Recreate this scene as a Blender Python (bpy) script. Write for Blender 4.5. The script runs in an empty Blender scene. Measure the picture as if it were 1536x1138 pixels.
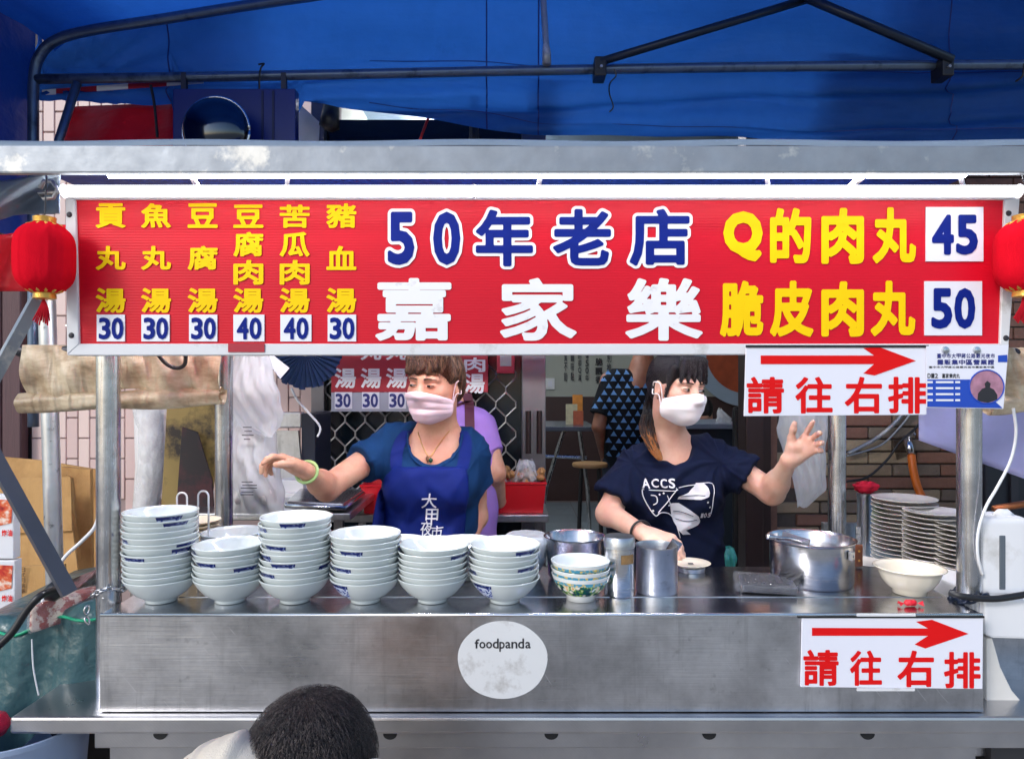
import bpy, bmesh, math, random
import numpy as np
from mathutils import Vector, Matrix, Euler
from mathutils.bvhtree import BVHTree
random.seed(7); rng = np.random.default_rng(7)
scene = bpy.context.scene
COL = scene.collection
R = math.radians
F = 1080.0; CZ = 1.5
def P(px, py, d):                      # a point d metres in front of the lens plane
    return Vector(((px-768)/F*d, d, CZ-(py-569)/F*d))

# ------------------------------------------------------------------ camera, sky, sun, exposure
cam = bpy.data.cameras.new('camera'); cam_o = bpy.data.objects.new('camera', cam); COL.objects.link(cam_o)
cam.sensor_width = 36; cam.lens = F/1536*36; cam.clip_start = .02; cam.clip_end = 600
cam_o.location = (0, 0, CZ); cam_o.rotation_euler = (R(90), 0, 0)
scene.camera = cam_o
SUN_EL, SUN_AZ = 29, 222               # azimuth clockwise from +Y: behind the camera, a little to its left
world = bpy.data.worlds.new('World'); scene.world = world; world.use_nodes = True
wn = world.node_tree; bg = wn.nodes['Background']
sky = wn.nodes.new('ShaderNodeTexSky'); sky.sky_type = 'NISHITA'; sky.sun_disc = False
sky.sun_elevation = R(SUN_EL); sky.sun_rotation = R(SUN_AZ); sky.air_density = 1.0; sky.dust_density = 1.0; sky.ozone_density = 2.5
wn.links.new(sky.outputs[0], bg.inputs[0]); bg.inputs[1].default_value = .15
sun = bpy.data.lights.new('sun', 'SUN'); sun.energy = 1.15; sun.angle = R(12); sun.color = (1, .98, .95)
sun_o = bpy.data.objects.new('sun', sun); COL.objects.link(sun_o)
sdir = Vector((math.sin(R(SUN_AZ))*math.cos(R(SUN_EL)), math.cos(R(SUN_AZ))*math.cos(R(SUN_EL)), math.sin(R(SUN_EL))))
sun_o.location = sdir*20; sun_o.rotation_euler = sdir.to_track_quat('Z', 'Y').to_euler()
vs = scene.view_settings
vs.view_transform = 'Standard'; vs.look = 'None'; vs.gamma = 1; vs.exposure = 0.48; vs.use_curve_mapping = False
scene.cycles.use_denoising = True; scene.cycles.max_bounces = 8; scene.cycles.transparent_max_bounces = 12
scene.cycles.sample_clamp_indirect = 6

# ------------------------------------------------------------------ helpers: materials
def hx(h):
    c = [int(h[i:i+2], 16)/255 for i in (0, 2, 4)]
    return tuple(x/12.92 if x <= .04045 else ((x+.055)/1.055)**2.4 for x in c)
def mul(c, k): return tuple(min(1, x*k) for x in c)
MATS = {}
class NT:
    def __init__(s, m): s.t = m.node_tree; s.b = s.t.nodes['Principled BSDF']; s.out = s.t.nodes['Material Output']
    def n(s, typ, **kw):
        x = s.t.nodes.new(typ)
        for k, v in kw.items():
            if k.startswith('i_'): x.inputs[k[2:].replace('_', ' ')].default_value = v
            else: setattr(x, k, v)
        return x
    def l(s, a, b): s.t.links.new(a, b)
    def coord(s, scale=(1, 1, 1), kind='Object', rot=(0, 0, 0)):
        tc = s.n('ShaderNodeTexCoord'); mp = s.n('ShaderNodeMapping'); mp.inputs['Scale'].default_value = scale
        mp.inputs['Rotation'].default_value = rot
        s.l(tc.outputs[kind], mp.inputs[0]); return mp.outputs[0]
    def noise(s, vec, scale, detail=4, rough=.55, kind='FBM'):
        x = s.n('ShaderNodeTexNoise'); x.noise_type = kind; x.inputs['Scale'].default_value = scale; x.inputs['Detail'].default_value = detail
        x.inputs['Roughness'].default_value = rough; s.l(vec, x.inputs['Vector']); return x.outputs['Fac']
    def ramp(s, fac, stops):
        r = s.n('ShaderNodeValToRGB'); e = r.color_ramp.elements
        while len(e) < len(stops): e.new(.5)
        for k, (p, c) in enumerate(stops): e[k].position = p; e[k].color = (*c, 1) if len(c) == 3 else c
        s.l(fac, r.inputs[0]); return r.outputs[0]
    def g(s, fac, a, b):
        return s.ramp(fac, [(a, (0, 0, 0)), (b, (1, 1, 1))])
    def mix(s, fac, a, b, blend='MIX'):
        m = s.n('ShaderNodeMix', data_type='RGBA', blend_type=blend)
        for k, v in ((0, fac), (6, a), (7, b)):
            if hasattr(v, 'links'): s.l(v, m.inputs[k])
            elif k == 0: m.inputs[0].default_value = v
            else: m.inputs[k].default_value = (*v, 1)
        return m.outputs[2]
    def mapr(s, fac, a, b):
        m = s.n('ShaderNodeMapRange'); m.inputs['To Min'].default_value = a; m.inputs['To Max'].default_value = b
        s.l(fac, m.inputs[0]); return m.outputs[0]
    def bump(s, h, strength, dist=.01):
        b = s.n('ShaderNodeBump'); b.inputs['Strength'].default_value = strength; b.inputs['Distance'].default_value = dist
        s.l(h, b.inputs['Height']); s.l(b.outputs[0], s.b.inputs['Normal'])
def newmat(name):
    m = bpy.data.materials.new(name); m.use_nodes = True; MATS[name] = m; return m, NT(m)
def mat(name, col, rough=.5, metal=0, var=.12, vs=12, bump=0, bs=60, trans=0, alpha=1, stretch=(1, 1, 1), coat=0, sub=0, rvar=0, spec=None, dirt=None, ds=5, dth=(.5, .7), transl=0):
    """plain surface: colour broken by noise, optional grain bump, dirt patches"""
    if name in MATS: return MATS[name]
    m, t = newmat(name); b = t.b
    v = t.coord(stretch); nz = t.noise(v, vs)
    c = t.mix(nz, mul(col, 1-var), mul(col, 1+var))
    if dirt is not None:
        c = t.mix(t.g(t.noise(t.coord(), ds, 6, .65), *dth), c, dirt)
    t.l(c, b.inputs['Base Color'])
    b.inputs['Roughness'].default_value = rough; b.inputs['Metallic'].default_value = metal
    if rvar: t.l(t.mapr(t.noise(v, vs*1.7), max(.02, rough-rvar), min(1, rough+rvar)), b.inputs['Roughness'])
    if bump: t.bump(t.noise(v, bs, 5), bump)
    if spec is not None: b.inputs['Specular IOR Level'].default_value = spec
    b.inputs['Transmission Weight'].default_value = trans; b.inputs['Alpha'].default_value = alpha
    b.inputs['Coat Weight'].default_value = coat
    if sub:
        b.inputs['Subsurface Weight'].default_value = sub; b.inputs['Subsurface Radius'].default_value = (1, .35, .2); b.inputs['Subsurface Scale'].default_value = .008
    if transl:
        tr = t.n('ShaderNodeBsdfTranslucent'); t.l(c, tr.inputs[0]); mx = t.n('ShaderNodeMixShader'); mx.inputs[0].default_value = transl
        t.l(b.outputs[0], mx.inputs[1]); t.l(tr.outputs[0], mx.inputs[2]); t.l(mx.outputs[0], t.out.inputs[0])
    return m
def emit(name, col, strength):
    m, t = newmat(name); t.b.inputs['Base Color'].default_value = (*col, 1)
    t.b.inputs['Emission Color'].default_value = (*col, 1); t.b.inputs['Emission Strength'].default_value = strength; return m
def steel(name, col=(.62, .62, .64), rough=.28, brush=(1, 60, 60), scratch=True, bumpk=.06):
    """worn stainless steel: brush grain, smudges, scratches, a trace of grime"""
    m, t = newmat(name); b = t.b; b.inputs['Metallic'].default_value = 1
    grain = t.noise(t.coord(brush), 6, 3); smudge = t.noise(t.coord(), 5, 6, .65); fine = t.noise(t.coord(), 38, 4)
    c = t.mix(t.g(smudge, .3, .7), mul(col, .55), mul(col, 1.2)); c = t.mix(t.g(fine, .62, .8), c, mul(col, .62)); streak = t.g(t.noise(t.coord((9, 9, .7)), 5, 5, .65), .56, .7); c = t.mix(t.mapr(streak, 0, .5), c, mul(col, .58))
    rr = t.mapr(t.mix(.5, smudge, grain), max(.05, rough-.16), rough+.2)
    h = grain
    if scratch:
        w = t.n('ShaderNodeTexWave'); w.wave_type = 'BANDS'; w.inputs['Scale'].default_value = 9; w.inputs['Distortion'].default_value = 1.5; w.inputs['Detail'].default_value = 1
        t.l(t.coord((1, 1, 1), rot=(0, .7, 0)), w.inputs[0])
        sc = t.g(w.outputs['Fac'], .99, 1.0)
        msk = t.mapr(t.g(t.noise(t.coord(), 9), .58, .64), 0, .5)
        scm = t.mix(1, sc, msk, 'MULTIPLY'); c = t.mix(scm, c, mul(col, 1.35))
    t.l(c, b.inputs['Base Color']); t.l(rr, b.inputs['Roughness'])
    d = t.noise(t.coord(), 2.2, 2)
    hh = t.mix(.78, d, h); t.bump(hh, bumpk, .02)
    return m
def fabric(name, col, rough=.85, weave=900, fold=.25, fs=9, var=.12, stretch=(1, 1, .45)):
    m, t = newmat(name); b = t.b
    v = t.coord(stretch, rot=(0, .5, .3)); f1 = t.noise(v, fs, 2, .5, 'RIDGED_MULTIFRACTAL'); f2 = t.noise(t.coord(), weave, 1)
    t.l(t.mix(t.noise(t.coord(), 22, 5), mul(col, 1-var), mul(col, 1+var)), b.inputs['Base Color'])
    b.inputs['Roughness'].default_value = rough; b.inputs['Specular IOR Level'].default_value = .2
    t.bump(t.mix(.12, f1, f2), fold, .03); return m
# ------------------------------------------------------------------ helpers: objects
def tag(o, label=None, cat=None, group=None, kind=None):
    if label: o['label'] = label
    if cat: o['category'] = cat
    if group: o['group'] = group
    if kind: o['kind'] = kind
    return o
def link(name, me, parent=None, mats=None):
    o = bpy.data.objects.new(name, me); COL.objects.link(o)
    if mats is not None and me is not None and not me.materials:
        for m in (mats if isinstance(mats, (list, tuple)) else [mats]): me.materials.append(m)
    if parent is not None:
        o.parent = parent; o.matrix_parent_inverse = inv_of(parent)
    return o
def inv_of(p):
    w = p.matrix_basis.copy()
    if p.parent is not None: w = p.parent.matrix_basis @ p.matrix_parent_inverse @ w
    return w.inverted()
def thing(name, label, cat, loc=(0, 0, 0), group=None):
    o = bpy.data.objects.new(name, None); o.empty_display_size = .05; o.location = loc; COL.objects.link(o)
    return tag(o, label, cat, group)
def copy_tree(o, parent=None):
    c = o.copy(); COL.objects.link(c)
    if parent is not None: c.parent = parent
    for ch in list(o.children): copy_tree(ch, c)
    return c
class MB:
    """collects faces of ONE piece"""
    def __init__(s): s.v = []; s.f = []; s.mi = []; s.m = 0
    def add(s, vs, fs):
        k = len(s.v); s.v += [tuple(x) for x in vs]; s.f += [tuple(i+k for i in f) for f in fs]; s.mi += [s.m]*len(fs); return s
    def box(s, a, b, rot=None, piv=None):
        x0, y0, z0 = a; x1, y1, z1 = b
        vs = [Vector(q) for q in ((x0, y0, z0), (x1, y0, z0), (x1, y1, z0), (x0, y1, z0), (x0, y0, z1), (x1, y0, z1), (x1, y1, z1), (x0, y1, z1))]
        if rot is not None:
            c = Vector(piv) if piv is not None else (Vector(a)+Vector(b))/2; M = Euler(rot).to_matrix(); vs = [M@(q-c)+c for q in vs]
        return s.add(vs, [(0, 3, 2, 1), (4, 5, 6, 7), (0, 1, 5, 4), (1, 2, 6, 5), (2, 3, 7, 6), (3, 0, 4, 7)])
    def pbox(s, x0, y0, x1, y1, d, th):
        a = P(x0, y1, d); b = P(x1, y0, d); return s.box((a.x, d, a.z), (b.x, d+th, b.z))
    def tube(s, pts, r, n=10, cap=True, squash=1):
        pts = [Vector(p) for p in pts]; N = len(pts); rr = r if isinstance(r, (list, tuple)) else [r]*N
        ref = None; vs = []; fs = []
        for i, p in enumerate(pts):
            t = (pts[min(i+1, N-1)]-pts[max(i-1, 0)]).normalized()
            if ref is None: ref = Vector((0, 0, 1)) if abs(t.z) < .9 else Vector((1, 0, 0))
            u = (ref-t*ref.dot(t)); u = u.normalized() if u.length > 1e-6 else t.orthogonal().normalized(); ref = u; w = t.cross(u)
            for k in range(n):
                a = 2*math.pi*k/n; vs.append(p+(u*math.cos(a)*squash+w*math.sin(a))*rr[i])
        for i in range(N-1):
            for k in range(n): fs.append((i*n+k, i*n+(k+1) % n, (i+1)*n+(k+1) % n, (i+1)*n+k))
        if cap: fs.append(tuple(range(n-1, -1, -1))); fs.append(tuple((N-1)*n+k for k in range(n)))
        return s.add(vs, fs)
    def lathe(s, prof, n=32, c=(0, 0, 0), axis='z', a0=0, a1=2*math.pi, wob=None):
        full = abs(a1-a0-2*math.pi) < 1e-6; cols = n if full else n+1; vs = []; fs = []
        for r, z in prof:
            for k in range(cols):
                a = a0+(a1-a0)*k/n; rr = r*(wob(a, z) if wob else 1); q = (rr*math.cos(a), rr*math.sin(a), z)
                if axis == 'y': q = (q[0], z, q[1])
                if axis == 'x': q = (z, q[0], q[1])
                vs.append((q[0]+c[0], q[1]+c[1], q[2]+c[2]))
        for i in range(len(prof)-1):
            for k in range(n): k2 = (k+1) % cols; fs.append((i*cols+k, i*cols+k2, (i+1)*cols+k2, (i+1)*cols+k))
        return s.add(vs, fs)
    def grid(s, fn, nu, nv):
        vs = [fn(i/nu, j/nv) for j in range(nv+1) for i in range(nu+1)]
        return s.add(vs, [(j*(nu+1)+i, j*(nu+1)+i+1, (j+1)*(nu+1)+i+1, (j+1)*(nu+1)+i) for j in range(nv) for i in range(nu)])
    def prism(s, pts, off):
        pts = [Vector(p) for p in pts]; n = len(pts); off = Vector(off)
        return s.add(pts+[p+off for p in pts], [tuple(range(n-1, -1, -1)), tuple(range(n, 2*n))]+[(i, (i+1) % n, n+(i+1) % n, n+i) for i in range(n)])
    def mesh(s, name, mats=None, smooth=False, bev=0, seg=2, solid=0, merge=False):
        me = bpy.data.meshes.new(name); me.from_pydata(s.v, [], s.f)
        if mats is not None:
            for m in (mats if isinstance(mats, (list, tuple)) else [mats]): me.materials.append(m)
            if any(s.mi): me.polygons.foreach_set('material_index', s.mi)
        bm = bmesh.new(); bm.from_mesh(me)
        if merge: bmesh.ops.remove_doubles(bm, verts=bm.verts, dist=1e-5)
        if solid: bmesh.ops.solidify(bm, geom=bm.faces[:], thickness=solid)
        if bev: bmesh.ops.bevel(bm, geom=[e for e in bm.edges if e.calc_face_angle(0) > .5], offset=bev, segments=seg, affect='EDGES', profile=.6)
        bmesh.ops.recalc_face_normals(bm, faces=bm.faces); bm.to_mesh(me); bm.free()
        if smooth: shade(me, smooth if smooth is not True else 180)
        return me
    def build(s, name, mats, parent=None, **kw):
        return link(name, s.mesh(name, mats, **kw), parent)
def shade(me, deg=180):
    me.polygons.foreach_set('use_smooth', [True]*len(me.polygons))
    if deg < 180: me.set_sharp_from_angle(angle=R(deg))
def part(name, m, parent, fn, **kw):
    b = MB(); fn(b); return b.build(name, m, parent, **kw)
def arc(c, r, a0, a1, n=12, plane='xz'):
    out = []
    for i in range(n+1):
        a = a0+(a1-a0)*i/n; q = (r*math.cos(a), r*math.sin(a))
        out.append(Vector((c[0]+q[0], c[1], c[2]+q[1])) if plane == 'xz' else Vector((c[0]+q[0], c[1]+q[1], c[2])) if plane == 'xy' else Vector((c[0], c[1]+q[0], c[2]+q[1])))
    return out
def spline(pts, n=8):
    pts = [Vector(p) for p in pts]; q = [pts[0]]+pts+[pts[-1]]; out = []
    for i in range(1, len(q)-2):
        for k in range(n):
            t = k/n; a, b, c, d = q[i-1], q[i], q[i+1], q[i+2]
            out.append(.5*((2*b)+(c-a)*t+(2*a-5*b+4*c-d)*t*t+(3*b-a-3*c+d)*t**3))
    return out+[pts[-1]]

# ------------------------------------------------------------------ helpers: lettering (flat print, strokes thickened with round ends)
_outl = {}; _glyph = {}
def outline(ch):
    if ch in _outl: return _outl[ch]
    c = bpy.data.curves.new('glyph', 'FONT'); c.body = ch; c.size = 1; c.resolution_u = 3
    o = bpy.data.objects.new('glyph', c); COL.objects.link(o)
    dg = bpy.context.evaluated_depsgraph_get(); me = bpy.data.meshes.new_from_object(o.evaluated_get(dg))
    bpy.data.objects.remove(o); bpy.data.curves.remove(c)
    v = np.array([x.co[:2] for x in me.vertices]); cnt = {}
    for p in me.polygons:
        for e in p.edge_keys: cnt[e] = cnt.get(e, 0)+1
    e = np.array([k for k, n in cnt.items() if n == 1]); bpy.data.meshes.remove(me)
    _outl[ch] = (v[e[:, 0]], v[e[:, 1]]); return _outl[ch]
def glyph(ch, off=.02, res=72):
    """verts in the unit square, faces, drawn aspect"""
    key = (ch, round(off, 4), res)
    if key in _glyph: return _glyph[key]
    A, B = outline(ch); lo = np.minimum(A.min(0), B.min(0))-off; hi = np.maximum(A.max(0), B.max(0))+off; pad = .02
    nx = res; h = (hi-lo+2*pad).max()/res; n = np.ceil((hi-lo+2*pad)/h).astype(int)+1
    X, Y = np.meshgrid(lo[0]-pad+h*np.arange(n[0]), lo[1]-pad+h*np.arange(n[1]), indexing='ij')
    Q = np.stack([X.ravel(), Y.ravel()], 1)
    D = np.full(len(Q), 9.); IN = np.zeros(len(Q), bool)
    for a, b in zip(A, B):
        ab = b-a; t = np.clip(((Q-a)@ab)/max(ab@ab, 1e-12), 0, 1); dd = Q-a-t[:, None]*ab; D = np.minimum(D, (dd*dd).sum(1))
        if a[1] != b[1]:
            c = (a[1] > Q[:, 1]) != (b[1] > Q[:, 1]); xi = (b[0]-a[0])*(Q[:, 1]-a[1])/(b[1]-a[1])+a[0]; IN ^= c & (Q[:, 0] < xi)
    S = np.where(IN, -1, 1)*np.sqrt(D)-off; S = S.reshape(X.shape); S[np.abs(S) < 1e-6] = 1e-6
    vid = {}; V = []; Fc = []
    def vert(key, x, y):
        if key not in vid: vid[key] = len(V); V.append((x, y))
        return vid[key]
    for i, j in np.argwhere(np.minimum.reduce([S[:-1, :-1], S[1:, :-1], S[:-1, 1:], S[1:, 1:]]) < 0):
        cs = [(i, j), (i+1, j), (i+1, j+1), (i, j+1)]; poly = []
        for k in range(4):
            a, b = cs[k], cs[(k+1) % 4]; sa, sb = S[a], S[b]
            if sa < 0: poly.append(vert(a, X[a], Y[a]))
            if (sa < 0) != (sb < 0):
                t = sa/(sa-sb); kk = (min(a, b), max(a, b)); poly.append(vert(kk, X[a]+(X[b]-X[a])*t, Y[a]+(Y[b]-Y[a])*t))
        if len(poly) >= 3: Fc.append(poly)
    V = np.array(V); mn, mx = V.min(0), V.max(0); _glyph[key] = ((V-mn)/(mx-mn), Fc, (mx-mn)); return _glyph[key]
def print_mesh(ch, off, res, fn, m, name='character'):
    V, Fc, _ = glyph(ch, off, res); me = bpy.data.meshes.new(name); me.from_pydata([fn(u, w) for u, w in V], [], Fc); me.materials.append(m); return me
def put(ch, box, d, m, parent, off=.02, res=56, name='character', fn=None):
    """one character fitted to a rectangle on the plane y = d"""
    x0, y0, x1, y1 = box
    a = P(x0, y1, d); b = P(x1, y0, d)
    f = fn or (lambda u, w: (a.x+(b.x-a.x)*u, d, a.z+(b.z-a.z)*w))
    return link(name, print_mesh(ch, off, res, f, m, name), parent)
def line(s, box, d, m, parent, off=.012, res=40, gap=.12, name='character', vertical=False):
    """a row (or column) of characters filling a rectangle, one joined print"""
    x0, y0, x1, y1 = box; n = len(s); mb = MB()
    for k, ch in enumerate(s):
        if ch == ' ': continue
        if vertical: bx = (x0, y0+(y1-y0)*(k+gap/2)/n, x1, y0+(y1-y0)*(k+1-gap/2)/n)
        else: bx = (x0+(x1-x0)*(k+gap/2)/n, y0, x0+(x1-x0)*(k+1-gap/2)/n, y1)
        V, Fc, sz = glyph(ch, off, res); a = P(bx[0], bx[3], d); b = P(bx[2], bx[1], d)
        fy = 1.0
        if ch in 'acenosru': fy = .72
        mb.add([(a.x+(b.x-a.x)*u, d, a.z+(b.z-a.z)*w*fy) for u, w in V], Fc)
    return mb.build(name, m, parent)
def card(b, x0, y0, x1, y1, d, th=.003):
    p = P(x0, y1, d); q = P(x1, y0, d); b.box((p.x, d, p.z), (q.x, d+th, q.z))

# ------------------------------------------------------------------ materials
STEEL = steel('stainless_worn', (.60, .60, .62), .3)
STEEL_F = steel('stainless_front', (.66, .655, .67), .30, brush=(1, 50, 50), bumpk=.05)
STEEL_T = steel('stainless_top', (.58, .59, .63), .09, brush=(1, 40, 40), scratch=False, bumpk=.035)
STEEL_P = steel('stainless_post', (.66, .66, .68), .24, brush=(40, 40, 1), scratch=False, bumpk=.03)
STEEL_POT = steel('stainless_pot', (.66, .66, .68), .2, brush=(1, 1, 40), scratch=False, bumpk=.03)
GALV = mat('galvanised', (.30, .32, .35), .5, .6, .3, 16, bump=.08, bs=30, rvar=.18, dirt=(.58, .56, .52), ds=7, dth=(.56, .64))
def dimple_mat():
    m, t = newmat('stainless_dimpled'); b = t.b; b.inputs['Metallic'].default_value = 1
    w = t.n('ShaderNodeTexChecker'); w.inputs['Scale'].default_value = 260; t.l(t.coord(), w.inputs[0])
    s = t.noise(t.coord(), 6, 6, .6); t.l(t.mix(s, (.36, .36, .38), (.72, .71, .72)), b.inputs['Base Color'])
    t.l(t.mapr(s, .2, .46), b.inputs['Roughness']); t.bump(w.outputs['Fac'], .25, .002); return m
STEEL_D = dimple_mat()
BLACK = mat('black_plastic', (.012, .012, .014), .4); DARKM = mat('dark_metal', (.05, .05, .06), .45, .6)
WHITE_FR = mat('white_painted_frame', hx('dcdcde'), .45, 0, .05, 8, dirt=hx('a8a49c'), ds=9, dth=(.62, .78))
WHITE_PL = mat('white_plastic', hx('e4e4e6'), .35, 0, .04, 6, dirt=hx('b0aca4'), ds=6, dth=(.64, .85))
WHITE_INK = mat('white_print', hx('eceaec'), .5, 0, .04, 20, dirt=hx('c3bdbf'), ds=22, dth=(.6, .75))
BLUE_INK = mat('blue_print', hx('08207c'), .6, 0, .1, 30, spec=.15)
YEL_INK = mat('yellow_print', hx('f8cc08'), .6, 0, .06, 20, spec=.15)
RED_INK = mat('red_print', hx('dc1416'), .6, 0, .06, 20, spec=.15)
BLK_INK = mat('black_print', (.02, .02, .025), .6)
NAVY_INK = mat('navy_print', hx('2a2f78'), .55)
CARDW = mat('white_card', hx('e6e6f0'), .35, 0, .03, 5, coat=.3)
def sign_red():
    m, t = newmat('red_sign_acrylic'); b = t.b
    w = t.n('ShaderNodeTexWave'); w.wave_type = 'BANDS'; w.bands_direction = 'Z'; w.inputs['Scale'].default_value = 55; w.inputs['Distortion'].default_value = .3
    t.l(t.coord(), w.inputs[0])
    n1 = t.noise(t.coord((1, 1, 2)), 3, 5, .6)
    t.l(t.mix(n1, hx('bc0a24'), hx('dc1028')), b.inputs['Base Color']); b.inputs['Roughness'].default_value = .4; b.inputs['Specular IOR Level'].default_value = .25
    t.bump(w.outputs['Fac'], .12, .002); return m
RED_SIGN = sign_red()
def tarp(name, col, tr=.35, rough=.5, fs=2.2, fold=.5, stretch=(.4, 1, 2.2)):
    m, t = newmat(name); b = t.b
    v = t.coord(stretch); f = t.noise(v, fs, 4, .55); f2 = t.noise(t.coord(), 14, 4)
    c = t.mix(f2, mul(col, .86), mul(col, 1.1)); c = t.mix(t.g(t.noise(t.coord(), 3.5, 6, .7), .62, .85), c, mul(col, .6))
    t.l(c, b.inputs['Base Color']); b.inputs['Roughness'].default_value = rough; t.bump(t.mix(.2, f, f2), fold, .06)
    tl = t.n('ShaderNodeBsdfTranslucent'); t.l(c, tl.inputs[0]); mx = t.n('ShaderNodeMixShader'); mx.inputs[0].default_value = tr
    t.l(b.outputs[0], mx.inputs[1]); t.l(tl.outputs[0], mx.inputs[2]); t.l(mx.outputs[0], t.out.inputs[0]); return m
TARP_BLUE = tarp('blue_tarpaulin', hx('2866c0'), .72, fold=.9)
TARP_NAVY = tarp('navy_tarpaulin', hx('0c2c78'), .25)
TARP_RED = tarp('red_tarpaulin', hx('d41428'), .4)
TARP_GREY = tarp('grey_tarpaulin', hx('8493a2'), .1, .6)
TARP_LILAC = tarp('lilac_tarpaulin', hx('c9c8ee'), .4, .5, 1.2, .2)
TARP_GREEN = tarp('green_oilcloth', hx('3f5f63'), .05, .3, 5, .8, (1, 1, .6))
def canvas():
    m, t = newmat('stained_canvas'); b = t.b
    f = t.noise(t.coord((9, 1, 1.2)), 5, 5, .6, 'RIDGED_MULTIFRACTAL'); n1 = t.noise(t.coord((2, 1, 5)), 4, 6, .65); n2 = t.noise(t.coord((7, 1, 1)), 6, 5, .6)
    c = t.ramp(n1, [(.28, hx('7c6448')), (.45, hx('b09a7e')), (.58, hx('cdbb9e')), (.75, hx('dccfba'))]); c = t.mix(t.mapr(t.g(n2, .6, .8), 0, .6), c, hx('7e6548'))
    t.l(c, b.inputs['Base Color']); b.inputs['Roughness'].default_value = .45; t.bump(t.mix(.4, f, n2), .6, .02); return m
CANVAS = canvas()
PIPE = mat('painted_pipe', hx('5c6c82'), .3, .65, .2, 30, dirt=hx('2a3444'), ds=12, dth=(.55, .75))
TUBE_ON = emit('lit_fluorescent_tube', (.96, .98, 1), 4.5)
LANTERN = fabric('red_lantern_cloth', hx('d81226'), 1.0, 500, .3, 5, .16, (12, 12, .3)); LANTERN.node_tree.nodes['Principled BSDF'].inputs['Specular IOR Level'].default_value = .03
GOLD = mat('gold_foil', hx('d8a44c'), .3, .7, .2, 60, bump=.3, bs=90)
def clear(name, tint=(.9, .92, .95), vis=.35, rough=.2, wr=26):
    """crumpled clear film: mostly see-through, creased"""
    m, t = newmat(name); b = t.b
    n = t.n('ShaderNodeTexVoronoi', feature='DISTANCE_TO_EDGE'); n.inputs['Scale'].default_value = wr; t.l(t.coord((1, 1, .7)), n.inputs['Vector'])
    n2 = t.noise(t.coord(), wr*.6, 6, .65)
    b.inputs['Base Color'].default_value = (*tint, 1); b.inputs['Roughness'].default_value = rough; b.inputs['Specular IOR Level'].default_value = .8
    t.l(t.mapr(n2, max(0, vis-.28), min(1, vis+.32)), b.inputs['Alpha']); t.bump(t.mix(.6, n.outputs['Distance'], n2), .9, .03); return m
FILM = clear('clear_film')
def milky():
    m, t = newmat('milky_film'); b = t.b; f = t.noise(t.coord((1, 1, .35), rot=(0, .3, 0)), 15, 3, .5, 'RIDGED_MULTIFRACTAL'); n = t.noise(t.coord((1, 1, .5)), 9, 4)
    b.inputs['Base Color'].default_value = (.93, .94, .97, 1); b.inputs['Roughness'].default_value = .22; t.bump(t.mix(.35, f, n), .55, .015)
    tl = t.n('ShaderNodeBsdfTranslucent'); tl.inputs[0].default_value = (.93, .94, .97, 1); mx = t.n('ShaderNodeMixShader'); mx.inputs[0].default_value = .45; t.l(b.outputs[0], mx.inputs[1]); t.l(tl.outputs[0], mx.inputs[2])
    tp = t.n('ShaderNodeBsdfTransparent'); m2 = t.n('ShaderNodeMixShader'); t.l(t.mapr(n, .25, .8), m2.inputs[0]); t.l(tp.outputs[0], m2.inputs[1]); t.l(mx.outputs[0], m2.inputs[2]); t.l(m2.outputs[0], t.out.inputs[0]); return m
FILM_W = milky()
CARDBOARD = mat('cardboard', hx('bd935c'), .85, 0, .14, 5, bump=.25, bs=90, dirt=hx('936838'), ds=4, dth=(.48, .75), stretch=(6, 1, .4))
ASPHALT = mat('street_asphalt', hx('a59e95'), .8, 0, .25, 6, bump=.4, bs=140)
MORTAR = mat('mortar', hx('4c4440'), .9, 0, .2, 30, bump=.3)
GROUT = mat('tile_grout', hx('9c8a88'), .9, 0, .1, 30)
PINK_TILE = [mat('pink_wall_tile_%s' % k, hx(c), .4, 0, .05, 10, coat=.15, dirt=mul(hx(c), .8), ds=6, dth=(.62, .9)) for k, c in (('a', 'd9bfb8'), ('b', 'd2b6b0'), ('c', 'dfc6be'))]
BRICK = [mat('brick_%s' % k, hx(c), .75, 0, .2, 24, bump=.5, bs=50, dirt=mul(hx(c), .5), ds=7, dth=(.58, .8)) for k, c in (('a', '8c7a64'), ('b', '7a5648'), ('c', '9c8a70'), ('d', '86604e'), ('e', '76685a'))]

# ------------------------------------------------------------------ the setting
def plane(name, x0, x1, y0, y1, z, m, **kw):
    return tag(MB().add([(x0, y0, z), (x1, y0, z), (x1, y1, z), (x0, y1, z)], [(0, 1, 2, 3)]).build(name, m), kind='structure')
plane('ground', -150, 150, -150, 150, 0, ASPHALT)
FLOORT = mat('floor_tile', hx('98a2aa'), .3, 0, .1, 3, rvar=.1)
fl = plane('shop_floor', -1.0, 4.2, 3.42, 8.9, .02, GROUT)
tb = MB(); tb.box((-.196, -.196, 0), (.196, .196, .006)); tme = tb.mesh('floor_tile', FLOORT)
for i in range(12):
    for j in range(13):
        o = link('floor_tile', tme, fl); o.location = (-.7+.4*i, 3.66+.4*j, .021)
# tiled wall beside the shop front (small upright tiles, staggered)
wall = thing('tiled_wall', 'pale pink wall of small upright tiles behind the cardboard', 'wall', (-2.0, 3.6, 0))
part('wall_backing', GROUT, wall, lambda b: b.box((-2.42, 3.612, 0), (-.9, 3.8, 3.4)))
tms = [MB().box((-.0275, 0, -.099), (.0275, .014, .099)).mesh('tile', m, bev=.003, seg=1) for m in PINK_TILE]
for i in range(25):
    for j in range(11):
        o = link('tile', random.choice(tms), wall); o.location = (-2.375+.0585*i, 3.6+random.uniform(-.001, .001), .9+.204*j+(.102 if i % 2 else 0))
        o.location -= Vector(wall.location); o.matrix_parent_inverse.identity()
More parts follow.
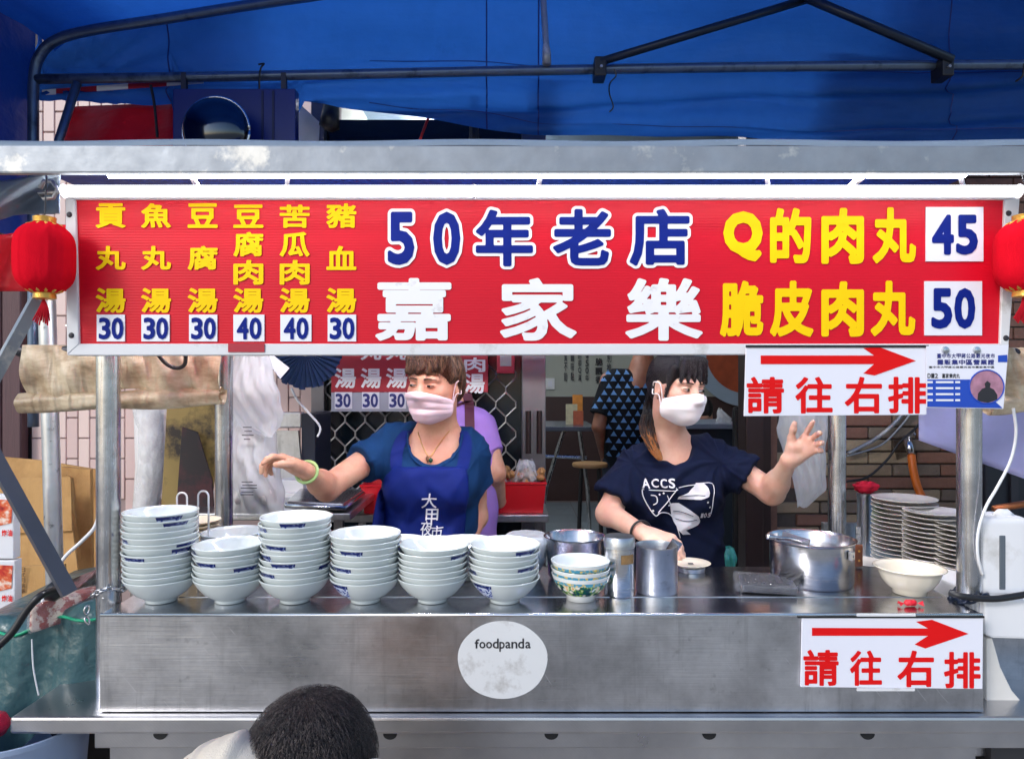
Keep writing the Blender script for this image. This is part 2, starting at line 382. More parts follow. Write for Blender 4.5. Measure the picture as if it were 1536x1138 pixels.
# dark timber cladding at the street edge
clad = thing('timber_wall', 'dark reddish brown wall of upright timber boards', 'wall', (-2.9, 3.55, 0))
WOOD = mat('dark_timber', hx('54383c'), .55, 0, .35, 5, bump=.3, bs=20, stretch=(14, 14, .8))
for i in range(9):
    part('board', WOOD, clad, lambda b: b.box((-3.31+.1*i, 3.54, 0), (-3.215+.1*i, 3.6, 3.4)), bev=.006, seg=1)
part('wall_backing', BLACK, clad, lambda b: b.box((-3.32, 3.602, 0), (-2.41, 3.8, 3.4)))
# brick wall
bw = thing('brick_wall', 'brown and buff brick wall behind the stacked plates', 'wall', (2.2, 3.5, 0))
part('mortar_bed', MORTAR, bw, lambda b: b.box((1.27, 3.512, 0), (3.6, 3.75, 3.2)))
bms = [MB().box((-.113, 0, -.026), (.113, .03, .026)).mesh('brick', m, bev=.004, seg=1) for m in BRICK]
far = MB()
for r in range(52):
    z = .03+.0605*r
    for c in range(11):
        x = 1.38+.2345*c+(.117 if r % 2 else 0)
        if x > 3.55: continue
        if .62 < z < 1.60 and x < 3.2:
            o = link('brick', random.choice(bms), bw); o.location = Vector((x, 3.496+random.uniform(-.003, .003), z))-Vector(bw.location); o.matrix_parent_inverse.identity()
        else: far.box((x-.113, 3.497, z-.026), (x+.113, 3.53, z+.026))
o = far.build('brick', BRICK[1], bw); o['kind'] = 'stuff'
# shop interior shell
CREAM = mat('cream_plaster', hx('b4b6ac'), .8, 0, .06, 3); MAROON = mat('maroon_wainscot', hx('46302e'), .5, 0, .2, 5)
def st(name, m, a, b): return tag(MB().box(a, b).build(name, m), kind='structure')
st('shop_back_wall', CREAM, (-1.0, 8.8, 1.29), (4.2, 8.95, 3.3)); st('wainscot', MAROON, (-1.0, 8.79, 0), (4.2, 8.94, 1.29))
st('shop_side_wall', CREAM, (-1.1, 3.75, 0), (-1.0, 8.95, 3.3)); st('shop_partition', CREAM, (4.2, 3.75, 0), (4.3, 8.95, 3.3))
CEIL = mat('ceiling_panel', hx('9db4cc'), .6, 0, .15, 2, dirt=hx('6f8ba8'), ds=2.5)
st('shop_ceiling', CEIL, (-1.1, 3.4, 3.3), (4.3, 8.95, 3.4))
lt = thing('ceiling_lamp', 'lit fluorescent batten on the shop ceiling seen below the blue tarpaulin', 'lamp', (-.1, 5.3, 3.3))
part('housing', WHITE_PL, lt, lambda b: b.box((-.75, 5.22, 3.24), (.05, 5.32, 3.297)), bev=.005)
part('tube', emit('shop_tube', (.94, .97, 1), 330), lt, lambda b: b.tube([(-.73, 5.27, 3.222), (.03, 5.27, 3.222)], .014, 12))
l2 = copy_tree(lt); l2.location = (1.9, 6.0, 3.3); l2['label'] = 'added unseen fluorescent batten brightening the shop above the diners'; l3 = copy_tree(lt); l3.location = (.9, 7.6, 3.3); l3['label'] = 'added unseen fluorescent batten brightening the shop near the lettered wall'  # both copies are extra lamps, added out of view to brighten the interior

# ------------------------------------------------------------------ blue tarpaulin shelter
D = 2.9
aw = thing('tarpaulin_shelter', 'blue tarpaulin shelter on a pipe frame over the stall', 'shelter', (-1.93, D, 0))
archp = [P(50, 640, D), P(50, 210, D), P(51, 118, D), P(60, 84, D), P(82, 62, D), P(130, 47, D), P(250, 28, D), P(430, 0, D), P(768, -45, D), P(1150, -62, D), P(1700, -40, D)]
archs = spline(archp, 7)
part('frame_pipe', PIPE, aw, lambda b: b.tube(archs, .0205, 12), smooth=True)
hp = [P(55, 119, D), P(400, 114, D), P(800, 106, D), P(1200, 100, D), P(1720, 96, D)]
part('frame_pipe', PIPE, aw, lambda b: b.tube(spline(hp, 5), .0195, 12), smooth=True)
part('frame_pipe', PIPE, aw, lambda b: b.tube([P(116, 124, 2.86), P(88, 212, 2.84), P(80, 300, 2.83)], .0165, 12), smooth=True)
# rear sheet: hangs from the arch, gathered below the long pipe
def arch_z(x):
    best = None
    for a, b in zip(archs, archs[1:]):
        if min(a.x, b.x)-1e-6 <= x <= max(a.x, b.x)+1e-6 and abs(b.x-a.x) > 1e-6: best = a.z+(b.z-a.z)*(x-a.x)/(b.x-a.x)
    return best if best is not None else archs[-1].z
hemx = [(48, 153), (120, 153), (258, 150), (262, 206), (440, 206), (450, 148), (512, 164), (600, 175), (700, 186), (800, 197), (1000, 207), (1300, 215), (1760, 220)]
def hem(px):
    for (a, ya), (b, yb) in zip(hemx, hemx[1:]):
        if a <= px <= b: return ya+(yb-ya)*(px-a)/(b-a)
    return hemx[-1][1] if px > 800 else hemx[0][1]
def rear(u, v):
    px = 47+u*1690; x = (px-768)/F*2.96; top = (arch_z((px-768)/F*D)-CZ)*1.03+CZ+.035; bot = P(px, hem(px), 2.96).z
    z = top+(bot-top)*v; pipe_z = P(px, 106, 2.96).z
    w = .018*math.sin(px*.013+v*4)+.012*math.sin(px*.031+1.7*v)*v+.010*math.sin(math.atan2(z-pipe_z+.05, x+1.75)*16)*math.exp(-((x+1.75)**2)*1.6)+.006*math.sin(px*.009+z*24)
    if z < pipe_z: w += .022*math.sin((pipe_z-z)*46+px*.004)+.012*math.sin((pipe_z-z)*85+px*.011)
    return (x, 2.975+w, z)
part('rear_sheet', TARP_BLUE, aw, lambda b: b.grid(rear, 170, 34), smooth=True)
def roof(u, v):
    px = 47+u*1690; x = (px-768)/F*D; z = arch_z(x)+.026
    return (x, 2.97-v*1.75, z+.03*math.sin(u*40)*v*(1-v)*2+.015*math.sin(v*19+u*7))
part('roof_sheet', TARP_BLUE, aw, lambda b: b.grid(roof, 90, 18), smooth=True)
def side(u, v):
    z = arch_z(archs[20].x)+.45-v*1.2
    return (-1.965-.01*math.sin(u*14+v*3), 2.98-u*1.7, z+.02*math.sin(u*9))
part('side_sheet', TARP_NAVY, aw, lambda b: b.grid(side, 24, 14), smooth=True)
for k, (a, b2, c) in enumerate([(63, 84, 'w'), (84, 118, 'r'), (118, 145, 'r'), (145, 192, 'w'), (192, 250, 'r'), (250, 305, 'w')]):
    def stripe(b, a=a, b2=b2):
        q = lambda px, dy: P(px, 143-(px-63)*.075+dy*(1-max(0, px-192)/150), 2.93)
        b.prism([q(a, 0), q(b2, 0), q(b2, -8), q(a, -8)], (0, .004, 0))
    part('edge_stripe', mat('stripe_white', hx('d8d8de'), .5) if c == 'w' else mat('stripe_red', hx('9c1430'), .5), aw, stripe)
# stitched seams of the rear sheet
for px, y0, y1 in ((730, 8, 98), (808, 124, 200), (1432, 0, 78), (252, 45, 104)):
    part('seam', TARP_NAVY, aw, lambda b: b.grid(lambda u, v: (lambda q: (q[0]+(u-.5)*.006, q[1]-.004, q[2]))(rear((px-47)/1690, v)), 1, 34))
for v_ in (.62, .93):
    part('seam', TARP_NAVY, aw, lambda b: b.grid(lambda u, v: (lambda q: (q[0], q[1]-.003, q[2]+(v-.5)*.004))(rear(.3+.7*u, v_)), 120, 1))
# flattened strut and the braces
part('strut', GALV, aw, lambda b: b.tube([P(814, -60, 2.88), P(815, 0, 2.87), P(819, 66, 2.865), P(820, 80, 2.862), P(820, 97, 2.86)], [.0125, .0125, .012, .017, .018], 12), smooth=True)
def bracepair(name, a, c, r): part(name, mat('black_pipe', hx('26303f'), .35, .5, .2, 20), aw, lambda b: b.tube([a, c], r, 10), smooth=True)
bracepair('brace', P(900, 93, 2.855), P(1222, -4, 2.855), .0165); bracepair('brace', P(1208, -4, 2.83), P(1428, 90, 2.845), .0185)
for px in (901, 1423):
    cl = part('clamp', BLACK, aw, lambda b: b.pbox(px-9, 84, px+9, 113, 2.84, .085), bev=.006)
    part('bolt', GALV, cl, lambda b: b.lathe([(0, -.006), (.006, -.006), (.006, 0), (.006, .004)], 10, P(px+1, 100, 2.836), 'y'))
part('tie_cord', BLACK, aw, lambda b: b.tube(spline([P(921, 104, 2.85), P(924, 114, 2.85), P(915, 125, 2.86), P(914, 140, 2.93), P(920, 160, 2.935), P(914, 168, 2.935)], 4), .003, 5))
part('tie_cord', BLACK, aw, lambda b: b.tube(spline([P(388, 97, 2.87), P(396, 96, 2.86), P(391, 104, 2.86), P(389, 128, 2.87), P(391, 200, 2.9)], 4), .004, 5))
part('tie_cord', BLACK, aw, lambda b: b.tube(spline([P(226, 128, 2.9), P(232, 160, 2.9), P(236, 206, 2.9)], 4), .006, 6))
part('tie_cord', BLACK, aw, lambda b: b.tube(spline([P(1536, 96, 2.86), P(1534, 114, 2.86), P(1524, 122, 2.88), P(1530, 118, 2.88)], 4), .004, 5))
# things hanging behind the shelter
o = part('red_awning', TARP_RED, None, lambda b: b.grid(lambda u, v: tuple(P(105+u*156-(18*v if u < .1 else 0), 158+v*72-(u-.5)*6, 3.06+.02*math.sin(u*9+v*2)-.1*v)), 18, 10), smooth=True, solid=.004)
tag(o, 'folded red awning cloth hanging beside the tiled wall', 'awning')
o = MB().grid(lambda u, v: tuple(P(-70+u*175, 345+v*92+8*math.sin(u*5)*(1-v), 1.95+.02*math.sin(u*12+v*3))), 26, 10).build('red_banner', TARP_RED, smooth=True, solid=.003)
tag(o, 'slack red cloth banner behind the hanging lantern next to the sign', 'banner')
dm = thing('dome_lamp', 'round polished metal dome with a bright rim under the blue tarpaulin', 'lamp', P(325, 190, 2.7))
c = P(324, 196, 2.74)
CHROME = mat('dark_chrome', (.07, .08, .1), .12, 1, .1)
part('dome', CHROME, dm, lambda b: b.lathe([(.125*math.cos(a), -.07*math.sin(a)) for a in [R(9*k) for k in range(11)]], 36, c, 'y'), smooth=True)
part('rim', STEEL_POT, dm, lambda b: b.tube(arc(c, .127, 0, 2*math.pi, 40), .006, 8), smooth=True)
part('bracket', DARKM, dm, lambda b: b.box((c.x-.01, c.y, c.z), (c.x+.01, c.y+.3, c.z+.02)))
bc = thing('blue_cabinet', 'dark navy cabinet behind the round metal dome under the tarpaulin', 'cabinet', P(350, 205, 2.93))
part('cabinet_body', mat('navy_paint', hx('0c1f6a'), .4, 0, .12, 4), bc, lambda b: b.pbox(259, 133, 443, 330, 2.86, .05), bev=.004)
for px in (392, 408): part('door_edge', mat('navy_paint_edge', hx('081448'), .5), bc, lambda b: b.pbox(px, 136, px+3, 330, 2.856, .003))
for px in (275, 425): part('hanging_strap', DARKM, bc, lambda b: b.box((P(px, 0, 2.88).x-.01, 2.88, P(0, 133, 2.86).z), (P(px, 0, 2.88).x+.01, 2.9, P(0, 112, 2.9).z)))
wb = thing('notice_board', 'small white notice board tucked under the blue tarpaulin', 'board', P(462, 180, 3.0))
part('board', CARDW, wb, lambda b: b.prism([P(441, 148, 3.02), P(479, 183, 3.2), P(477, 222, 3.2), P(441, 222, 3.02)], (0, .01, 0)))
part('spotlight', BLACK, wb, lambda b: b.tube([P(497, 160, 3.1), P(494, 190, 3.1), P(492, 196, 3.1)], [.035, .045, .02], 12), smooth=True)
o = part('hanging_bracket', BLACK, None, lambda b: b.tube([P(711, 150, 3.1), P(711, 188, 3.1), P(711, 190, 3.1), P(711, 212, 3.1)], [.008, .01, .02, .024], 10)); tag(o, 'small black bell shaped fitting hanging beside the lit ceiling batten', 'fitting')
o = part('red_pole', mat('red_paint', hx('b01c1c'), .4), None, lambda b: b.tube([P(645, 170, 3.15), P(628, 215, 3.15)], .006, 8)); tag(o, 'thin red rod slanting under the tarpaulin edge', 'rod')

# ------------------------------------------------------------------ the stall
H0 = CZ-.504                       # counter top height
FD = 1.55                          # its front plane
S = thing('food_stall', 'stainless steel street food stall with counter, posts and roof beam', 'stall', (0, 1.75, 0))
XL, XR = -.887, 1.0145
part('counter_top', STEEL_T, S, lambda b: b.box((XL, FD+.003, H0-.012), (XR, 1.945, H0)), bev=.003)
part('seam', STEEL, S, lambda b: b.box((XL+.02, 1.668, H0), (XR-.02, 1.670, H0+.0012)))
fp = part('front_panel', STEEL_F, S, lambda b: b.box((XL, FD, CZ-.714), (XR, FD+.002, H0-.004)))
part('top_edge', mat('edge_steel', (.7, .71, .74), .25, 1, .1, 8), S, lambda b: b.tube([(XL, FD+.004, H0-.004), (XR, FD+.004, H0-.004)], .005, 8), smooth=True)
part('side_panel', STEEL_F, S, lambda b: b.box((XL, FD+.0025, CZ-.714), (XL+.002, 1.945, H0-.013)))
part('side_panel', STEEL_F, S, lambda b: b.box((XR-.002, FD+.0025, CZ-.714), (XR, 1.945, H0-.013)))
part('back_panel', STEEL_F, S, lambda b: b.box((XL+.0025, 1.943, CZ-.714), (XR-.0025, 1.945, H0-.013)))
TZ = CZ-.7165
part('lower_table', STEEL_D, S, lambda b: b.box((-1.066, 1.528, TZ-.036), (1.42, 2.1, TZ)), bev=.006)
part('rail', STEEL_D, S, lambda b: b.box((-.905, 1.56, TZ-.082), (1.32, 1.60, TZ-.037)), bev=.003)
part('skirt_panel', STEEL_D, S, lambda b: b.box((-.885, 1.585, .12), (1.02, 1.592, TZ-.085)))
for px in (240, 585, 827, 1064, 1302):
    c = P(px, 1100.5, 1.556)
    part('drain_notch', BLACK, S, lambda b: b.prism([c+Vector((.015*math.cos(a), 0, -.012*max(0, math.sin(a))-.0)) for a in [math.pi*k/10 for k in range(11)]], (0, .003, 0)))
for x in (-.86, .98):
    for y in (1.64, 2.02): part('leg', STEEL_P, S, lambda b: b.tube([(x, y, 0), (x, y, TZ-.04)], .02, 12), smooth=50)
posts = [(-.919, 1.64), (1.041, 1.64), (-.856, 2.14), (.975, 2.16)]
for x, y in posts: part('post', STEEL_P, S, lambda b: b.tube([(x, y, TZ if y < 2 else .0), (x, y, 1.86)], .0255, 20), smooth=50)
BD = 1.40
zt, zb = CZ+351/F*BD, CZ+309/F*BD
part('roof_beam', GALV, S, lambda b: b.box((-1.32, BD, zb), (1.32, BD+.012, zt)), bev=.004)
part('beam_lip', GALV, S, lambda b: b.box((-1.32, BD+.013, zb+.002), (1.32, BD+.02, zb+.006)))
part('roof_edge_cover', TARP_GREY, S, lambda b: b.grid(lambda u, v: (-1.33+2.66*u, BD+.002-.006*math.sin(v*3.1)+.03*v, zt-.001+.019*math.sin(v*1.6)+.002*math.sin(u*30)), 60, 6), smooth=True)
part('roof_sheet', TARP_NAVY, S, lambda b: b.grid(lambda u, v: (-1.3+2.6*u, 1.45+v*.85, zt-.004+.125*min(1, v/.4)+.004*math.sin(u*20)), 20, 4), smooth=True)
for px, dx in ((285, 14), (432, 16), (811, 0), (1150, -18), (1300, -8), (1440, -30)):
    a = P(px, 262, BD+.03); part('roof_bracket', WHITE_FR, S, lambda b: b.box((a.x-.004, BD+.02, zb+.004), (a.x+.004, 2.2, zb+.016), rot=(0, 0, dx*.02), piv=a))
for y in (1.62, 2.16): part('cross_rail', STEEL_P, S, lambda b: b.box((-.96, y-.015, 1.862), (1.08, y+.015, 1.885)))
for x in (-.93, 1.05): part('side_rail', GALV, S, lambda b: b.box((x-.015, 1.52, 1.887), (x+.015, 2.3, 1.905)))
# sticker on the front panel (lettering only)
sk = thing('round_sticker', 'round white delivery sticker with black lettering on the steel counter front', 'sticker', P(755, 990, FD))
c = P(754, 989, FD-.0015)
part('disc', mat('sticker_white', hx('dcdcdc'), .5, 0, .05, 12, dirt=hx('a09a94'), ds=10, dth=(.55, .72)), sk, lambda b: b.add([c]+[c+Vector((.0965*math.cos(a)*(1+.012*math.sin(a*5)), 0, .084*math.sin(a))) for a in [2*math.pi*k/48 for k in range(48)]], [(0, k+1, (k+1) % 48+1) for k in range(48)]))
for ch, x0, x1, y0, y1 in (('f', 712, 719, 958, 972), ('o', 719, 728, 962, 972), ('o', 729, 738, 962, 972), ('d', 739, 748, 957, 972), ('p', 749, 757, 962, 977), ('a', 758, 766, 962, 972), ('n', 767, 776, 962, 972), ('d', 777, 786, 957, 972), ('a', 788, 796, 962, 972)):
    put(ch, (x0, y0, x1, y1), FD-.0022, BLK_INK, sk, .014, 30, 'letter')
# chains and rope on the front posts
def chain(name, label, pts, r, m, parent=None):
    t = thing(name, label, 'chain', pts[0]); s = [Vector(p) for p in pts]
    me = None
    for k, (a, b2) in enumerate(zip(s, s[1:])):
        mid = (a+b2)/2; L = (b2-a).length*.62; dirv = (b2-a).normalized()
        if me is None: me = MB().tube([Vector((L*math.cos(q), L*.55*math.sin(q), 0)) for q in [2*math.pi*i/12 for i in range(13)]], r, 5, cap=False).mesh('link', m, smooth=True)
        o = link('link', me, t); o.matrix_parent_inverse.identity(); o.location = mid-t.location
        o.rotation_euler = (dirv.to_track_quat('X', 'Z').to_matrix().to_4x4() @ Matrix.Rotation(R(90*(k % 2)+15), 4, 'X')).to_euler()
    return t
def ring(c, r, z, n, dz=0, a0=0): return [Vector((c[0]+r*math.cos(a0+2*math.pi*k/n), c[1]+r*math.sin(a0+2*math.pi*k/n), z+dz*math.sin(2*math.pi*k/n*1.5))) for k in range(n+1)]
chain('chain', 'steel chain looped round the front post beside the meat block', ring(posts[0], .034, 1.02, 16, .012)+[Vector((-.945, 1.605, 1.0)), Vector((-.948, 1.6, .975)), Vector((-.94, 1.6, .955))], .0022, STEEL_POT)
o = part('chain_cover', BLACK, None, lambda b: b.tube(spline([P(1425, 888, 1.6), P(1440, 893, 1.585), P(1470, 897, 1.58), P(1500, 897, 1.58), P(1545, 890, 1.58)], 5), .0075, 8), smooth=True)
tag(o, 'dark blue plastic lock cable round the post by the white dispenser', 'cable')
chain('chain', 'blue black chain wound round the post by the white dispenser', ring(posts[1], .036, H0+.01, 14, .01), .0035, mat('blue_black', hx('16233a'), .3, .3))

# ------------------------------------------------------------------ main sign
SD = 1.5
sg = thing('signboard', 'long red stall signboard with yellow, blue and white characters', 'signboard', P(812, 530, SD))
part('panel', RED_SIGN, sg, lambda b: b.pbox(114, 296, 1506, 522, SD, .03))
def frame(nm, pts): part(nm, WHITE_FR, sg, lambda b: b.prism([P(x, y, SD-.006) for x, y in pts], (0, .045, 0)), bev=.0015, seg=1)
frame('frame_rail', [(100, 533), (1512, 531), (1500, 515.5), (119, 515.5)]); frame('frame_rail', [(98, 293), (1530, 293), (1507, 299.5), (113, 299.5)])
frame('frame_rail', [(97.6, 293.5), (112.6, 300), (118.4, 515.8), (100, 532.6)]); frame('frame_rail', [(1530.4, 293.5), (1507.4, 300), (1500.4, 515.8), (1512.4, 530.6)])
for x, y in ((104, 322), (107, 503), (1513, 320), (1509, 507)):
    part('screw', DARKM, sg, lambda b: b.lathe([(0, -.004), (.004, -.0035), (.0062, 0), (.0062, .003)], 12, P(x, y, SD-.006), 'y'), smooth=40)
part('red_tape', mat('maroon_tape', hx('a8102c'), .4), sg, lambda b: b.box(P(342, 528, SD-.0085), P(397, 515, SD-.0065)))
TX = SD-.0022
menu = [(166, '貢丸湯', 3), (234, '魚丸湯', 3), (304, '豆腐湯', 3), (372.5, '豆腐肉湯', 4), (442, '苦瓜肉湯', 4), (512, '豬血湯', 3)]
for cx, s, n in menu:
    ys = [(305, 342), (369, 405), (432, 469)] if n == 3 else [(307, 342), (348, 385), (390, 427), (432, 469)]
    for ch, (y0, y1) in zip(s, ys): put(ch, (cx-22.5, y0, cx+22.5, y1), TX, YEL_INK, sg, .030, 56)
for cx, s in ((166.5, '30'), (233.5, '30'), (305, '30'), (373.5, '40'), (444, '40'), (513, '30')):
    w = 21.5 if s == '30' else 23.5
    pl = part('price_plate', CARDW, sg, lambda b: b.box(P(cx-w, 512, SD-.003), P(cx+w, 472, SD-.0005)))
    for k, ch in enumerate(s): put(ch, (cx-18.5+k*19, 476, cx-1+k*19.5, 509), SD-.0045, BLUE_INK, pl, .03, 44, 'digit')
for ch, x0, x1, y0, y1 in (('5', 577, 626, 313, 402), ('0', 645, 695, 313, 402), ('年', 709, 804, 310, 404), ('老', 825, 921, 309, 403), ('店', 940, 1039, 309, 403)):
    V1 = glyph(ch, .07, 80)[2]; V2 = glyph(ch, .035, 80)[2]
    o = put(ch, (x0, y0, x1, y1), TX, WHITE_INK, sg, .085 if ch > 'z' else .08, 80)
    put(ch, (x0+4.6, y0+4.6, x1-4.6, y1-4.6), TX-.001, BLUE_INK, o, .032, 80, 'inlay')
for ch, x0, x1 in (('嘉', 563, 677), ('家', 750, 865), ('樂', 938, 1054)): put(ch, (x0, 417, x1, 511), TX, WHITE_INK, sg, .028, 84)
for ch, b4 in (('Q', (1085, 317, 1144, 392)), ('的', (1155, 312, 1217, 395)), ('肉', (1232, 312, 1296, 396)), ('丸', (1309, 311, 1374, 395)), ('脆', (1080, 421, 1145, 505)), ('皮', (1155, 421, 1220, 505)), ('肉', (1232, 422, 1296, 505)), ('丸', (1306, 421, 1373, 504))):
    put(ch, b4, TX, YEL_INK, sg, .040 if ch != 'Q' else .062, 72)
for (x0, y0, x1, y1), s, (a0, b0, a1, b1) in (((1389, 311, 1474, 392), '45', (1398, 322, 1468, 382)), ((1387, 422, 1472, 503), '50', (1397, 432, 1464, 493))):
    pl = part('price_plate', CARDW, sg, lambda b: b.box(P(x0, y1, SD-.003), P(x1, y0, SD-.0005)))
    h = (a1-a0)/2
    for k, ch in enumerate(s): put(ch, (a0+k*(h+1), b0, a0+h-2+k*(h+1), b1), SD-.0045, BLUE_INK, pl, .038, 56, 'digit')
# lamps above the sign
for k, (x0, x1) in enumerate(((96, 710), (712.5, 1528))):
    t = thing('fluorescent_lamp', ['lit fluorescent tube above the soup half of the red sign', 'lit fluorescent tube above the meatball half of the red sign'][k], 'lamp', P((x0+x1)/2, 287, 1.45), 'lit tubes above the sign')
    a, b2 = P(x0, 287, 1.43), P(x1, 287, 1.43)
    part('tube', TUBE_ON, t, lambda b: b.tube([a, b2], .0115, 14), smooth=50)
    for q, s in ((a, -1), (b2, 1)): part('end_cap', WHITE_PL, t, lambda b: b.tube([q, q+Vector((.002*s, 0, 0))], .0142, 14))
    part('batten', WHITE_PL, t, lambda b: b.box((a.x, 1.449, a.z-.002), (b2.x, 1.47, a.z+.012)))
t = thing('slim_lamp', 'slim lit tube under the stall roof behind the signboard', 'lamp', (0, 1.75, 2.0))
part('tube', emit('lit_slim_tube', (1, .985, .96), 135), t, lambda b: b.tube([(-.98, 1.75, 1.998), (1.1, 1.75, 1.998)], .0085, 12))

# ------------------------------------------------------------------ arrow signs and the permit
def arrow_sign(label, quad, d, chars, arrow, boxes):
    t = thing('arrow_sign', label, 'sign', P(quad[3][0], quad[3][1], d), 'red arrow signs')
    part('board', CARDW, t, lambda b: b.prism([P(x, y, d) for x, y in quad], (0, .004, 0)), bev=.0008, seg=1)
    part('arrow', RED_INK, t, lambda b: b.add([P(x, y, d-.001) for x, y in arrow], [tuple(range(len(arrow)))]))
    for ch, bx in zip(chars, boxes): put(ch, bx, d-.001, RED_INK, t, .026, 60)
    return t
s1 = arrow_sign('white arrow sign with red characters taped under the signboard', [(1119, 519), (1392, 517), (1390, 622), (1116, 624)], 1.478, '請往右排',
    [(1141, 533), (1311, 533), (1295, 522), (1318, 520), (1374, 541), (1312, 563), (1295, 560), (1311, 546), (1141, 546)],
    [(1120, 565, 1176, 620), (1193, 565, 1249, 620), (1267, 565, 1323, 620), (1332, 565, 1390, 620)])
part('top_edge', BLACK, s1, lambda b: b.box(P(1119, 521, 1.475), P(1392, 517.5, 1.4775)))
s2 = arrow_sign('white arrow sign with red characters fixed to the steel counter front', [(1203, 926), (1475, 926), (1474, 1033), (1201, 1030)], 1.543, '請往右排',
    [(1218, 941), (1392, 942), (1374, 932), (1398, 929), (1453, 950), (1388, 972), (1372, 966), (1392, 953), (1218, 953)],
    [(1205, 974, 1258, 1028), (1275, 975, 1323, 1028), (1346, 975, 1401, 1030), (1416, 977, 1471, 1032)])
part('hinge_strip', BLACK, s2, lambda b: b.box(P(1197, 926.5, 1.54), P(1474, 922.5, 1.546)))
part('tape', WHITE_FR, s2, lambda b: b.box(P(1286, 924, 1.536), P(1372, 919.5, 1.5395))); part('tape', WHITE_FR, s2, lambda b: b.box(P(1286, 1036, 1.538), P(1371, 1031, 1.5415)))
pm = thing('permit_card', 'blue and white vendor permit card with a small round photo', 'card', P(1450, 612, 1.47))
d = 1.472
part('card', CARDW, pm, lambda b: b.prism([P(1390, 519, d), P(1513, 517, d), P(1505, 613, d), P(1390, 611, d)], (0, .002, 0)))
CB = mat('permit_blue', hx('1c48b4'), .4)
part('blue_field', CB, pm, lambda b: b.add([P(1391, 569, d-.001), P(1456, 569, d-.001), P(1504, 612, d-.001), P(1391, 610, d-.001)], [(0, 1, 2, 3)]))
part('blue_flag', CB, pm, lambda b: b.add([P(1497, 533, d-.001), P(1511, 532, d-.001), P(1511, 543, d-.001), P(1497, 543, d-.001)], [(0, 1, 2, 3)]))
line('臺中市大甲蔣公路觀光夜市', (1405, 530, 1493, 537), d-.001, NAVY_INK, pm, .02, 28); line('攤販集中區營業證', (1405, 539, 1492, 547), d-.001, NAVY_INK, pm, .028, 28)
line('臺中市大甲蔣公路觀光夜市攤販集中區', (1393, 549, 1492, 552), d-.001, BLK_INK, pm, .02, 20); line('D12 嘉家樂肉丸', (1391, 560, 1440, 567), d-.001, BLK_INK, pm, .02, 24)
for y in (573, 582, 591, 600): part('text_line', WHITE_INK, pm, lambda b: [b.box(P(x, y+1.5, d-.0016), P(x+w, y-1.5, d-.0012)) for x, w in ((1391, 8), (1404, 26), (1433, 7))])
o = part('photo', mat('photo_pink', hx('a8788c'), .4, 0, .6, 60), pm, lambda b: b.add([P(1480, 582, d-.0014)]+[P(1480+25*math.cos(a), 580+24*math.sin(a), d-.0014) for a in [2*math.pi*k/32 for k in range(32)]], [(0, k+1, (k+1) % 32+1) for k in range(32)]))
part('photo_rim', CB, pm, lambda b: b.tube([P(1480+26*math.cos(a), 580+25*math.sin(a), d-.0014) for a in [2*math.pi*k/32 for k in range(33)]], .0014, 5))
part('photo_figure', BLK_INK, o, lambda b: b.add([P(x, y, d-.002) for x, y in ((1466, 601), (1467, 590), (1473, 583), (1478, 581), (1477, 575), (1481, 571), (1486, 575), (1485, 581), (1491, 584), (1496, 592), (1496, 599), (1482, 604))], [tuple(range(12))]))
for x in (1418, 1465): part('clip', STEEL_POT, pm, lambda b: b.lathe([(0, -.004), (.007, -.003), (.008, .001)], 12, P(x, 525, d-.001), 'y'), smooth=40)

# ------------------------------------------------------------------ bowls
PORC = mat('white_glaze', hx('ccd3d2'), .12, 0, .03, 6, coat=.3, dirt=hx('c6cac6'), ds=4, dth=(.6, .85))
PORC_C = mat('cream_glaze', hx('d8cfbc'), .18, 0, .04, 6, coat=.3)
PLATE_M = mat('plate_glaze', hx('c9c4bd'), .2, 0, .05, 6, coat=.2)
def blue_patch():
    m, t = newmat('blue_flower_print'); b = t.b
    v = t.n('ShaderNodeTexVoronoi'); v.inputs['Scale'].default_value = 190; t.l(t.coord(), v.inputs['Vector'])
    n = t.noise(t.coord(), 160, 3)
    tc = t.n('ShaderNodeTexCoord'); sp = t.n('ShaderNodeSeparateXYZ'); t.l(tc.outputs['Object'], sp.inputs[0]); zz = t.n('ShaderNodeMath', operation='GREATER_THAN'); zz.inputs[1].default_value = .0455; t.l(sp.outputs[2], zz.inputs[0])
    fl_ = t.mix(t.g(t.mix(.5, v.outputs['Distance'], n), .46, .52), hx('16308c'), hx('c9d2e8'))
    t.l(t.mix(zz.outputs[0], fl_, t.mix(t.g(n, .6, .68), hx('0c1c62'), hx('8090c0'))), b.inputs['Base Color']); b.inputs['Roughness'].default_value = .2; return m
PATCH = blue_patch()
prof_o = [(.030, 0), (.034, .001), (.0345, .007), (.036, .009), (.045, .013), (.058, .023), (.069, .036), (.0765, .048), (.0800, .0545)]
prof_i = [(.0805, .0560), (.0795, .0572), (.0770, .0565), (.073, .049), (.064, .036), (.052, .024), (.038, .016), (.02, .0125), (.0005, .012)]
BOWL = MB().lathe([(.0005, .003), (.027, .003), (.028, 0)]+prof_o+prof_i, 48, wob=lambda a, z: 1+.003*math.sin(a*2)).mesh('bowl', PORC, smooth=True)
_po = np.array(prof_o[4:])
def on_wall(z, e=.0006): return float(np.interp(z, _po[:, 1], _po[:, 0]))+e
PATCHME = MB().grid(lambda u, v: (on_wall(.053-.034*v)*math.cos((u-.5)*.72*(1-.25*v)), on_wall(.053-.034*v)*math.sin((u-.5)*.72*(1-.25*v)), .053-.034*v), 12, 8).mesh('printed_patch', PATCH, smooth=True)
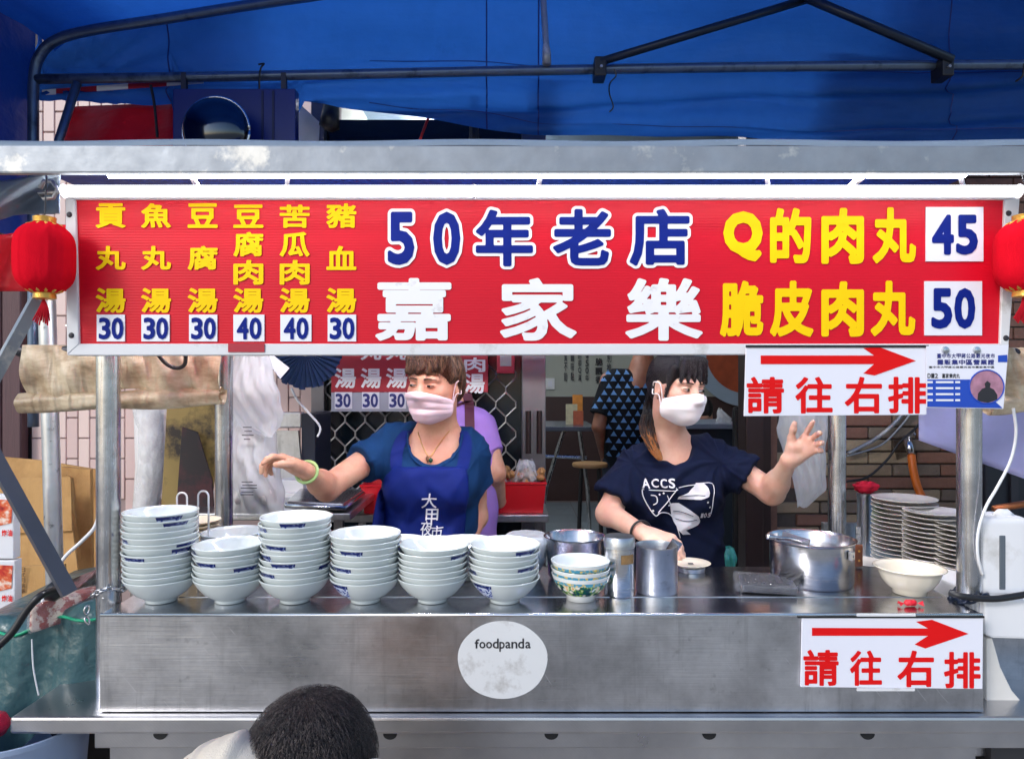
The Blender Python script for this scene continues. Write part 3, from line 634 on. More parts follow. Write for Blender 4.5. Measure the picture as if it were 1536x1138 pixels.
ORD = ['top', 'second', 'third', 'fourth', 'fifth', 'sixth', 'seventh', 'eighth', 'ninth', 'tenth', 'eleventh', 'twelfth', 'thirteenth', 'fourteenth', 'fifteenth', 'sixteenth']
def stack(px, d, n, where, group, zpitch=.0124, special=None, me=BOWL, patch=PATCHME, name='bowl', word='white bowl', scale=1, cat='bowl', z0=None, jit=.0022):
    x = (px-768)/F*d
    for k in range(n):
        i = n-1-k          # from the top
        lab = '%s, %s of %s' % (word, 'topmost' if i == 0 else 'lowest' if k == 0 else ORD[i]+' from the top', where)
        o = link(name, me); tag(o, lab, cat, group)
        o.location = (x+random.uniform(-jit, jit), d+random.uniform(-jit, jit), (H0 if z0 is None else z0)+.0005+k*zpitch); o.rotation_euler = (random.uniform(-.013, .013), random.uniform(-.013, .013), random.uniform(0, 6.28))
        if k == 0: o.rotation_euler[0] = o.rotation_euler[1] = 0
        o.scale = (scale, scale, scale)
        if k == 0 and special is not None: o.rotation_euler[2] = special
        elif k and random.random() < .42: o.rotation_euler[2] = random.uniform(-2.95, -.2)
        elif k: o.rotation_euler[2] = random.uniform(.5, 2.6)
        elif k == 0: o.rotation_euler[2] = 1.6
        if patch:
            c = link('printed_patch', patch, o); c.matrix_parent_inverse.identity()
stack(241, 1.642, 13, 'the thirteen bowl stack beside the post', 'stacked bowls on the counter')
stack(345, 1.642, 7, 'the seven bowl stack between the two tallest', 'stacked bowls on the counter')
stack(444, 1.642, 12, 'the twelve bowl stack', 'stacked bowls on the counter')
stack(549, 1.642, 9, 'the nine bowl stack', 'stacked bowls on the counter', special=-2.25)
stack(650, 1.642, 7, 'the seven high stack beside the nine bowl stack', 'stacked bowls on the counter')
stack(756, 1.642, 7, 'the seven high stack beside the flowered bowls', 'stacked bowls on the counter', special=-2.3)
stack(352, 1.83, 6, 'the rear stack beside the wire rack', 'stacked bowls behind the front row')
stack(598, 1.83, 4, 'the rear stack behind the nine bowl stack', 'stacked bowls behind the front row')
stack(697, 1.83, 4, 'the rear stack behind the flowery based bowls', 'stacked bowls behind the front row')
# flowered rice bowls
def flower():
    m, t = newmat('flowered_glaze'); b = t.b
    tc = t.n('ShaderNodeTexCoord'); sp = t.n('ShaderNodeSeparateXYZ'); t.l(tc.outputs['Object'], sp.inputs[0])
    v = t.n('ShaderNodeTexVoronoi'); v.inputs['Scale'].default_value = 62; t.l(t.coord((1, 1, .8)), v.inputs['Vector'])
    n = t.noise(t.coord((1, 1, .5), rot=(.5, .5, .2)), 75, 2)
    hue = t.ramp(n, [(.36, hx('0d3a4a')), (.46, hx('0f5a4c')), (.53, hx('7fa83c')), (.6, hx('e8e0d0')), (.7, hx('dfa02c'))])
    leaf = t.mix(t.g(v.outputs['Distance'], .25, .4), hx('e9e4d4'), hue)
    rim = t.mix(t.g(t.noise(t.coord(), 120, 2), .5, .6), hx('4f9cb8'), hx('e4c76a'))
    zz = t.n('ShaderNodeMath', operation='GREATER_THAN'); zz.inputs[1].default_value = .043; t.l(sp.outputs[2], zz.inputs[0])
    zl = t.n('ShaderNodeMath', operation='LESS_THAN'); zl.inputs[1].default_value = .016; t.l(sp.outputs[2], zl.inputs[0])
    zr = t.n('ShaderNodeMath', operation='GREATER_THAN'); zr.inputs[1].default_value = .0505; t.l(sp.outputs[2], zr.inputs[0])
    c = t.mix(zz.outputs[0], leaf, rim); c = t.mix(zl.outputs[0], c, hx('e8e8e4')); c = t.mix(zr.outputs[0], c, hx('e8e8e4'))
    t.l(c, b.inputs['Base Color']); b.inputs['Roughness'].default_value = .12; return m
fb_o = [(.0005, .003), (.028, .003), (.029, 0), (.033, 0), (.034, .011), (.044, .018), (.056, .031), (.0635, .045), (.0675, .0575)]
fb_i = [(.0677, .059), (.066, .0595), (.0645, .058), (.060, .045), (.053, .032), (.040, .02), (.02, .015), (.0005, .0145)]
fb = MB().lathe(fb_o, 44); fb.m = 1; fb.lathe([fb_o[-1]]+fb_i, 44); FB = fb.mesh('flowered_bowl', [flower(), PORC], smooth=True)
stack(871, 1.655, 3, 'three before the steel shaker', 'flowered rice bowls', .0155, None, FB, None, 'flowered_bowl', 'teal flowered bowl')
# melamine serving bowl
cb_o = [(.0005, .004), (.030, .004), (.031, 0), (.037, .001), (.038, .010), (.05, .018), (.0605, .034), (.066, .048), (.070, .056), (.077, .060)]
cb_i = [(.0785, .0615), (.0775, .063), (.071, .061), (.065, .054), (.057, .036), (.045, .02), (.02, .014), (.0005, .0135)]
o = MB().lathe(cb_o+cb_i, 48, wob=lambda a, z: 1+(.018*abs(math.sin(a*8)) if .02 < z < .05 else 0)).build('serving_bowl', PORC_C, smooth=True)
o.location = P(1364, 0, 1.72)*1; o.location.z = H0+.0005; o.location.x = (1364-768)/F*1.70; o.location.y = 1.70; tag(o, 'cream melamine bowl with fluted sides in front of the plates', 'bowl')
# plates at the far end
pl_p = [(.0005, .003), (.05, .003), (.052, 0), (.055, .001), (.07, .006), (.098, .0145), (.1, .0155), (.0995, .017), (.096, .0165), (.07, .0085), (.05, .005), (.0005, .005)]
PLATE = MB().lathe(pl_p, 44).mesh('plate', PLATE_M, smooth=True)
def plates(px, d, n, pitch, where, s, z0): stack(px, d, n, where, 'stacked plates at the counter end', pitch, None, PLATE, None, 'plate', 'grey white plate', s, 'plate', z0, .0015)
plates(1356, 2.10, 15, .0125, 'the highest plate stack behind the cream bowl', .88, .966)
plates(1402, 1.97, 14, .0125, 'the middle plate stack', .80, .966)
plates(1452, 1.88, 16, .0122, 'the plate stack touching the post', .78, .93)
sh = tag(MB().box((1.0165, 1.70, .905), (1.62, 2.3, .925)).box((1.04, 2.24, .6), (1.6, 2.27, .905)).box((1.04, 1.72, .6), (1.6, 1.75, .905)).build('side_shelf', STEEL_F, bev=.003), 'steel side shelf carrying the plate stacks', 'shelf')
for q in ((1.07, 1.73), (1.57, 1.73), (1.07, 2.255), (1.57, 2.255)): link('leg', MB().box((q[0]-.015, q[1]-.012, 0), (q[0]+.015, q[1]+.012, .6)).mesh('leg', STEEL_P), sh)
for k in range(3):
    px = (1356, 1402)[0] if k == 0 else 1402
plates(1296, 2.05, 4, .0125, 'the low plate stack beside the pot', .6, H0-.06)
rb = tag(MB().box((.93, 1.95, H0-.075), (1.016, 2.3, H0-.061)).build('rear_ledge', STEEL_F, bev=.002), 'steel ledge behind the counter under the low plate stack', 'shelf')
o = tag(MB().box((1.0, 2.31, .82), (2.2, 2.33, 1.04)).build('splash_sheet', steel('splash', (.6, .62, .66), .3), bev=.002), 'steel splash sheet standing behind the plate stacks', 'panel')
link('leg', MB().box((1.05, 2.31, 0), (1.09, 2.33, .82)).mesh('leg', STEEL_P), o); link('leg', MB().box((2.1, 2.31, 0), (2.14, 2.33, .82)).mesh('leg', STEEL_P), o)

# ------------------------------------------------------------------ pots, cups, packets
def at(px, d, z=H0+.0005): return Vector(((px-768)/F*d, d, z))
def lathe_thing(name, label, cat, prof, loc, m, n=48, **kw):
    o = MB().lathe(prof, n).build(name, m, smooth=60); o.location = loc; return tag(o, label, cat)
c = at(985, 1.715)
cup = thing('steel_cup', 'plain aluminium cup standing before the young woman', 'cup', c)
ALU = steel('aluminium', (.62, .64, .68), .3, brush=(1, 1, 30), scratch=False)
part('cup_body', ALU, cup, lambda b: b.lathe([(.0005, .003), (.044, .003), (.0475, 0), (.049, .004), (.0485, .104), (.0515, .108), (.0515, .1105), (.0482, .1105), (.0465, .104), (.0465, .008), (.0005, .007)], 44, c), smooth=50)
part('liquid', mat('dark_sauce', (.05, .03, .02), .1), cup, lambda b: b.lathe([(.0005, .09), (.0462, .09)], 32, c))
part('ladle_blade', STEEL_POT, cup, lambda b: b.box(c+Vector((.02, .005, .06)), c+Vector((.05, .007, .123)), rot=(.2, .5, .3)))
c = at(929, 1.69)
shk = thing('steel_shaker', 'tall steel shaker with a brown paper label', 'shaker', c)
part('shaker_body', STEEL_POT, shk, lambda b: b.lathe([(.0005, .002), (.032, .002), (.034, 0), (.0355, .004), (.0345, .07), (.0355, .108), (.0348, .112), (.0348, .118)], 40, c), smooth=50)
part('shaker_lid', ALU, shk, lambda b: b.lathe([(.0362, .112), (.0366, .132), (.034, .137), (.02, .1395), (.0005, .14)], 40, c), smooth=50)
part('paper_label', mat('brown_label', hx('8a6a40'), .6, 0, .4, 140), shk, lambda b: b.lathe([(.0362, .078), (.0362, .099)], 12, c, a0=R(-92), a1=R(-35)), smooth=True)
c = at(862, 1.83)
o = lathe_thing('steel_basin', 'wide steel basin behind the flowered bowls', 'basin', [(.0005, .003), (.055, .003), (.06, 0), (.067, .01), (.073, .10), (.079, .104), (.0795, .107), (.076, .108), (.071, .101), (.064, .012), (.0005, .008)], c, STEEL_POT)
c = at(790, 1.86)
wb2 = thing('covered_bowl', 'bowl wrapped in clear plastic beside the steel basin', 'bowl', c)
part('bowl_body', mat('bluish_bowl', hx('8ea2b4'), .3), wb2, lambda b: b.lathe([(.03, 0), (.034, .01), (.05, .04), (.056, .085), (.052, .085), (.03, .02), (.0005, .015)], 32, c), smooth=True)
part('plastic_wrap', FILM_W, wb2, lambda b: b.lathe([(.05, .05), (.0585, .08), (.0575, .098), (.05, .105), (.03, .102), (.0005, .1)], 40, c, wob=lambda a, z: 1+.05*math.sin(a*13)*math.sin(a*5)+.02*math.sin(a*29)), smooth=True)
c = at(1036, 1.90)
o = lathe_thing('saucer', 'cream saucer behind the aluminium cup', 'plate', [(.0005, .003), (.03, .003), (.034, 0), (.05, .008), (.052, .0095), (.049, .0105), (.033, .006), (.0005, .005)], c+Vector((0, 0, .012)), PORC_C)
link('printed_mark', MB().add([(-.008, -.008, .0062), (.006, -.01, .0062), (.008, .01, .0062), (-.006, .01, .0062)], [(0, 1, 2, 3)]).mesh('printed_mark', BLK_INK), o).matrix_parent_inverse.identity()
c = at(1036, 1.90)
o = lathe_thing('saucer_stand', 'low steel dish under the cream saucer', 'dish', [(.0005, 0), (.036, 0), (.037, .011), (.034, .0115), (.0005, .0115)], c, ALU, 24)
# stock pot
c = at(1217, 1.80)
pot = thing('stock_pot', 'large steel stock pot with a ladle across its rim', 'pot', c)
part('pot_body', STEEL_POT, pot, lambda b: b.lathe([(.0005, .004), (.085, .004), (.094, 0), (.0975, .006), (.099, .102), (.104, .106), (.1045, .109), (.101, .1095), (.0965, .103), (.0945, .01), (.0005, .008)], 56, c), smooth=50)
part('soup', mat('thin_soup', hx('4c4a52'), .06), pot, lambda b: b.lathe([(.0005, .07), (.096, .07)], 40, c))
lug = part('lug', STEEL, pot, lambda b: b.box(c+Vector((.052, -.0905, .074)), c+Vector((.068, -.0815, .094)), rot=(0, 0, .6)), bev=.002)
part('rivet', STEEL_POT, lug, lambda b: b.lathe([(0, -.003), (.003, -.002), (.0035, 0)], 10, c+Vector((.062, -.0885, .084)), 'y'))
o = part('ladle', STEEL_POT, None, lambda b: b.tube(spline([c+Vector((-.122, -.03, .118)), c+Vector((-.09, -.02, .112)), c+Vector((-.05, .0, .105)), c+Vector((.0, .02, .085))], 5), [.007]*4+[.005]*12, 8), smooth=True); tag(o, 'steel ladle handle resting over the stock pot rim', 'ladle')
o = part('divider', STEEL, None, lambda b: b.box(c+Vector((-.032, -.02, .06)), c+Vector((-.028, .08, .108)), rot=(0, .2, .3)), bev=.0005); tag(o, 'thin steel divider plate standing in the stock pot', 'plate')
# wrapped packet
c = at(1152, 1.735)
pk = thing('wrapped_packet', 'flat dark packet wrapped in clear film on the counter', 'packet', c)
part('packet_contents', mat('dark_packet', hx('2a2b34'), .3, 0, .6, 40, bump=.4), pk, lambda b: b.box(c+Vector((-.065, -.05, .002)), c+Vector((.06, .05, .02)), rot=(0, 0, -.22)), bev=.006)
for k in range(6): part('packet_bar', mat('dark_packet_bar', hx('2a2c34'), .35), pk, lambda b: b.box(c+Vector((-.055+.018*k, -.035, .0205)), c+Vector((-.045+.018*k, .04, .0235)), rot=(0, 0, -.22), piv=c), bev=.001, seg=1)
part('film', clear('thin_film', (.35, .36, .4), .02, .1, 40), pk, lambda b: b.box(c+Vector((-.078, -.056, .001)), c+Vector((.074, .056, .026)), rot=(0, 0, -.22)), bev=.009)
c = at(1366, 1.60)
cw = thing('sweet_wrapper', 'small red sweet in a twisted wrapper near the counter edge', 'sweet', c)
RW = mat('red_foil', hx('d81c2c'), .3, 0, .4, 90, bump=.6, bs=120)
part('sweet_body', RW, cw, lambda b: b.tube([c+Vector((-.014, 0, .007)), c+Vector((-.009, 0, .0075)), c+Vector((.01, .002, .0075)), c+Vector((.014, .002, .007))], [.003, .0072, .0072, .003], 10), smooth=True)
for s in (-1, 1): part('twist', RW, cw, lambda b: b.add([c+Vector((s*.014, 0, .007)), c+Vector((s*.026, -.007, .002)), c+Vector((s*.028, .001, .012)), c+Vector((s*.025, .009, .003))], [(0, 1, 2), (0, 2, 3)]))
# cleaver and cloths by the pot
kn = thing('cleaver', 'cleaver with a brown riveted handle standing behind the pot', 'knife', at(1287, 1.93))
c = at(1287, 1.93)
part('handle', mat('brown_handle', hx('6b3a1e'), .5, 0, .25, 20, stretch=(1, 1, .2)), kn, lambda b: b.box(c+Vector((-.011, -.006, .003)), c+Vector((.011, .006, .062))), bev=.004)
part('blade_tang', STEEL_POT, kn, lambda b: b.box(c+Vector((-.006, -.002, .062)), c+Vector((.006, .002, .11))))
for z in (.02, .045): part('rivet', GOLD, kn, lambda b: b.lathe([(0, -.008), (.0028, -.0075), (.003, -.006)], 10, c+Vector((0, 0, z)), 'y'))
can = lathe_thing('utensil_can', 'steel utensil can with a red cap beside the plates', 'can', [(.0005, 0), (.022, 0), (.022, .14), (.024, .142), (.024, .148), (.02, .15), (.0005, .15)], Vector(((1297-768)/F*2.25, 2.25, H0+.0)), ALU, 28)
link('leg', MB().tube([(0, 0, -.98), (0, 0, 0)], .02, 10).mesh('leg', ALU), can).matrix_parent_inverse.identity()
def cloth(name, label, m, c, rx, rz, seed):
    rs = random.Random(seed); ph = [rs.uniform(0, 6) for _ in range(6)]
    def f(u, v):
        a = 2*math.pi*u; t = math.pi*v; k = 1+.16*math.sin(3*a+ph[0])*math.sin(t)+.1*math.sin(5*a+4*t+ph[1])+.06*math.sin(9*t+ph[2])
        return (c[0]+rx*k*math.sin(t)*math.cos(a), c[1]+rx*.6*k*math.sin(t)*math.sin(a), c[2]+rz*math.cos(t)*k)
    return tag(MB().grid(f, 28, 18).build(name, m, smooth=True), label, 'cloth')
cloth('red_cloth', 'crumpled red cloth draped over the utensil can', fabric('red_cloth', hx('b01830'), .8), ((1298-768)/F*2.22, 2.22, 1.168), .036, .018, 3)
cloth('green_cloth', 'crumpled green cloth hanging beside the plates', fabric('green_cloth', hx('0f8040'), .8), ((1319-768)/F*2.2, 2.19, 1.11), .02, .034, 5)
# white dispenser and tub at the end
wd = thing('towel_dispenser', 'white plastic paper dispenser with a slim viewing slot', 'dispenser', (1.17, 1.66, .9))
part('case', WHITE_PL, wd, lambda b: b.pbox(1471, 776, 1546, 893, 1.63, .09), bev=.018, seg=4, smooth=40)
part('slot', mat('grey_window', hx('5c646c'), .2), wd, lambda b: b.pbox(1500, 803, 1508.5, 884, 1.6275, .004), bev=.0015)
part('latch', WHITE_PL, wd, lambda b: b.tube([P(1494, 775, 1.66), P(1500, 769, 1.66), P(1509, 769, 1.66), P(1516, 775, 1.66)], .01, 10), smooth=True)
tubp = [(1476, 897), (1545, 900), (1600, 905), (1600, 1075), (1536, 1062), (1520, 1035), (1508, 990), (1500, 957), (1490, 957), (1478, 957)]
o = tag(MB().prism([P(x, y, 1.60) for x, y in [(1476, 897), (1600, 900), (1600, 960), (1490, 957), (1478, 952)]], (0, .3, 0)).build('white_tub', WHITE_PL, bev=.006), 'white plastic tub beside the counter under the dispenser', 'tub')
part('support', mat('pale_board', hx('d6d2cc'), .5), o, lambda b: b.prism([P(x, y, 1.61) for x, y in [(1480, 957), (1489, 957), (1501, 1000), (1518, 1035), (1545, 1066), (1480, 1054)]], (0, .25, 0)), bev=.003)
part('liner', FILM_W, o, lambda b: b.grid(lambda u, v: tuple(P(1506+u*60, 966+v*60+6*math.sin(u*9), 1.75+.02*math.sin(u*14+v*9))), 12, 8), smooth=True)
part('pink_rim', mat('pink_plastic', hx('d060a0'), .4), o, lambda b: b.pbox(1506, 961, 1600, 967, 1.74, .01))
sto = tag(MB().box((1.13, 1.70, 0), (1.5, 2.0, .745)).build('stool_box', mat('dark_box', hx('38383c'), .6), bev=.01), 'dark box under the white tub beside the counter', 'box')
o = part('power_cable', WHITE_PL, None, lambda b: b.tube(spline([P(1520, 612, 1.6), P(1524, 650, 1.6), P(1516, 690, 1.6), P(1496, 730, 1.6), P(1478, 762, 1.6), P(1467, 800, 1.605), P(1467, 835, 1.61), P(1474, 862, 1.62)], 6), .0035, 6), smooth=True); tag(o, 'white power cord hanging down beside the post and the dispenser', 'cord')
# rolled rain curtains
def roll(label, x0, x1, ytop, yroll, d, parts_seed):
    t = thing('rain_curtain', label, 'curtain', P(x0, yroll, d)); a, b2 = P(x0, ytop, d), P(x1, ytop, d)
    part('curtain_pipe', DARKM, t, lambda b: b.tube([a+Vector((-.02, 0, 0)), b2], [.0145, .0145], 14, cap=False), smooth=50)
    zr = P(0, yroll, d).z
    def sheet(u, v):
        x = a.x+(b2.x-a.x)*u+(.012*v if u < .5 else 0); z = a.z+.0135+(zr-a.z)*v-.01*math.sin(u*9)*v+.018*u*v
        return (x, d-.016-.014*math.sin(v*3.1)-.006*math.sin(u*23+v*4)-.004*math.sin(u*51-v*7), z)
    part('curtain_sheet', CANVAS, t, lambda b: b.grid(sheet, 60, 14), smooth=True)
    sp = [(.007+.0011*k, k*.55) for k in range(22)]
    def f(u, v):
        k = v*21; r = .007+.0011*k+.0012*math.sin(k*3+u*8); q = k*.62
        return (a.x-.012+(b2.x-a.x+.01)*u, d-.005+r*math.cos(q), zr+.018*u+r*math.sin(q)*(1+.1*math.sin(u*11)))
    part('curtain_roll', CANVAS, t, lambda b: b.grid(f, 40, 84), smooth=True); return t
roll('stained canvas rain curtain rolled up behind the post on the cardboard side', 40, 336, 526, 603, 1.78, 1)
roll('stained canvas rain curtain rolled up beside the permit card', 1488, 1640, 530, 606, 1.74, 2)
# lanterns
def lantern(label, px, py, d, r, h, tilt=0):
    c = P(px, py, d); t = thing('paper_lantern', label, 'lantern', c, 'red lanterns at the sign ends')
    pr = []
    for k in range(19):
        q = -1+2*k/18; pr.append((r*(1-abs(q)**4.2*.58), q*h))
    part('lantern_body', LANTERN, t, lambda b: b.lathe(pr, 40, c, wob=lambda a, z: 1-.035*abs(math.sin(a*8))), smooth=True)
    for s in (1, -1):
        part('lantern_cap', GOLD, t, lambda b: b.lathe([(.02, 0), (.021, s*.012), (.014, s*.014), (.0005, s*.014)], 20, c+Vector((0, 0, s*(h-.001)))), smooth=40)
        part('cap_fringe', GOLD, t, lambda b: b.lathe([(.0195, 0), (.028, -s*.004), (.031, -s*.009)], 40, c+Vector((0, 0, s*(h+.001))), wob=lambda a, z: 1+.12*math.sin(a*12)))
    part('hanging_wire', DARKM, t, lambda b: b.tube([c+Vector((0, 0, h+.012)), c+Vector((.003, 0, h+.07)), c+Vector((-.002, .01, h+.11))], .0015, 5))
    for k in range(9): part('tassel_thread', fabric('tassel_red', hx('b00c20'), .8) if 'tassel_red' not in MATS else MATS['tassel_red'], t, lambda b: b.tube(spline([c+Vector((-.002, 0, -h-.012)), c+Vector((-.008+.002*k, -.003, -h-.03)), c+Vector((-.022+.0035*k, -.002+.001*k, -h-.055-.003*(k % 4)))], 4), .0016, 5))
    return t
lantern('red paper lantern with gold caps at the soup end of the signboard', 67, 387, 1.44, .056, .070)
lantern('red paper lantern with gold caps at the price end of the signboard', 1536, 384, 1.44, .054, .070)

# ------------------------------------------------------------------ clutter at the cardboard side
o = part('support_pole', mat('old_galvanised', (.62, .63, .64), .38, .8, .3, 14, rvar=.15, dirt=(.2, .2, .2), ds=22, dth=(.6, .7)), None, lambda b: b.tube([P(68, 420, 2.2), P(70, 440, 2.2), P(84, 930, 2.2), Vector((P(86, 0, 2.2).x, 2.2, 0))], .0245, 14), smooth=50); tag(o, 'galvanised pole in front of the cardboard sheets', 'pole')
o = part('stall_strut', GALV, None, lambda b: b.tube([P(56, 448, 1.47), P(-60, 660, 1.47)], .0155, 4)); tag(o, 'pale galvanised square strut slanting below the lantern', 'strut')
o = part('stall_strut', mat('grey_steel_strut', hx('5a5a62'), .4, .6, .3, 10), None, lambda b: b.tube([P(-50, 610, 1.62), P(104, 890, 1.62)], .021, 4)); tag(o, 'dark grey square steel strut slanting down past the cardboard', 'strut')
o = MB().grid(lambda u, v: tuple(P(-60+u*150, 262+v*92-u*v*40+10*math.sin(u*4+v*3), 1.62+.05*math.sin(u*6+v*5)+.1*v)), 22, 14).build('grey_tarp', TARP_GREY, smooth=True, solid=.003); tag(o, 'bunched grey tarpaulin behind the lantern above the red banner', 'tarpaulin')
o = part('clip_lamp', STEEL, None, lambda b: b.tube([P(x, y, 1.5) for x, y in ((60, 283), (66, 272), (78, 272), (86, 284), (80, 297), (66, 298), (58, 290))]+[P(95, 288, 1.5)], .0045, 8), smooth=True); tag(o, 'bent wire hook at the end of the lit tube', 'hook')
# flattened cartons
def sheetbox(label, pts, d, th, tilt, m=CARDBOARD, name='cardboard_sheet', cat='cardboard', group='flattened cartons against the wall', flap=None):
    t = thing(name, label, cat, P(pts[-1][0], pts[-1][1], d), group)
    part('panel', m, t, lambda b: b.prism([P(x, y, d+tilt*(940-y)/300) for x, y in pts], (0, th, 0)), bev=.001, seg=1)
    if flap: part('flap', m, t, lambda b: b.prism([P(x, y, d-.012+tilt*(940-y)/300) for x, y in flap], (0, .005, 0)), bev=.001, seg=1)
    return t
sheetbox('tall flattened carton at the back of the cardboard pile', [(-30, 682), (60, 690), (146, 704), (150, 940), (-30, 940)], 2.75, .01, .15)
sheetbox('upright carton with folded brown flap edges beside the pole', [(92, 700), (135, 704), (137, 850), (118, 890), (92, 880)], 2.62, .02, .12, flap=[(98, 712), (104, 714), (122, 838), (116, 842)])
sheetbox('flattened carton in front with a creased upper flap', [(12, 718), (108, 716), (110, 800), (118, 865), (110, 935), (20, 940)], 2.5, .008, .1, flap=[(14, 717), (106, 715), (108, 796), (16, 800)])
ct = sheetbox('low carton with printed characters behind the meat block', [(22, 850), (96, 846), (104, 935), (24, 960)], 2.35, .012, .05)
line('日式月桃酥', (30, 850, 38, 890), 2.347+.05*70/300-.004, mat('brown_print', hx('5a3c1c'), .8), ct, .02, 24, vertical=True)
def foodprint():
    m, t = newmat('red_food_print'); n = t.noise(t.coord((1, 1, 1.3)), 26, 4, .6)
    t.l(t.ramp(n, [(.3, hx('5c1410')), (.44, hx('c02c20')), (.55, hx('d86a3c')), (.66, hx('ecd8c8'))]), t.b.inputs['Base Color']); t.b.inputs['Roughness'].default_value = .35; return m
REDBOX = foodprint(); BXW = mat('carton_white', hx('dcdce0'), .4, 0, .05, 8)
for k, (y0, y1, lab) in enumerate(((742, 838, 'upper'), (840, 950, 'lower'))):
    t = thing('food_carton', '%s red and white food carton in the pile beside the cardboard' % lab, 'carton', P(0, y1, 2.0), 'red and white food cartons')
    part('carton_body', BXW, t, lambda b: b.pbox(-60, y0, 20+2*k, y1, 2.0, .03), bev=.003)
    part('printed_panel', REDBOX, t, lambda b: b.add([P(-60, y0+4, 1.998), P(19, y0+8, 1.998), P(17, y0+42, 1.998), P(-60, y0+60, 1.998)], [(0, 1, 2, 3)]))
    line('炸油', (2, y0+52, 19, y0+62), 1.997, RED_INK, t, .03, 24)
# meat block on an oilcloth covered cart
cv = thing('covered_cart', 'low cart draped in blue green oilcloth with a bright green hem', 'cart', P(60, 1080, 1.75))
def drape(u, v):
    x = P(-70, 0, 1.72).x+(P(150, 0, 1.72).x-P(-70, 0, 1.72).x)*u; top = P(0, 955-38*u, 1.72).z
    if v < .45: q = v/.45; return (x, 2.2-q*.48, top+.012+.012*math.sin(u*9)*q+.02*(1-q))
    q = (v-.45)/.55; return (x+.02*math.sin(q*3)*u, 1.72-.012*math.sin(u*16+q*3)-.02*q, top-q*.30*(1-.55*max(0, u-.35))+.01*math.sin(u*11))
part('oilcloth', TARP_GREEN, cv, lambda b: b.grid(drape, 44, 30), smooth=True)
part('green_hem', mat('green_tape', hx('1fa076'), .4), cv, lambda b: b.tube([Vector(drape(k/24, .47))+Vector((0, -.004, .002)) for k in range(25)], .006, 6, squash=.6), smooth=True)
part('tie_string', WHITE_PL, cv, lambda b: b.tube(spline([P(48, 958, 1.695), P(50, 1000, 1.69), P(58, 1042, 1.69)], 5), .0018, 5))
part('cart_body', DARKM, cv, lambda b: b.box((-1.6, 1.76, 0), (-1.08, 2.2, .7)))
mb_ = thing('meat_block', 'block of frozen red meat in plastic on the oilcloth', 'meat', P(95, 940, 1.72))
MEAT = mat('frozen_meat', hx('a2382c'), .3, 0, .5, 30, bump=.6, bs=40, dirt=hx('e6cfc0'), ds=26, dth=(.5, .56))
def meat(u, v):
    a = 2*math.pi*v; k = 1+.06*math.sin(u*11+v*9)+.05*math.sin(v*23)
    e = max(.02, 1-abs(2*u-1)**8); sx = math.copysign(abs(math.cos(a))**.4, math.cos(a)); sz = math.copysign(abs(math.sin(a))**.4, math.sin(a))
    p0 = P(52, 922, 1.70); p1 = P(152, 898, 1.84); c = p0.lerp(p1, u)
    return (c.x-.01*sx*k*0, c.y+.055*sx*k*e, c.z+.032*sz*k*e)
part('meat_slab', MEAT, mb_, lambda b: b.grid(meat, 22, 24), smooth=60)
part('film', clear('meat_film', (.9, .9, .92), .0, .12, 30), mb_, lambda b: b.grid(lambda u, v: tuple((Vector(meat(u, v))-P(103, 916, 1.8))*1.06+P(103, 916, 1.8)), 22, 24), smooth=True)
o = part('maroon_bag', clear('maroon_film', hx('6a2c30'), .8, .3), None, lambda b: b.grid(lambda u, v: tuple(P(108+u*75, 868+v*46-30*u*(1-v), 1.95+.05*math.sin(u*8+v*11))), 18, 12), smooth=True); tag(o, 'maroon plastic wrapping behind the front post', 'wrapping')
o = part('black_cable', BLACK, None, lambda b: b.tube(spline([P(-10, 975, 1.62), P(18, 948, 1.63), P(40, 915, 1.64), P(62, 892, 1.65), P(84, 884, 1.7)], 6), .0085, 8), smooth=True); tag(o, 'thick black cable beside the cardboard', 'cable')
o = part('white_cable', WHITE_PL, None, lambda b: b.tube(spline([P(150, 762, 1.9), P(142, 790, 1.9), P(122, 812, 1.9), P(100, 832, 1.9), P(88, 850, 1.9), P(80, 876, 1.88), P(66, 892, 1.86), P(65, 920, 1.84), P(74, 935, 1.82)], 6), .005, 6), smooth=True); tag(o, 'white cable looping between pole and post', 'cable')
o = part('power_plug', BLACK, None, lambda b: b.tube([P(76, 878, 1.72), P(84, 885, 1.72), P(92, 893, 1.72)], [.022, .03, .018], 10), smooth=True); tag(o, 'black plug box at the foot of the pole', 'plug')
o = MB().lathe([(.0005, 0), (.13, 0), (.15, .25), (.156, .252), (.156, .262), (.148, .262), (.13, .02), (.0005, .015)], 36).build('blue_bucket', mat('pale_blue_plastic', hx('b4c4dc'), .35, transl=.3), smooth=40); o.location = (-1.12, 1.62, .47); tag(o, 'pale blue plastic bucket under the end of the steel table', 'bucket')
o2 = tag(MB().box((-1.3, 1.5, 0), (-.96, 1.76, .469)).build('crate', mat('dark_crate', hx('24282c'), .6), bev=.006), 'dark crate under the pale blue bucket', 'crate')
o = MB().lathe([(.0005, -.03), (.03, -.025), (.04, 0), (.03, .025), (.0005, .03)], 20).build('red_bag', mat('red_bag_plastic', hx('c8143c'), .35, 0, .3, 30, bump=.5), smooth=True); o.location = P(-14, 1092, 1.62); o.scale = (1, 1, .8); o.location.z = .722; tag(o, 'small red bag resting in the pale blue bucket', 'bag')
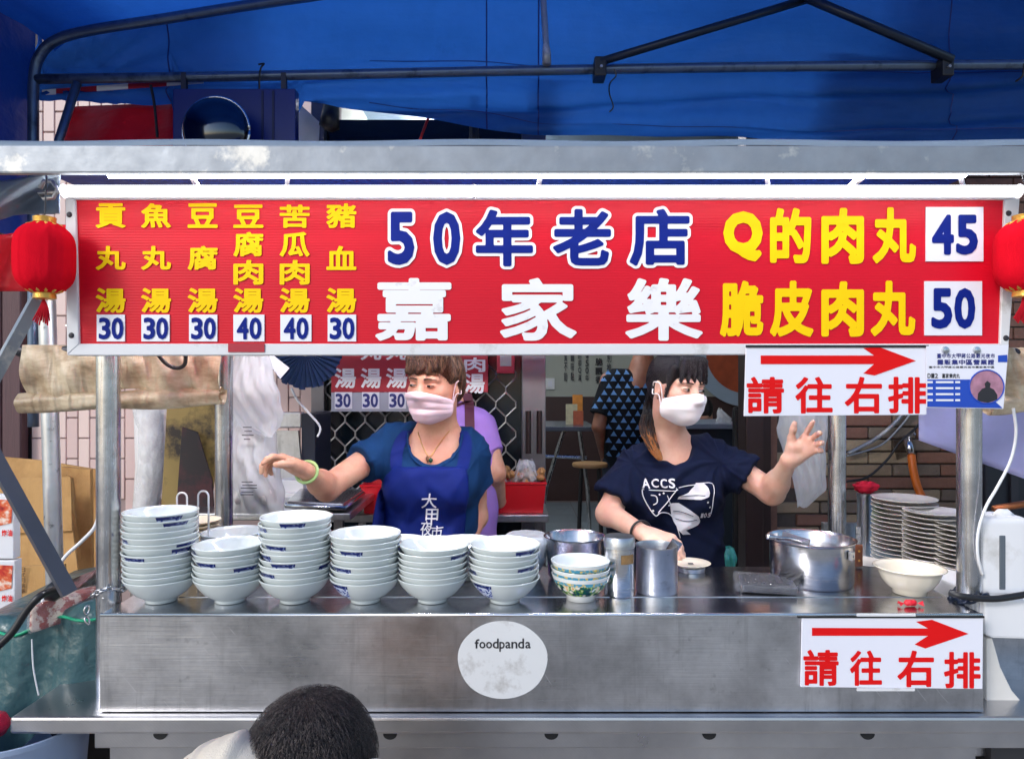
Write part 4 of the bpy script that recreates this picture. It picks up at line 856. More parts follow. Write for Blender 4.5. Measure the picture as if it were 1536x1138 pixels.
# behind the counter, cardboard side
tb_ = thing('rear_bench', 'steel bench with a raised back plate behind the hanging bags', 'bench', P(380, 760, 2.75))
part('bench_top', STEEL, tb_, lambda b: b.box((-1.25, 2.45, 1.02), (-.55, 2.95, 1.045)), bev=.004)
part('back_plate', STEEL, tb_, lambda b: b.box((P(283, 0, 2.9).x, 2.9, P(0, 642, 2.9).z), (P(452, 0, 2.9).x, 2.95, P(0, 618, 2.9).z)), bev=.006)
part('side_plate', STEEL_F, tb_, lambda b: b.prism([P(385, 646, 2.86), P(447, 646, 2.86), P(455, 735, 2.86), P(420, 760, 2.86), P(385, 765, 2.86)], (0, .02, 0)))
part('dark_box', mat('dark_blue_metal', hx('10182c'), .4), tb_, lambda b: b.pbox(452, 620, 473, 730, 2.88, .25), bev=.004)
for x in (-1.2, -.6):
    for y in (2.5, 2.9): part('leg', STEEL_P, tb_, lambda b: b.box((x-.015, y-.015, 0), (x+.015, y+.015, 1.02)))
part('white_brick', WHITE_FR, tb_, lambda b: b.pbox(412, 720, 455, 738, 2.8, .1), bev=.003); part('white_brick', WHITE_FR, tb_, lambda b: b.pbox(414, 739, 452, 756, 2.78, .1), bev=.003)
tray = thing('steel_tray', 'shallow steel tray on the bench under the outstretched arm', 'tray', P(490, 760, 2.6))
part('tray_bed', STEEL_POT, tray, lambda b: b.prism([P(430, 760, 2.45), P(515, 764, 2.45), P(545, 742, 2.75), P(450, 740, 2.75)], (0, 0, .02)), bev=.004)
part('tray_rim', STEEL_POT, tray, lambda b: b.tube([P(430, 758, 2.45), P(515, 762, 2.45), P(545, 740, 2.75), P(450, 738, 2.75), P(430, 758, 2.45)], .009, 8), smooth=True)
ap = thing('plastic_roll', 'upright roll wrapped in clear plastic leaning by the tiled wall', 'roll', P(228, 760, 2.7))
part('roll_core', mat('white_roll', hx('d0ccca'), .6, 0, .08, 6), ap, lambda b: b.tube([P(222, 590, 2.7), P(226, 700, 2.7), P(216, 780, 2.7), P(212, 960, 2.7)], [.05, .052, .04, .04], 16), smooth=True)
part('film', FILM, ap, lambda b: b.tube([P(222, 588, 2.7), P(232, 640, 2.7), P(230, 700, 2.7), P(214, 782, 2.7)], [.065, .062, .058, .04], 18, cap=False), smooth=True)
BOARDY = mat('oily_board', hx('8a7440'), .6, 0, .3, 10, dirt=hx('231a14'), ds=5, dth=(.5, .62), stretch=(1, 1, .4))
o = tag(MB().prism([P(x, y, 2.62) for x, y in ((250, 612), (318, 598), (330, 640), (312, 790), (240, 790))], (0, .012, 0)).build('oily_board', BOARDY, bev=.001, seg=1), 'oil stained yellow cardboard leaning behind the bowls', 'board')
o = tag(MB().prism([P(x, y, 2.58) for x, y in ((273, 640), (296, 648), (318, 720), (322, 790), (262, 790))], (0, .008, 0)).build('black_board', mat('sooty_board', hx('1a1216'), .6, 0, .4, 12, dirt=hx('4c1c22'), ds=8), bev=.001, seg=1), 'soot blackened board leaning behind the wire rack', 'board')
# paper plates on a wire rack
rk = thing('wire_rack', 'wire rack with looped handles holding paper plates', 'rack', at(284, 1.87))
c = at(286, 1.87)
for px in (273, 305):
    q = at(px, 1.87) if px < 280 else at(px, 1.80)
    w = .013; top = .21 if px < 280 else .225
    part('wire_loop', WHITE_FR, rk, lambda b: b.tube([q+Vector((-w, 0, 0)), q+Vector((-w, 0, top-.013))]+[q+Vector((-w*math.cos(a), 0, top-.013+w*math.sin(a))) for a in [math.pi*k/8 for k in range(1, 8)]]+[q+Vector((w, 0, top-.013)), q+Vector((w, 0, 0))], .0025, 6), smooth=True)
part('rack_base', WHITE_FR, rk, lambda b: b.tube(arc(c+Vector((0, 0, .004)), .06, 0, 6.283, 24, 'xy'), .003, 6))
PAPER = mat('paper_plate', hx('e0d2b8'), .8); PP = MB().lathe([(.0005, 0), (.045, 0), (.058, .006), (.06, .007), (.0585, .008), (.045, .0025), (.0005, .002)], 30).mesh('paper_plate', PAPER, smooth=True)
for k in range(12):
    o = link('paper_plate', PP); o.location = at(296, 1.93)+Vector((random.uniform(-.001, .001), 0, .011*k)); tag(o, 'cream paper plate, %s in the pile beside the wire rack' % ('lowest' if k == 0 else 'topmost' if k == 11 else ['second', 'third', 'fourth', 'fifth', 'sixth', 'seventh', 'eighth', 'ninth', 'tenth', 'eleventh', 'twelfth', 'thirteenth', 'fourteenth', 'fifteenth', 'sixteenth', 'seventeenth'][k-1]+' from the bottom'), 'plate', 'paper plates in a pile')
# hanging plastic bags
def bag(name, label, m, pts, d, dep, seed, parent=None, cat='bag'):
    """closed crumpled bag: outline rows (y, x0, x1) swept into a cushion"""
    rs = random.Random(seed); ph = [rs.uniform(0, 6.3) for _ in range(8)]
    ys = [p[0] for p in pts]
    def f(u, v):
        y = ys[0]+(ys[-1]-ys[0])*v; x0 = np.interp(y, ys, [p[1] for p in pts]); x1 = np.interp(y, ys, [p[2] for p in pts])
        a = 2*math.pi*u; cx, hw = (x0+x1)/2, (x1-x0)/2; k = 1+.12*math.sin(5*a+9*v+ph[0])+.10*math.sin(11*a-17*v+ph[1])+.08*math.sin(19*a+6*v+ph[5])*math.sin(13*v+ph[6])+.05*math.sin(31*a-25*v)
        fat = dep*(.25+.75*math.sin(math.pi*min(1, v*.9+.08)))*hw/40
        q = P(cx+hw*math.cos(a)*(1+.03*math.sin(23*v+ph[2])), y+1.5*math.sin(a*3+ph[3]), d)
        return (q.x, d+fat*math.sin(a)*k+.012*math.sin(9*v+ph[4]), q.z)
    b = MB().grid(f, 72, 56)
    me = b.mesh(name, m, smooth=True); o = link(name, me, parent)
    return tag(o, label, cat) if parent is None else o
bg1 = thing('plastic_bag', 'large white bag of packed paper goods hanging behind the rear post', 'bag', P(375, 770, 2.25))
bag('bag_film', None, FILM_W, [(612, 352, 395), (650, 345, 412), (700, 340, 418), (745, 330, 424), (771, 322, 427)], 2.28, .10, 4, bg1)
bag('packed_contents', None, mat('packed_white', hx('cfcdcd'), .6, 0, .08, 20, bump=.3, bs=30), [(668, 352, 404), (700, 348, 411), (745, 342, 417), (768, 338, 420)], 2.29, .085, 5, bg1)
for y in (640, 646, 652, 658, 722, 727, 731, 737, 741): part('printed_line', BLK_INK, bg1, lambda b: b.pbox(360+random.uniform(-2, 8), y, 368+random.uniform(4, 20), y+1.2, 2.165, .001))
bag('plastic_bag', 'crumpled translucent bag hanging from the signboard over the packed bag', FILM_W, [(500, 352, 395), (540, 350, 404), (590, 340, 420), (620, 348, 424), (640, 358, 418), (655, 396, 408)], 2.2, .05, 9)
o = tag(MB().prism([P(x, y, 2.3) for x, y in ((392, 520), (404, 528), (434, 552), (420, 568), (400, 540))], (0, .004, 0)).build('white_card', CARDW), 'folded white card sticking out behind the hanging bag', 'card')
# pleated parasol
ps = thing('pleated_fan', 'dark blue pleated round fan hanging below the signboard', 'fan', P(460, 530, 2.6))
c = P(458, 528, 2.6); FANM = fabric('fan_blue', hx('1c2c4c'), .7)
for k in range(36):
    a = 2*math.pi*k/36; b_ = 2*math.pi*(k+1)/36; mid = (a+b_)/2; r0, r1 = .015, .128+.004*(k % 3)
    q = lambda an, r, y: c+Vector((r*math.cos(an), y, r*math.sin(an)))
    part('pleat', FANM, ps, lambda b: b.add([q(a, r0, 0), q(a, r1, .0), q(mid, r1*1.0, -.016), q(mid, r0, -.003), q(b_, r1, 0), q(b_, r0, 0)], [(0, 1, 2, 3), (3, 2, 4, 5)]))
o = part('thin_cord', WHITE_PL, None, lambda b: b.tube(spline([P(437, 582, 2.7), P(446, 600, 2.7), P(462, 618, 2.72), P(480, 640, 2.75), P(476, 655, 2.75)], 5), .0045, 5), smooth=True); tag(o, 'thin pale cord hanging beside the pleated fan', 'cord')
o = part('bare_cable', BLACK, None, lambda b: b.tube(spline([P(236, 530, 1.6), P(250, 546, 1.6), P(266, 552, 1.6), P(277, 546, 1.6), P(278, 530, 1.6)], 6), .0045, 7), smooth=True); tag(o, 'black cable loop drooping below the signboard', 'cable')

# ------------------------------------------------------------------ shop front: lattice gate, door leaves
DG = 3.3
gt = thing('lattice_gate', 'steel gate with a diamond lattice behind the older cook', 'gate', P(640, 800, DG))
GX0, GX1 = P(478, 0, DG).x, P(792, 0, DG).x
part('gate_glass', mat('dark_glass', hx('0e1820'), .15, 0, .4, 3), gt, lambda b: b.box((GX0, DG+.03, .1), (GX1, DG+.04, 2.7)))
FRM = mat('door_frame_metal', hx('77757a'), .35, .7, .2, 10); BRN = mat('bronze_frame', hx('3c2e2e'), .35, .6, .25, 6, stretch=(1, 1, .2))
for x in (GX0, (GX0+GX1)/2+.22 if False else GX1): part('stile', FRM, gt, lambda b: b.box((x-.03, DG-.02, 0), (x+.03, DG+.03, 2.8)), bev=.004)
part('rail', FRM, gt, lambda b: b.box((GX0+.03, DG-.018, .95), (GX1-.03, DG+.028, 1.0)), bev=.004)
LW = mat('lattice_wire', hx('a09c9c'), .4, .6, .2, 20)
step, hgt = .046, .135; nx = int((GX1-GX0)/step)+1
for i in range(nx):
    x = GX0+.03+step*(i+.5)
    for s in (i % 2,):
        pts = []; z = .98+(0 if s else 0); k = 0
        while z < 1.78:
            dx = (step*.49)*(1 if (k % 2) else -1)*(1 if s else -1)
            pts += [Vector((x+dx, DG-.004*s, z-.012)), Vector((x+dx, DG-.004*s, z+.012))]; z += hgt/2*1.0; k += 1
        if x+.05 < GX1: part('wire', LW, gt, lambda b: b.tube(pts, .0042, 5))
mn2 = thing('menu_board', 'red menu board with white characters and prices on the lattice gate', 'menu', P(610, 615, DG-.03))
DM = 3.22
part('red_panel', mat('old_red_board', hx('a4182c'), .5, 0, .12, 6), mn2, lambda b: b.pbox(497, 440, 732, 588, DM, .012)); part('grey_strip', mat('menu_grey', hx('a2a4b4'), .5), mn2, lambda b: b.pbox(497, 588.5, 668, 617, DM, .012))
for ch, bx in (('湯', (502, 552, 534, 582)), ('湯', (541, 552, 572, 582)), ('湯', (579, 552, 611, 582)), ('湯', (618, 552, 650, 582)), ('肉', (696, 536, 728, 558)), ('湯', (696, 560, 727, 590)), ('丸', (541, 515, 572, 540)), ('丸', (579, 515, 611, 540))): put(ch, bx, DM-.002, WHITE_INK, mn2, .025, 44)
for x in (503, 544, 584): 
    pp = part('price_plate', CARDW, mn2, lambda b: b.pbox(x-1, 588, x+25, 613, DM-.004, .003))
    for k, ch in enumerate('30'): put(ch, (x+k*12, 590, x+11+k*12, 611), DM-.006, NAVY_INK, pp, .03, 32, 'digit')
for k, (x0, x1) in enumerate(((787, 798), (803, 815))):
    t = thing('door_leaf', ['narrow sliding door leaf with long handle nearest the lattice', 'narrow sliding door leaf with long handle at the doorway edge'][k], 'door', P((x0+x1)/2, 870, DG), 'sliding door leaves')
    part('leaf', FRM, t, lambda b: b.box((P(x0-4, 0, 3.26).x, 3.22, .03), (P(x1+3, 0, 3.26).x, 3.25, 2.7)), bev=.004)
    part('handle', BRN, t, lambda b: b.tube([P((x0+x1)/2, 616, 3.18), P((x0+x1)/2, 680, 3.18)], .012, 10), smooth=50)
    for y in (622, 674): part('handle_mount', FRM, t, lambda b: b.tube([P((x0+x1)/2, y, 3.18), P((x0+x1)/2, y, 3.24)], .008, 8))
t = thing('digital_meter', 'small red framed meter hung on the lattice gate', 'meter', P(757, 560, 3.2))
part('case', mat('meter_red', hx('b03040'), .4), t, lambda b: b.pbox(745, 520, 772, 560, 3.2, .02), bev=.006); part('screen', mat('meter_screen', hx('a8a8a4'), .3), t, lambda b: b.pbox(750, 520, 767, 549, 3.196, .003))
dj = thing('door_jamb', 'tall bronze door jamb between the doorway and the brick wall', 'door frame', P(1140, 900, 3.3))
part('jamb', BRN, dj, lambda b: b.box((P(1119, 0, 3.3).x, 3.3, 0), (P(1146, 0, 3.3).x, 3.42, 2.9)), bev=.006); part('jamb_bead', BRN, dj, lambda b: b.box((P(1150, 0, 3.3).x, 3.36, 0), (P(1164, 0, 3.3).x, 3.45, 2.9)), bev=.006)
part('jamb_groove', BLACK, dj, lambda b: b.box((P(1146.2, 0, 3.3).x, 3.38, 0), (P(1149.8, 0, 3.3).x, 3.44, 2.9)))
o = tag(MB().box((1.2, 3.44, 0), (1.268, 3.7, 3.2)).build('brick_pier', BRICK[1], bev=.004), 'narrow brown pier between door frame and brick wall', 'pier')

# red trays on the rear table
rt = thing('rear_table', 'narrow steel table behind the older cook carrying red trays', 'table', P(680, 770, 2.95))
TZ2 = P(0, 765, 2.95).z
part('table_top', STEEL, rt, lambda b: b.box((P(440, 0, 2.9).x, 2.85, TZ2-.03), (P(822, 0, 2.9).x, 3.12, TZ2)), bev=.004)
for px in (450, 808): part('leg', STEEL_P, rt, lambda b: b.box((P(px, 0, 2.95).x-.015, 2.97, 0), (P(px, 0, 2.95).x+.015, 3.0, TZ2-.03)))
REDP = mat('red_plastic', hx('c01420'), .35, 0, .1, 6)
def redtray(label, px0, px1, d, h=.075):
    x0, x1 = P(px0, 0, d).x, P(px1, 0, d).x; z0 = TZ2+.001; w = .012; t = thing('red_tray', label, 'tray', ((x0+x1)/2, d+.1, z0), 'red plastic trays')
    b = MB(); y0, y1 = d, d+.2; lo = [(x0+w, y0+w), (x1-w, y0+w), (x1-w, y1-w), (x0+w, y1-w)]; hi = [(x0, y0), (x1, y0), (x1, y1), (x0, y1)]; i_ = [(x0+w/2, y0+w/2), (x1-w/2, y0+w/2), (x1-w/2, y1-w/2), (x0+w/2, y1-w/2)]; lo2 = [(x0+1.5*w, y0+1.5*w), (x1-1.5*w, y0+1.5*w), (x1-1.5*w, y1-1.5*w), (x0+1.5*w, y1-1.5*w)]
    b.add([(*p, z0) for p in lo]+[(*p, z0+h) for p in hi]+[(*p, z0+h) for p in i_]+[(*p, z0+.006) for p in lo2], [(0, 1, 2, 3)]+[(i, (i+1) % 4, 4+(i+1) % 4, 4+i) for i in range(4)]+[(4+i, 4+(i+1) % 4, 8+(i+1) % 4, 8+i) for i in range(4)]+[(8+i, 8+(i+1) % 4, 12+(i+1) % 4, 12+i) for i in range(4)]+[(12, 13, 14, 15)])
    me = b.mesh('tray_body', REDP); link('tray_body', me, t)
    part('tray_lip', REDP, t, lambda b: b.tube([(x0, y0, z0+h), (x1, y0, z0+h), (x1, y1, z0+h), (x0, y1, z0+h), (x0, y0, z0+h)], .006, 6))
    return t
redtray('red plastic tray with bagged food between the two cooks', 738, 819, 2.87, .12); redtray('red plastic tray half hidden behind the blue apron', 541, 602, 2.87, .11)
t = thing('food_bag', 'clear bag of brown dried food heaped in the red tray', 'food', P(780, 735, 2.97))
FOOD = mat('brown_food', hx('a87848'), .7, 0, .4, 60)
for k in range(26):
    p = Vector((P(random.uniform(757, 814), 0, 2.97).x, random.uniform(2.9, 3.04), TZ2+.1+random.uniform(0, .07)))
    part('food_piece', FOOD, t, lambda b: b.lathe([(.0005, -.016), (.014, -.008), (.018, .002), (.01, .013), (.0005, .016)], 7, p, wob=lambda a, z: 1+.3*math.sin(a*2+k)))
bag('film', None, FILM, [(690, 778, 800), (708, 772, 806), (728, 755, 812), (742, 750, 815)], 2.95, .12, 21, t)
bag('plastic_bag', 'small crumpled clear bag slumped in the red tray beside the dried food', FILM_W, [(704, 735, 745), (715, 734, 756), (735, 738, 772), (742, 742, 776)], 2.93, .08, 22)

# ------------------------------------------------------------------ doorway: what stands inside the shop
DI = 8.77
w = thing('wall_lettering', 'columns of black characters printed on the cream shop wall', 'lettering', P(880, 570, DI))
for ch, y0 in (('脆', 537), ('飄', 551), ('香', 564)): put(ch, (893, y0, 904, y0+11), DI, BLK_INK, w, .03, 34)
for s, x in (('一味點', 856), ('實不能', 846), ('的卻Q滿', 867), ('傳50年', 878)):
    line(s, (x, 528, x+5, 572), DI, mat('grey_print', (.08, .08, .09), .7), w, .02, 24, vertical=True)
line('別推', (910, 528, 917, 560), DI, MATS['grey_print'], w, .015, 24, vertical=True)
t = thing('wall_switch', 'white switch plate on the cream shop wall', 'switch', P(825, 576, DI)); part('plate', WHITE_PL, t, lambda b: b.pbox(818, 567, 832, 584, 8.77, .02), bev=.004); part('rocker', CARDW, t, lambda b: b.pbox(822, 571, 828, 580, 8.762, .01))
pf = thing('food_poster', 'round wall picture of a blue rimmed bowl of food', 'picture', P(1075, 560, 8.7))
c = P(1121, 528, 8.7)
part('rim', mat('poster_rim', hx('a4b4c8'), .5), pf, lambda b: b.lathe([(.0005, 0), (.66, 0), (.66, .02)], 48, c, 'y')); part('food', mat('poster_food', hx('b4502c'), .5, 0, .6, 6), pf, lambda b: b.lathe([(.0005, -.006), (.50, -.006), (.50, 0)], 48, c, 'y'))
tt = thing('dining_table', 'grey folding table inside the shop with leaflets on it', 'table', P(855, 660, 5.9))
dz = P(0, 640, 5.6).z
part('table_top', mat('table_laminate', hx('4c5260'), .2), tt, lambda b: b.box((P(800, 0, 5.6).x, 5.6, dz-.035), (P(895, 0, 5.6).x, 6.4, dz)), bev=.006)
for px, dx in ((845, -26), (869, 12)): part('leg', STEEL_P, tt, lambda b: b.tube([P(px, 646, 5.65), P(px+dx, 730, 5.65), Vector((P(px+dx*1.6, 0, 5.65).x, 5.65, .03))], .016, 8))
part('foot_rail', STEEL_P, tt, lambda b: b.tube([P(818, 684, 5.65), P(880, 686, 5.65)], .014, 8))
for k, (x0, y0, x1, y1, cc, lab) in enumerate(((859, 592, 874, 612, 'd88c3c', 'orange leaflet standing at the back of the dining table'), (849, 606, 866, 624, 'c4c0a0', 'pale photo leaflet standing on the dining table'), (860, 616, 875, 632, 'b86044', 'reddish paper box standing on the dining table'))):
    d_ = 5.95-.06*k; z0 = dz+.001; a = P(x0, y1, d_); b2 = P(x1, y0, d_)
    o = MB().box((a.x, d_, min(a.z, dz+.001) if k else dz+.001), (b2.x, d_+.02, b2.z)).build(['leaflet', 'leaflet', 'paper_box'][k], mat('leaflet_%s' % 'abc'[k], hx(cc), .6, 0, .4, 30)); tag(o, lab, ['leaflet', 'leaflet', 'box'][k])
def stool(label, px, py, d):
    t = thing('round_stool', label, 'stool', P(px, py, d)); c = Vector((P(px, 0, d).x, d, 0)); z = P(0, py, d).z
    part('seat', mat('stool_wood', hx('a07a50'), .5), t, lambda b: b.lathe([(.0005, z), (.12, z), (.125, z-.01), (.12, z-.025), (.0005, z-.025)], 28, c), smooth=40)
    for k in range(4):
        a = R(40+90*k); part('leg', BLACK, t, lambda b: b.tube([c+Vector((.085*math.cos(a), .085*math.sin(a), z-.025)), c+Vector((.13*math.cos(a), .13*math.sin(a), .026))], .013, 8))
    part('ring', BLACK, t, lambda b: b.tube(arc(c+Vector((0, 0, z*.45)), .105, 0, 6.283, 20, 'xy'), .008, 6))
stool('round wooden stool with black legs inside the doorway', 885, 694, 5.0)
o = part('floor_bar', WHITE_PL, None, lambda b: b.box((P(818, 0, 5.9).x, 5.9, .03), (P(890, 0, 5.9).x, 5.94, .06))); tag(o, 'white bar lying on the shop floor under the table', 'bar')
tb2 = thing('inner_counter', 'dark serving counter inside the shop behind the young cook', 'counter', P(1085, 800, 4.4))
part('counter_body', mat('dark_counter', hx('1c2834'), .5, 0, .2, 4), tb2, lambda b: b.box((P(1020, 0, 4.4).x, 4.4, .03), (P(1118, 0, 4.4).x, 4.9, 1.2)), bev=.006); part('counter_top', mat('pale_top', hx('8c98a8'), .3), tb2, lambda b: b.box((P(1015, 0, 4.4).x, 4.37, 1.2), (P(1119, 0, 4.4).x, 4.92, 1.23)), bev=.004)
o = part('chair_back', BLACK, None, lambda b: b.box((P(1101, 0, 4.2).x, 4.2, .03), (P(1121, 0, 4.2).x, 4.25, P(0, 610, 4.2).z)), bev=.02); tag(o, 'black padded panel standing beside the inner counter', 'panel')
bag('plastic_bag', 'knotted white carrier bag on the inner counter', FILM_W, [(613, 1078, 1082), (618, 1076, 1086), (628, 1074, 1096), (643, 1072, 1100)], 4.5, .12, 31)
bag('green_bin_liner', 'pale green bin liner on the floor behind the young cook', mat('green_film', hx('3f9c92'), .4, 0, .2, 20), [(820, 1076, 1100), (835, 1074, 1104), (870, 1078, 1100), (930, 1080, 1098)], 3.0, .15, 33)
o = bpy.data.objects['green_bin_liner']

# ------------------------------------------------------------------ brick wall side
bag('plastic_bag', 'cloudy plastic bag hanging on the brick wall behind the waving hand', FILM_W, [(600, 1168, 1242), (640, 1166, 1240), (690, 1182, 1238), (735, 1192, 1236), (760, 1196, 1212)], 2.75, .09, 41)
o = MB().grid(lambda u, v: tuple(P(1378+u*260, 600+v*(60+u*95)+0, 2.45+.02*math.sin(u*9+v*4))), 24, 10).build('lilac_tarp', TARP_LILAC, smooth=True, solid=.002); tag(o, 'pale lilac tarpaulin hanging behind the post and permit', 'tarpaulin')
tp = thing('wall_tap', 'wall tap with an orange hose on the brick wall', 'tap', P(1362, 665, 3.45))
part('tap_body', STEEL_POT, tp, lambda b: b.tube([P(1362, 662, 3.49), P(1362, 662, 3.4), P(1364, 672, 3.38), P(1367, 682, 3.38)], [.022, .02, .018, .014], 12), smooth=True)
part('tap_lever', STEEL_POT, tp, lambda b: b.tube([P(1362, 656, 3.41), P(1372, 650, 3.38)], .008, 8))
part('hose', mat('orange_hose', hx('e0701c'), .45), tp, lambda b: b.tube(spline([P(1367, 682, 3.38), P(1370, 705, 3.36), P(1377, 732, 3.34), P(1390, 758, 3.3), P(1405, 785, 3.2)], 6), .018, 12), smooth=True)
part('stain', mat('rust_stain', hx('3c2a20'), .8, alpha=.55), tp, lambda b: b.add([P(x, y, 3.491) for x, y in ((1338, 660), (1358, 652), (1370, 680), (1345, 690))], [(0, 1, 2, 3)]))
for lab, pts, r in (('grey conduit slanting across the brick wall', [(1272, 680), (1310, 660), (1336, 640), (1352, 622), (1362, 600)], .010), ('thin black cable crossing the brick wall under the conduit', [(1270, 684), (1320, 668), (1350, 640), (1366, 618), (1370, 600)], .005), ('slack black cable looping across the brick wall behind the plates', [(1268, 722), (1300, 716), (1330, 690), (1348, 665), (1370, 645), (1385, 630)], .006)):
    o = part('wall_cable', GALV if 'conduit' in lab else BLACK, None, lambda b: b.tube(spline([P(x, y, 3.45) for x, y in pts], 6), r, 7), smooth=True); tag(o, lab, 'cable')
o = tag(MB().box((P(1478, 0, 2.9).x, 2.9, .9), (2.7, 3.0, 1.5)).build('dark_rack', mat('dark_rack', hx('20242c'), .5, 0, .3, 8), bev=.01), 'dark equipment rack behind the white dispenser', 'rack')
for k in range(5): link('rail', MB().box((2.0+.11*k, 2.885, .92), (2.03+.11*k, 2.899, 1.48)).mesh('rail', DARKM), o)
for k in range(2): link('leg', MB().box((1.95+.6*k, 2.92, 0), (2.0+.6*k, 2.98, .9)).mesh('leg', DARKM), o)
o = part('copper_pipe', mat('copper', hx('a8643c'), .35, .7), None, lambda b: b.tube([P(1490, 763, 2.2), P(1560, 752, 2.2)], .011, 10), smooth=True); tag(o, 'copper coloured rod lying behind the white dispenser', 'rod')

# ------------------------------------------------------------------ figures: one smooth surface grown from blended limbs
class Sdf:
    def __init__(s, lo, hi, vox):
        s.o = np.array(lo, float); s.v = vox; s.n = np.ceil((np.array(hi)-s.o)/vox).astype(int)+1; s.f = np.ones(tuple(s.n), np.float32)
    def _loc(s, lo, hi, m):
        a = np.clip(np.floor((np.array(lo)-m-s.o)/s.v).astype(int), 0, s.n); b = np.clip(np.ceil((np.array(hi)+m-s.o)/s.v).astype(int)+1, 0, s.n)
        if (b <= a).any(): return None
        ax = [s.o[k]+s.v*np.arange(a[k], b[k]) for k in range(3)]
        return tuple(slice(a[k], b[k]) for k in range(3)), np.stack(np.meshgrid(*ax, indexing='ij'), -1)
    def put(s, d, sl, k, op):
        a = s.f[sl]
        if op == 'u':
            h = np.clip(.5+.5*(a-d)/k, 0, 1); s.f[sl] = a+(d-a)*h-k*h*(1-h)
        elif op == 's':
            d = -d; h = np.clip(.5-.5*(a-d)/k, 0, 1); s.f[sl] = a+(d-a)*h+k*h*(1-h)
    def cap(s, p0, p1, r0, r1=None, k=.02, op='u', sq=None, flat=False):
        """tapered limb; sq = (axis vector, factor) flattens it; flat cuts the ends square"""
        r1 = r0 if r1 is None else r1; p0 = np.array(p0, float); p1 = np.array(p1, float); R_ = max(r0, r1)*(1 if sq is None else max(1, 1/sq[1]) if sq[1] < 1 else sq[1])
        R_ = max(r0, r1)
        q = s._loc(np.minimum(p0, p1)-R_, np.maximum(p0, p1)+R_, k+2*s.v)
        if q is None: return
        sl, X = q; ab = p1-p0; L = np.linalg.norm(ab); w = X-p0; t = (w@ab)/max(L*L, 1e-9)
        tc = np.clip(t, 0, 1); d = w-tc[..., None]*ab
        if sq is not None:
            ax = np.array(sq[0], float); ax /= np.linalg.norm(ax); c = d@ax; d = d+(c*(1/sq[1]-1))[..., None]*ax
        if flat:
            d2 = w-t[..., None]*ab
            if sq is not None: c = d2@ax; d2 = d2+(c*(1/sq[1]-1))[..., None]*ax
            rad = np.linalg.norm(d2, axis=-1)-(r0+(r1-r0)*tc); dist = np.maximum(rad, np.maximum(-t, t-1)*L)
        else: dist = np.linalg.norm(d, axis=-1)-(r0+(r1-r0)*tc)
        s.put(dist.astype(np.float32), sl, k, op)
    def ell(s, c, r, rot=None, k=.02, op='u'):
        c = np.array(c, float); r = np.array(r, float); m = r.max(); q = s._loc(c-m, c+m, k+2*s.v)
        if q is None: return
        sl, X = q; w = X-c
        if rot is not None: w = w@np.array(rot)
        k0 = np.linalg.norm(w/r, axis=-1); k1 = np.linalg.norm(w/(r*r), axis=-1); s.put((k0*(k0-1)/np.maximum(k1, 1e-6)).astype(np.float32), sl, k, op)
    def cut(s, p, n):
        p = np.array(p, float); n = np.array(n, float); n /= np.linalg.norm(n)
        ax = [s.o[k]+s.v*np.arange(s.n[k]) for k in range(3)]
        d = (ax[0]-p[0])[:, None, None]*n[0]+(ax[1]-p[1])[None, :, None]*n[1]+(ax[2]-p[2])[None, None, :]*n[2]
        s.f = np.maximum(s.f, d.astype(np.float32))
    def mesh(s):
        f = np.pad(s.f, 1, constant_values=1.); o = s.o-s.v; S = f < 0
        cnt = sum(S[i:S.shape[0]-1+i, j:S.shape[1]-1+j, k:S.shape[2]-1+k].astype(np.int8) for i in (0, 1) for j in (0, 1) for k in (0, 1))
        act = (cnt > 0) & (cnt < 8); A = np.argwhere(act); idx = np.full(act.shape, -1, np.int64); idx[act] = np.arange(len(A))
        C = np.array([(i, j, k) for i in (0, 1) for j in (0, 1) for k in (0, 1)]); V = np.stack([f[A[:, 0]+c[0], A[:, 1]+c[1], A[:, 2]+c[2]] for c in C], 1)
        acc = np.zeros((len(A), 3)); n = np.zeros(len(A))
        for a in range(8):
            for b in range(a+1, 8):
                if np.abs(C[a]-C[b]).sum() != 1: continue
                m = (V[:, a] < 0) != (V[:, b] < 0); t = V[m, a]/(V[m, a]-V[m, b]); acc[m] += C[a]+t[:, None]*(C[b]-C[a]); n[m] += 1
        P_ = o+s.v*(A+acc/n[:, None]); Q = []
        for ax in range(3):
            a1, a2 = [(1, 2), (2, 0), (0, 1)][ax]; e = np.zeros(3, int); e[ax] = 1
            s0 = S[tuple(slice(0, d-(1 if k == ax else 0)) for k, d in enumerate(S.shape))]; s1 = S[tuple(slice(1 if k == ax else 0, d) for k, d in enumerate(S.shape))]
            W = np.argwhere(s0 != s1); W = W[(W[:, a1] > 0) & (W[:, a2] > 0)]
            u = np.zeros(3, int); u[a1] = 1; v = np.zeros(3, int); v[a2] = 1
            g = lambda p: idx[p[:, 0], p[:, 1], p[:, 2]]
            lim = np.array(idx.shape)
            W = W[(W < lim).all(1)]
            q = np.stack([g(W-u-v), g(W-v), g(W), g(W-u)], 1); fl = ~s0[W[:, 0], W[:, 1], W[:, 2]]; q[fl] = q[fl][:, ::-1]; Q.append(q)
        Q = np.concatenate(Q); Q = Q[(Q >= 0).all(1)]; return P_, Q
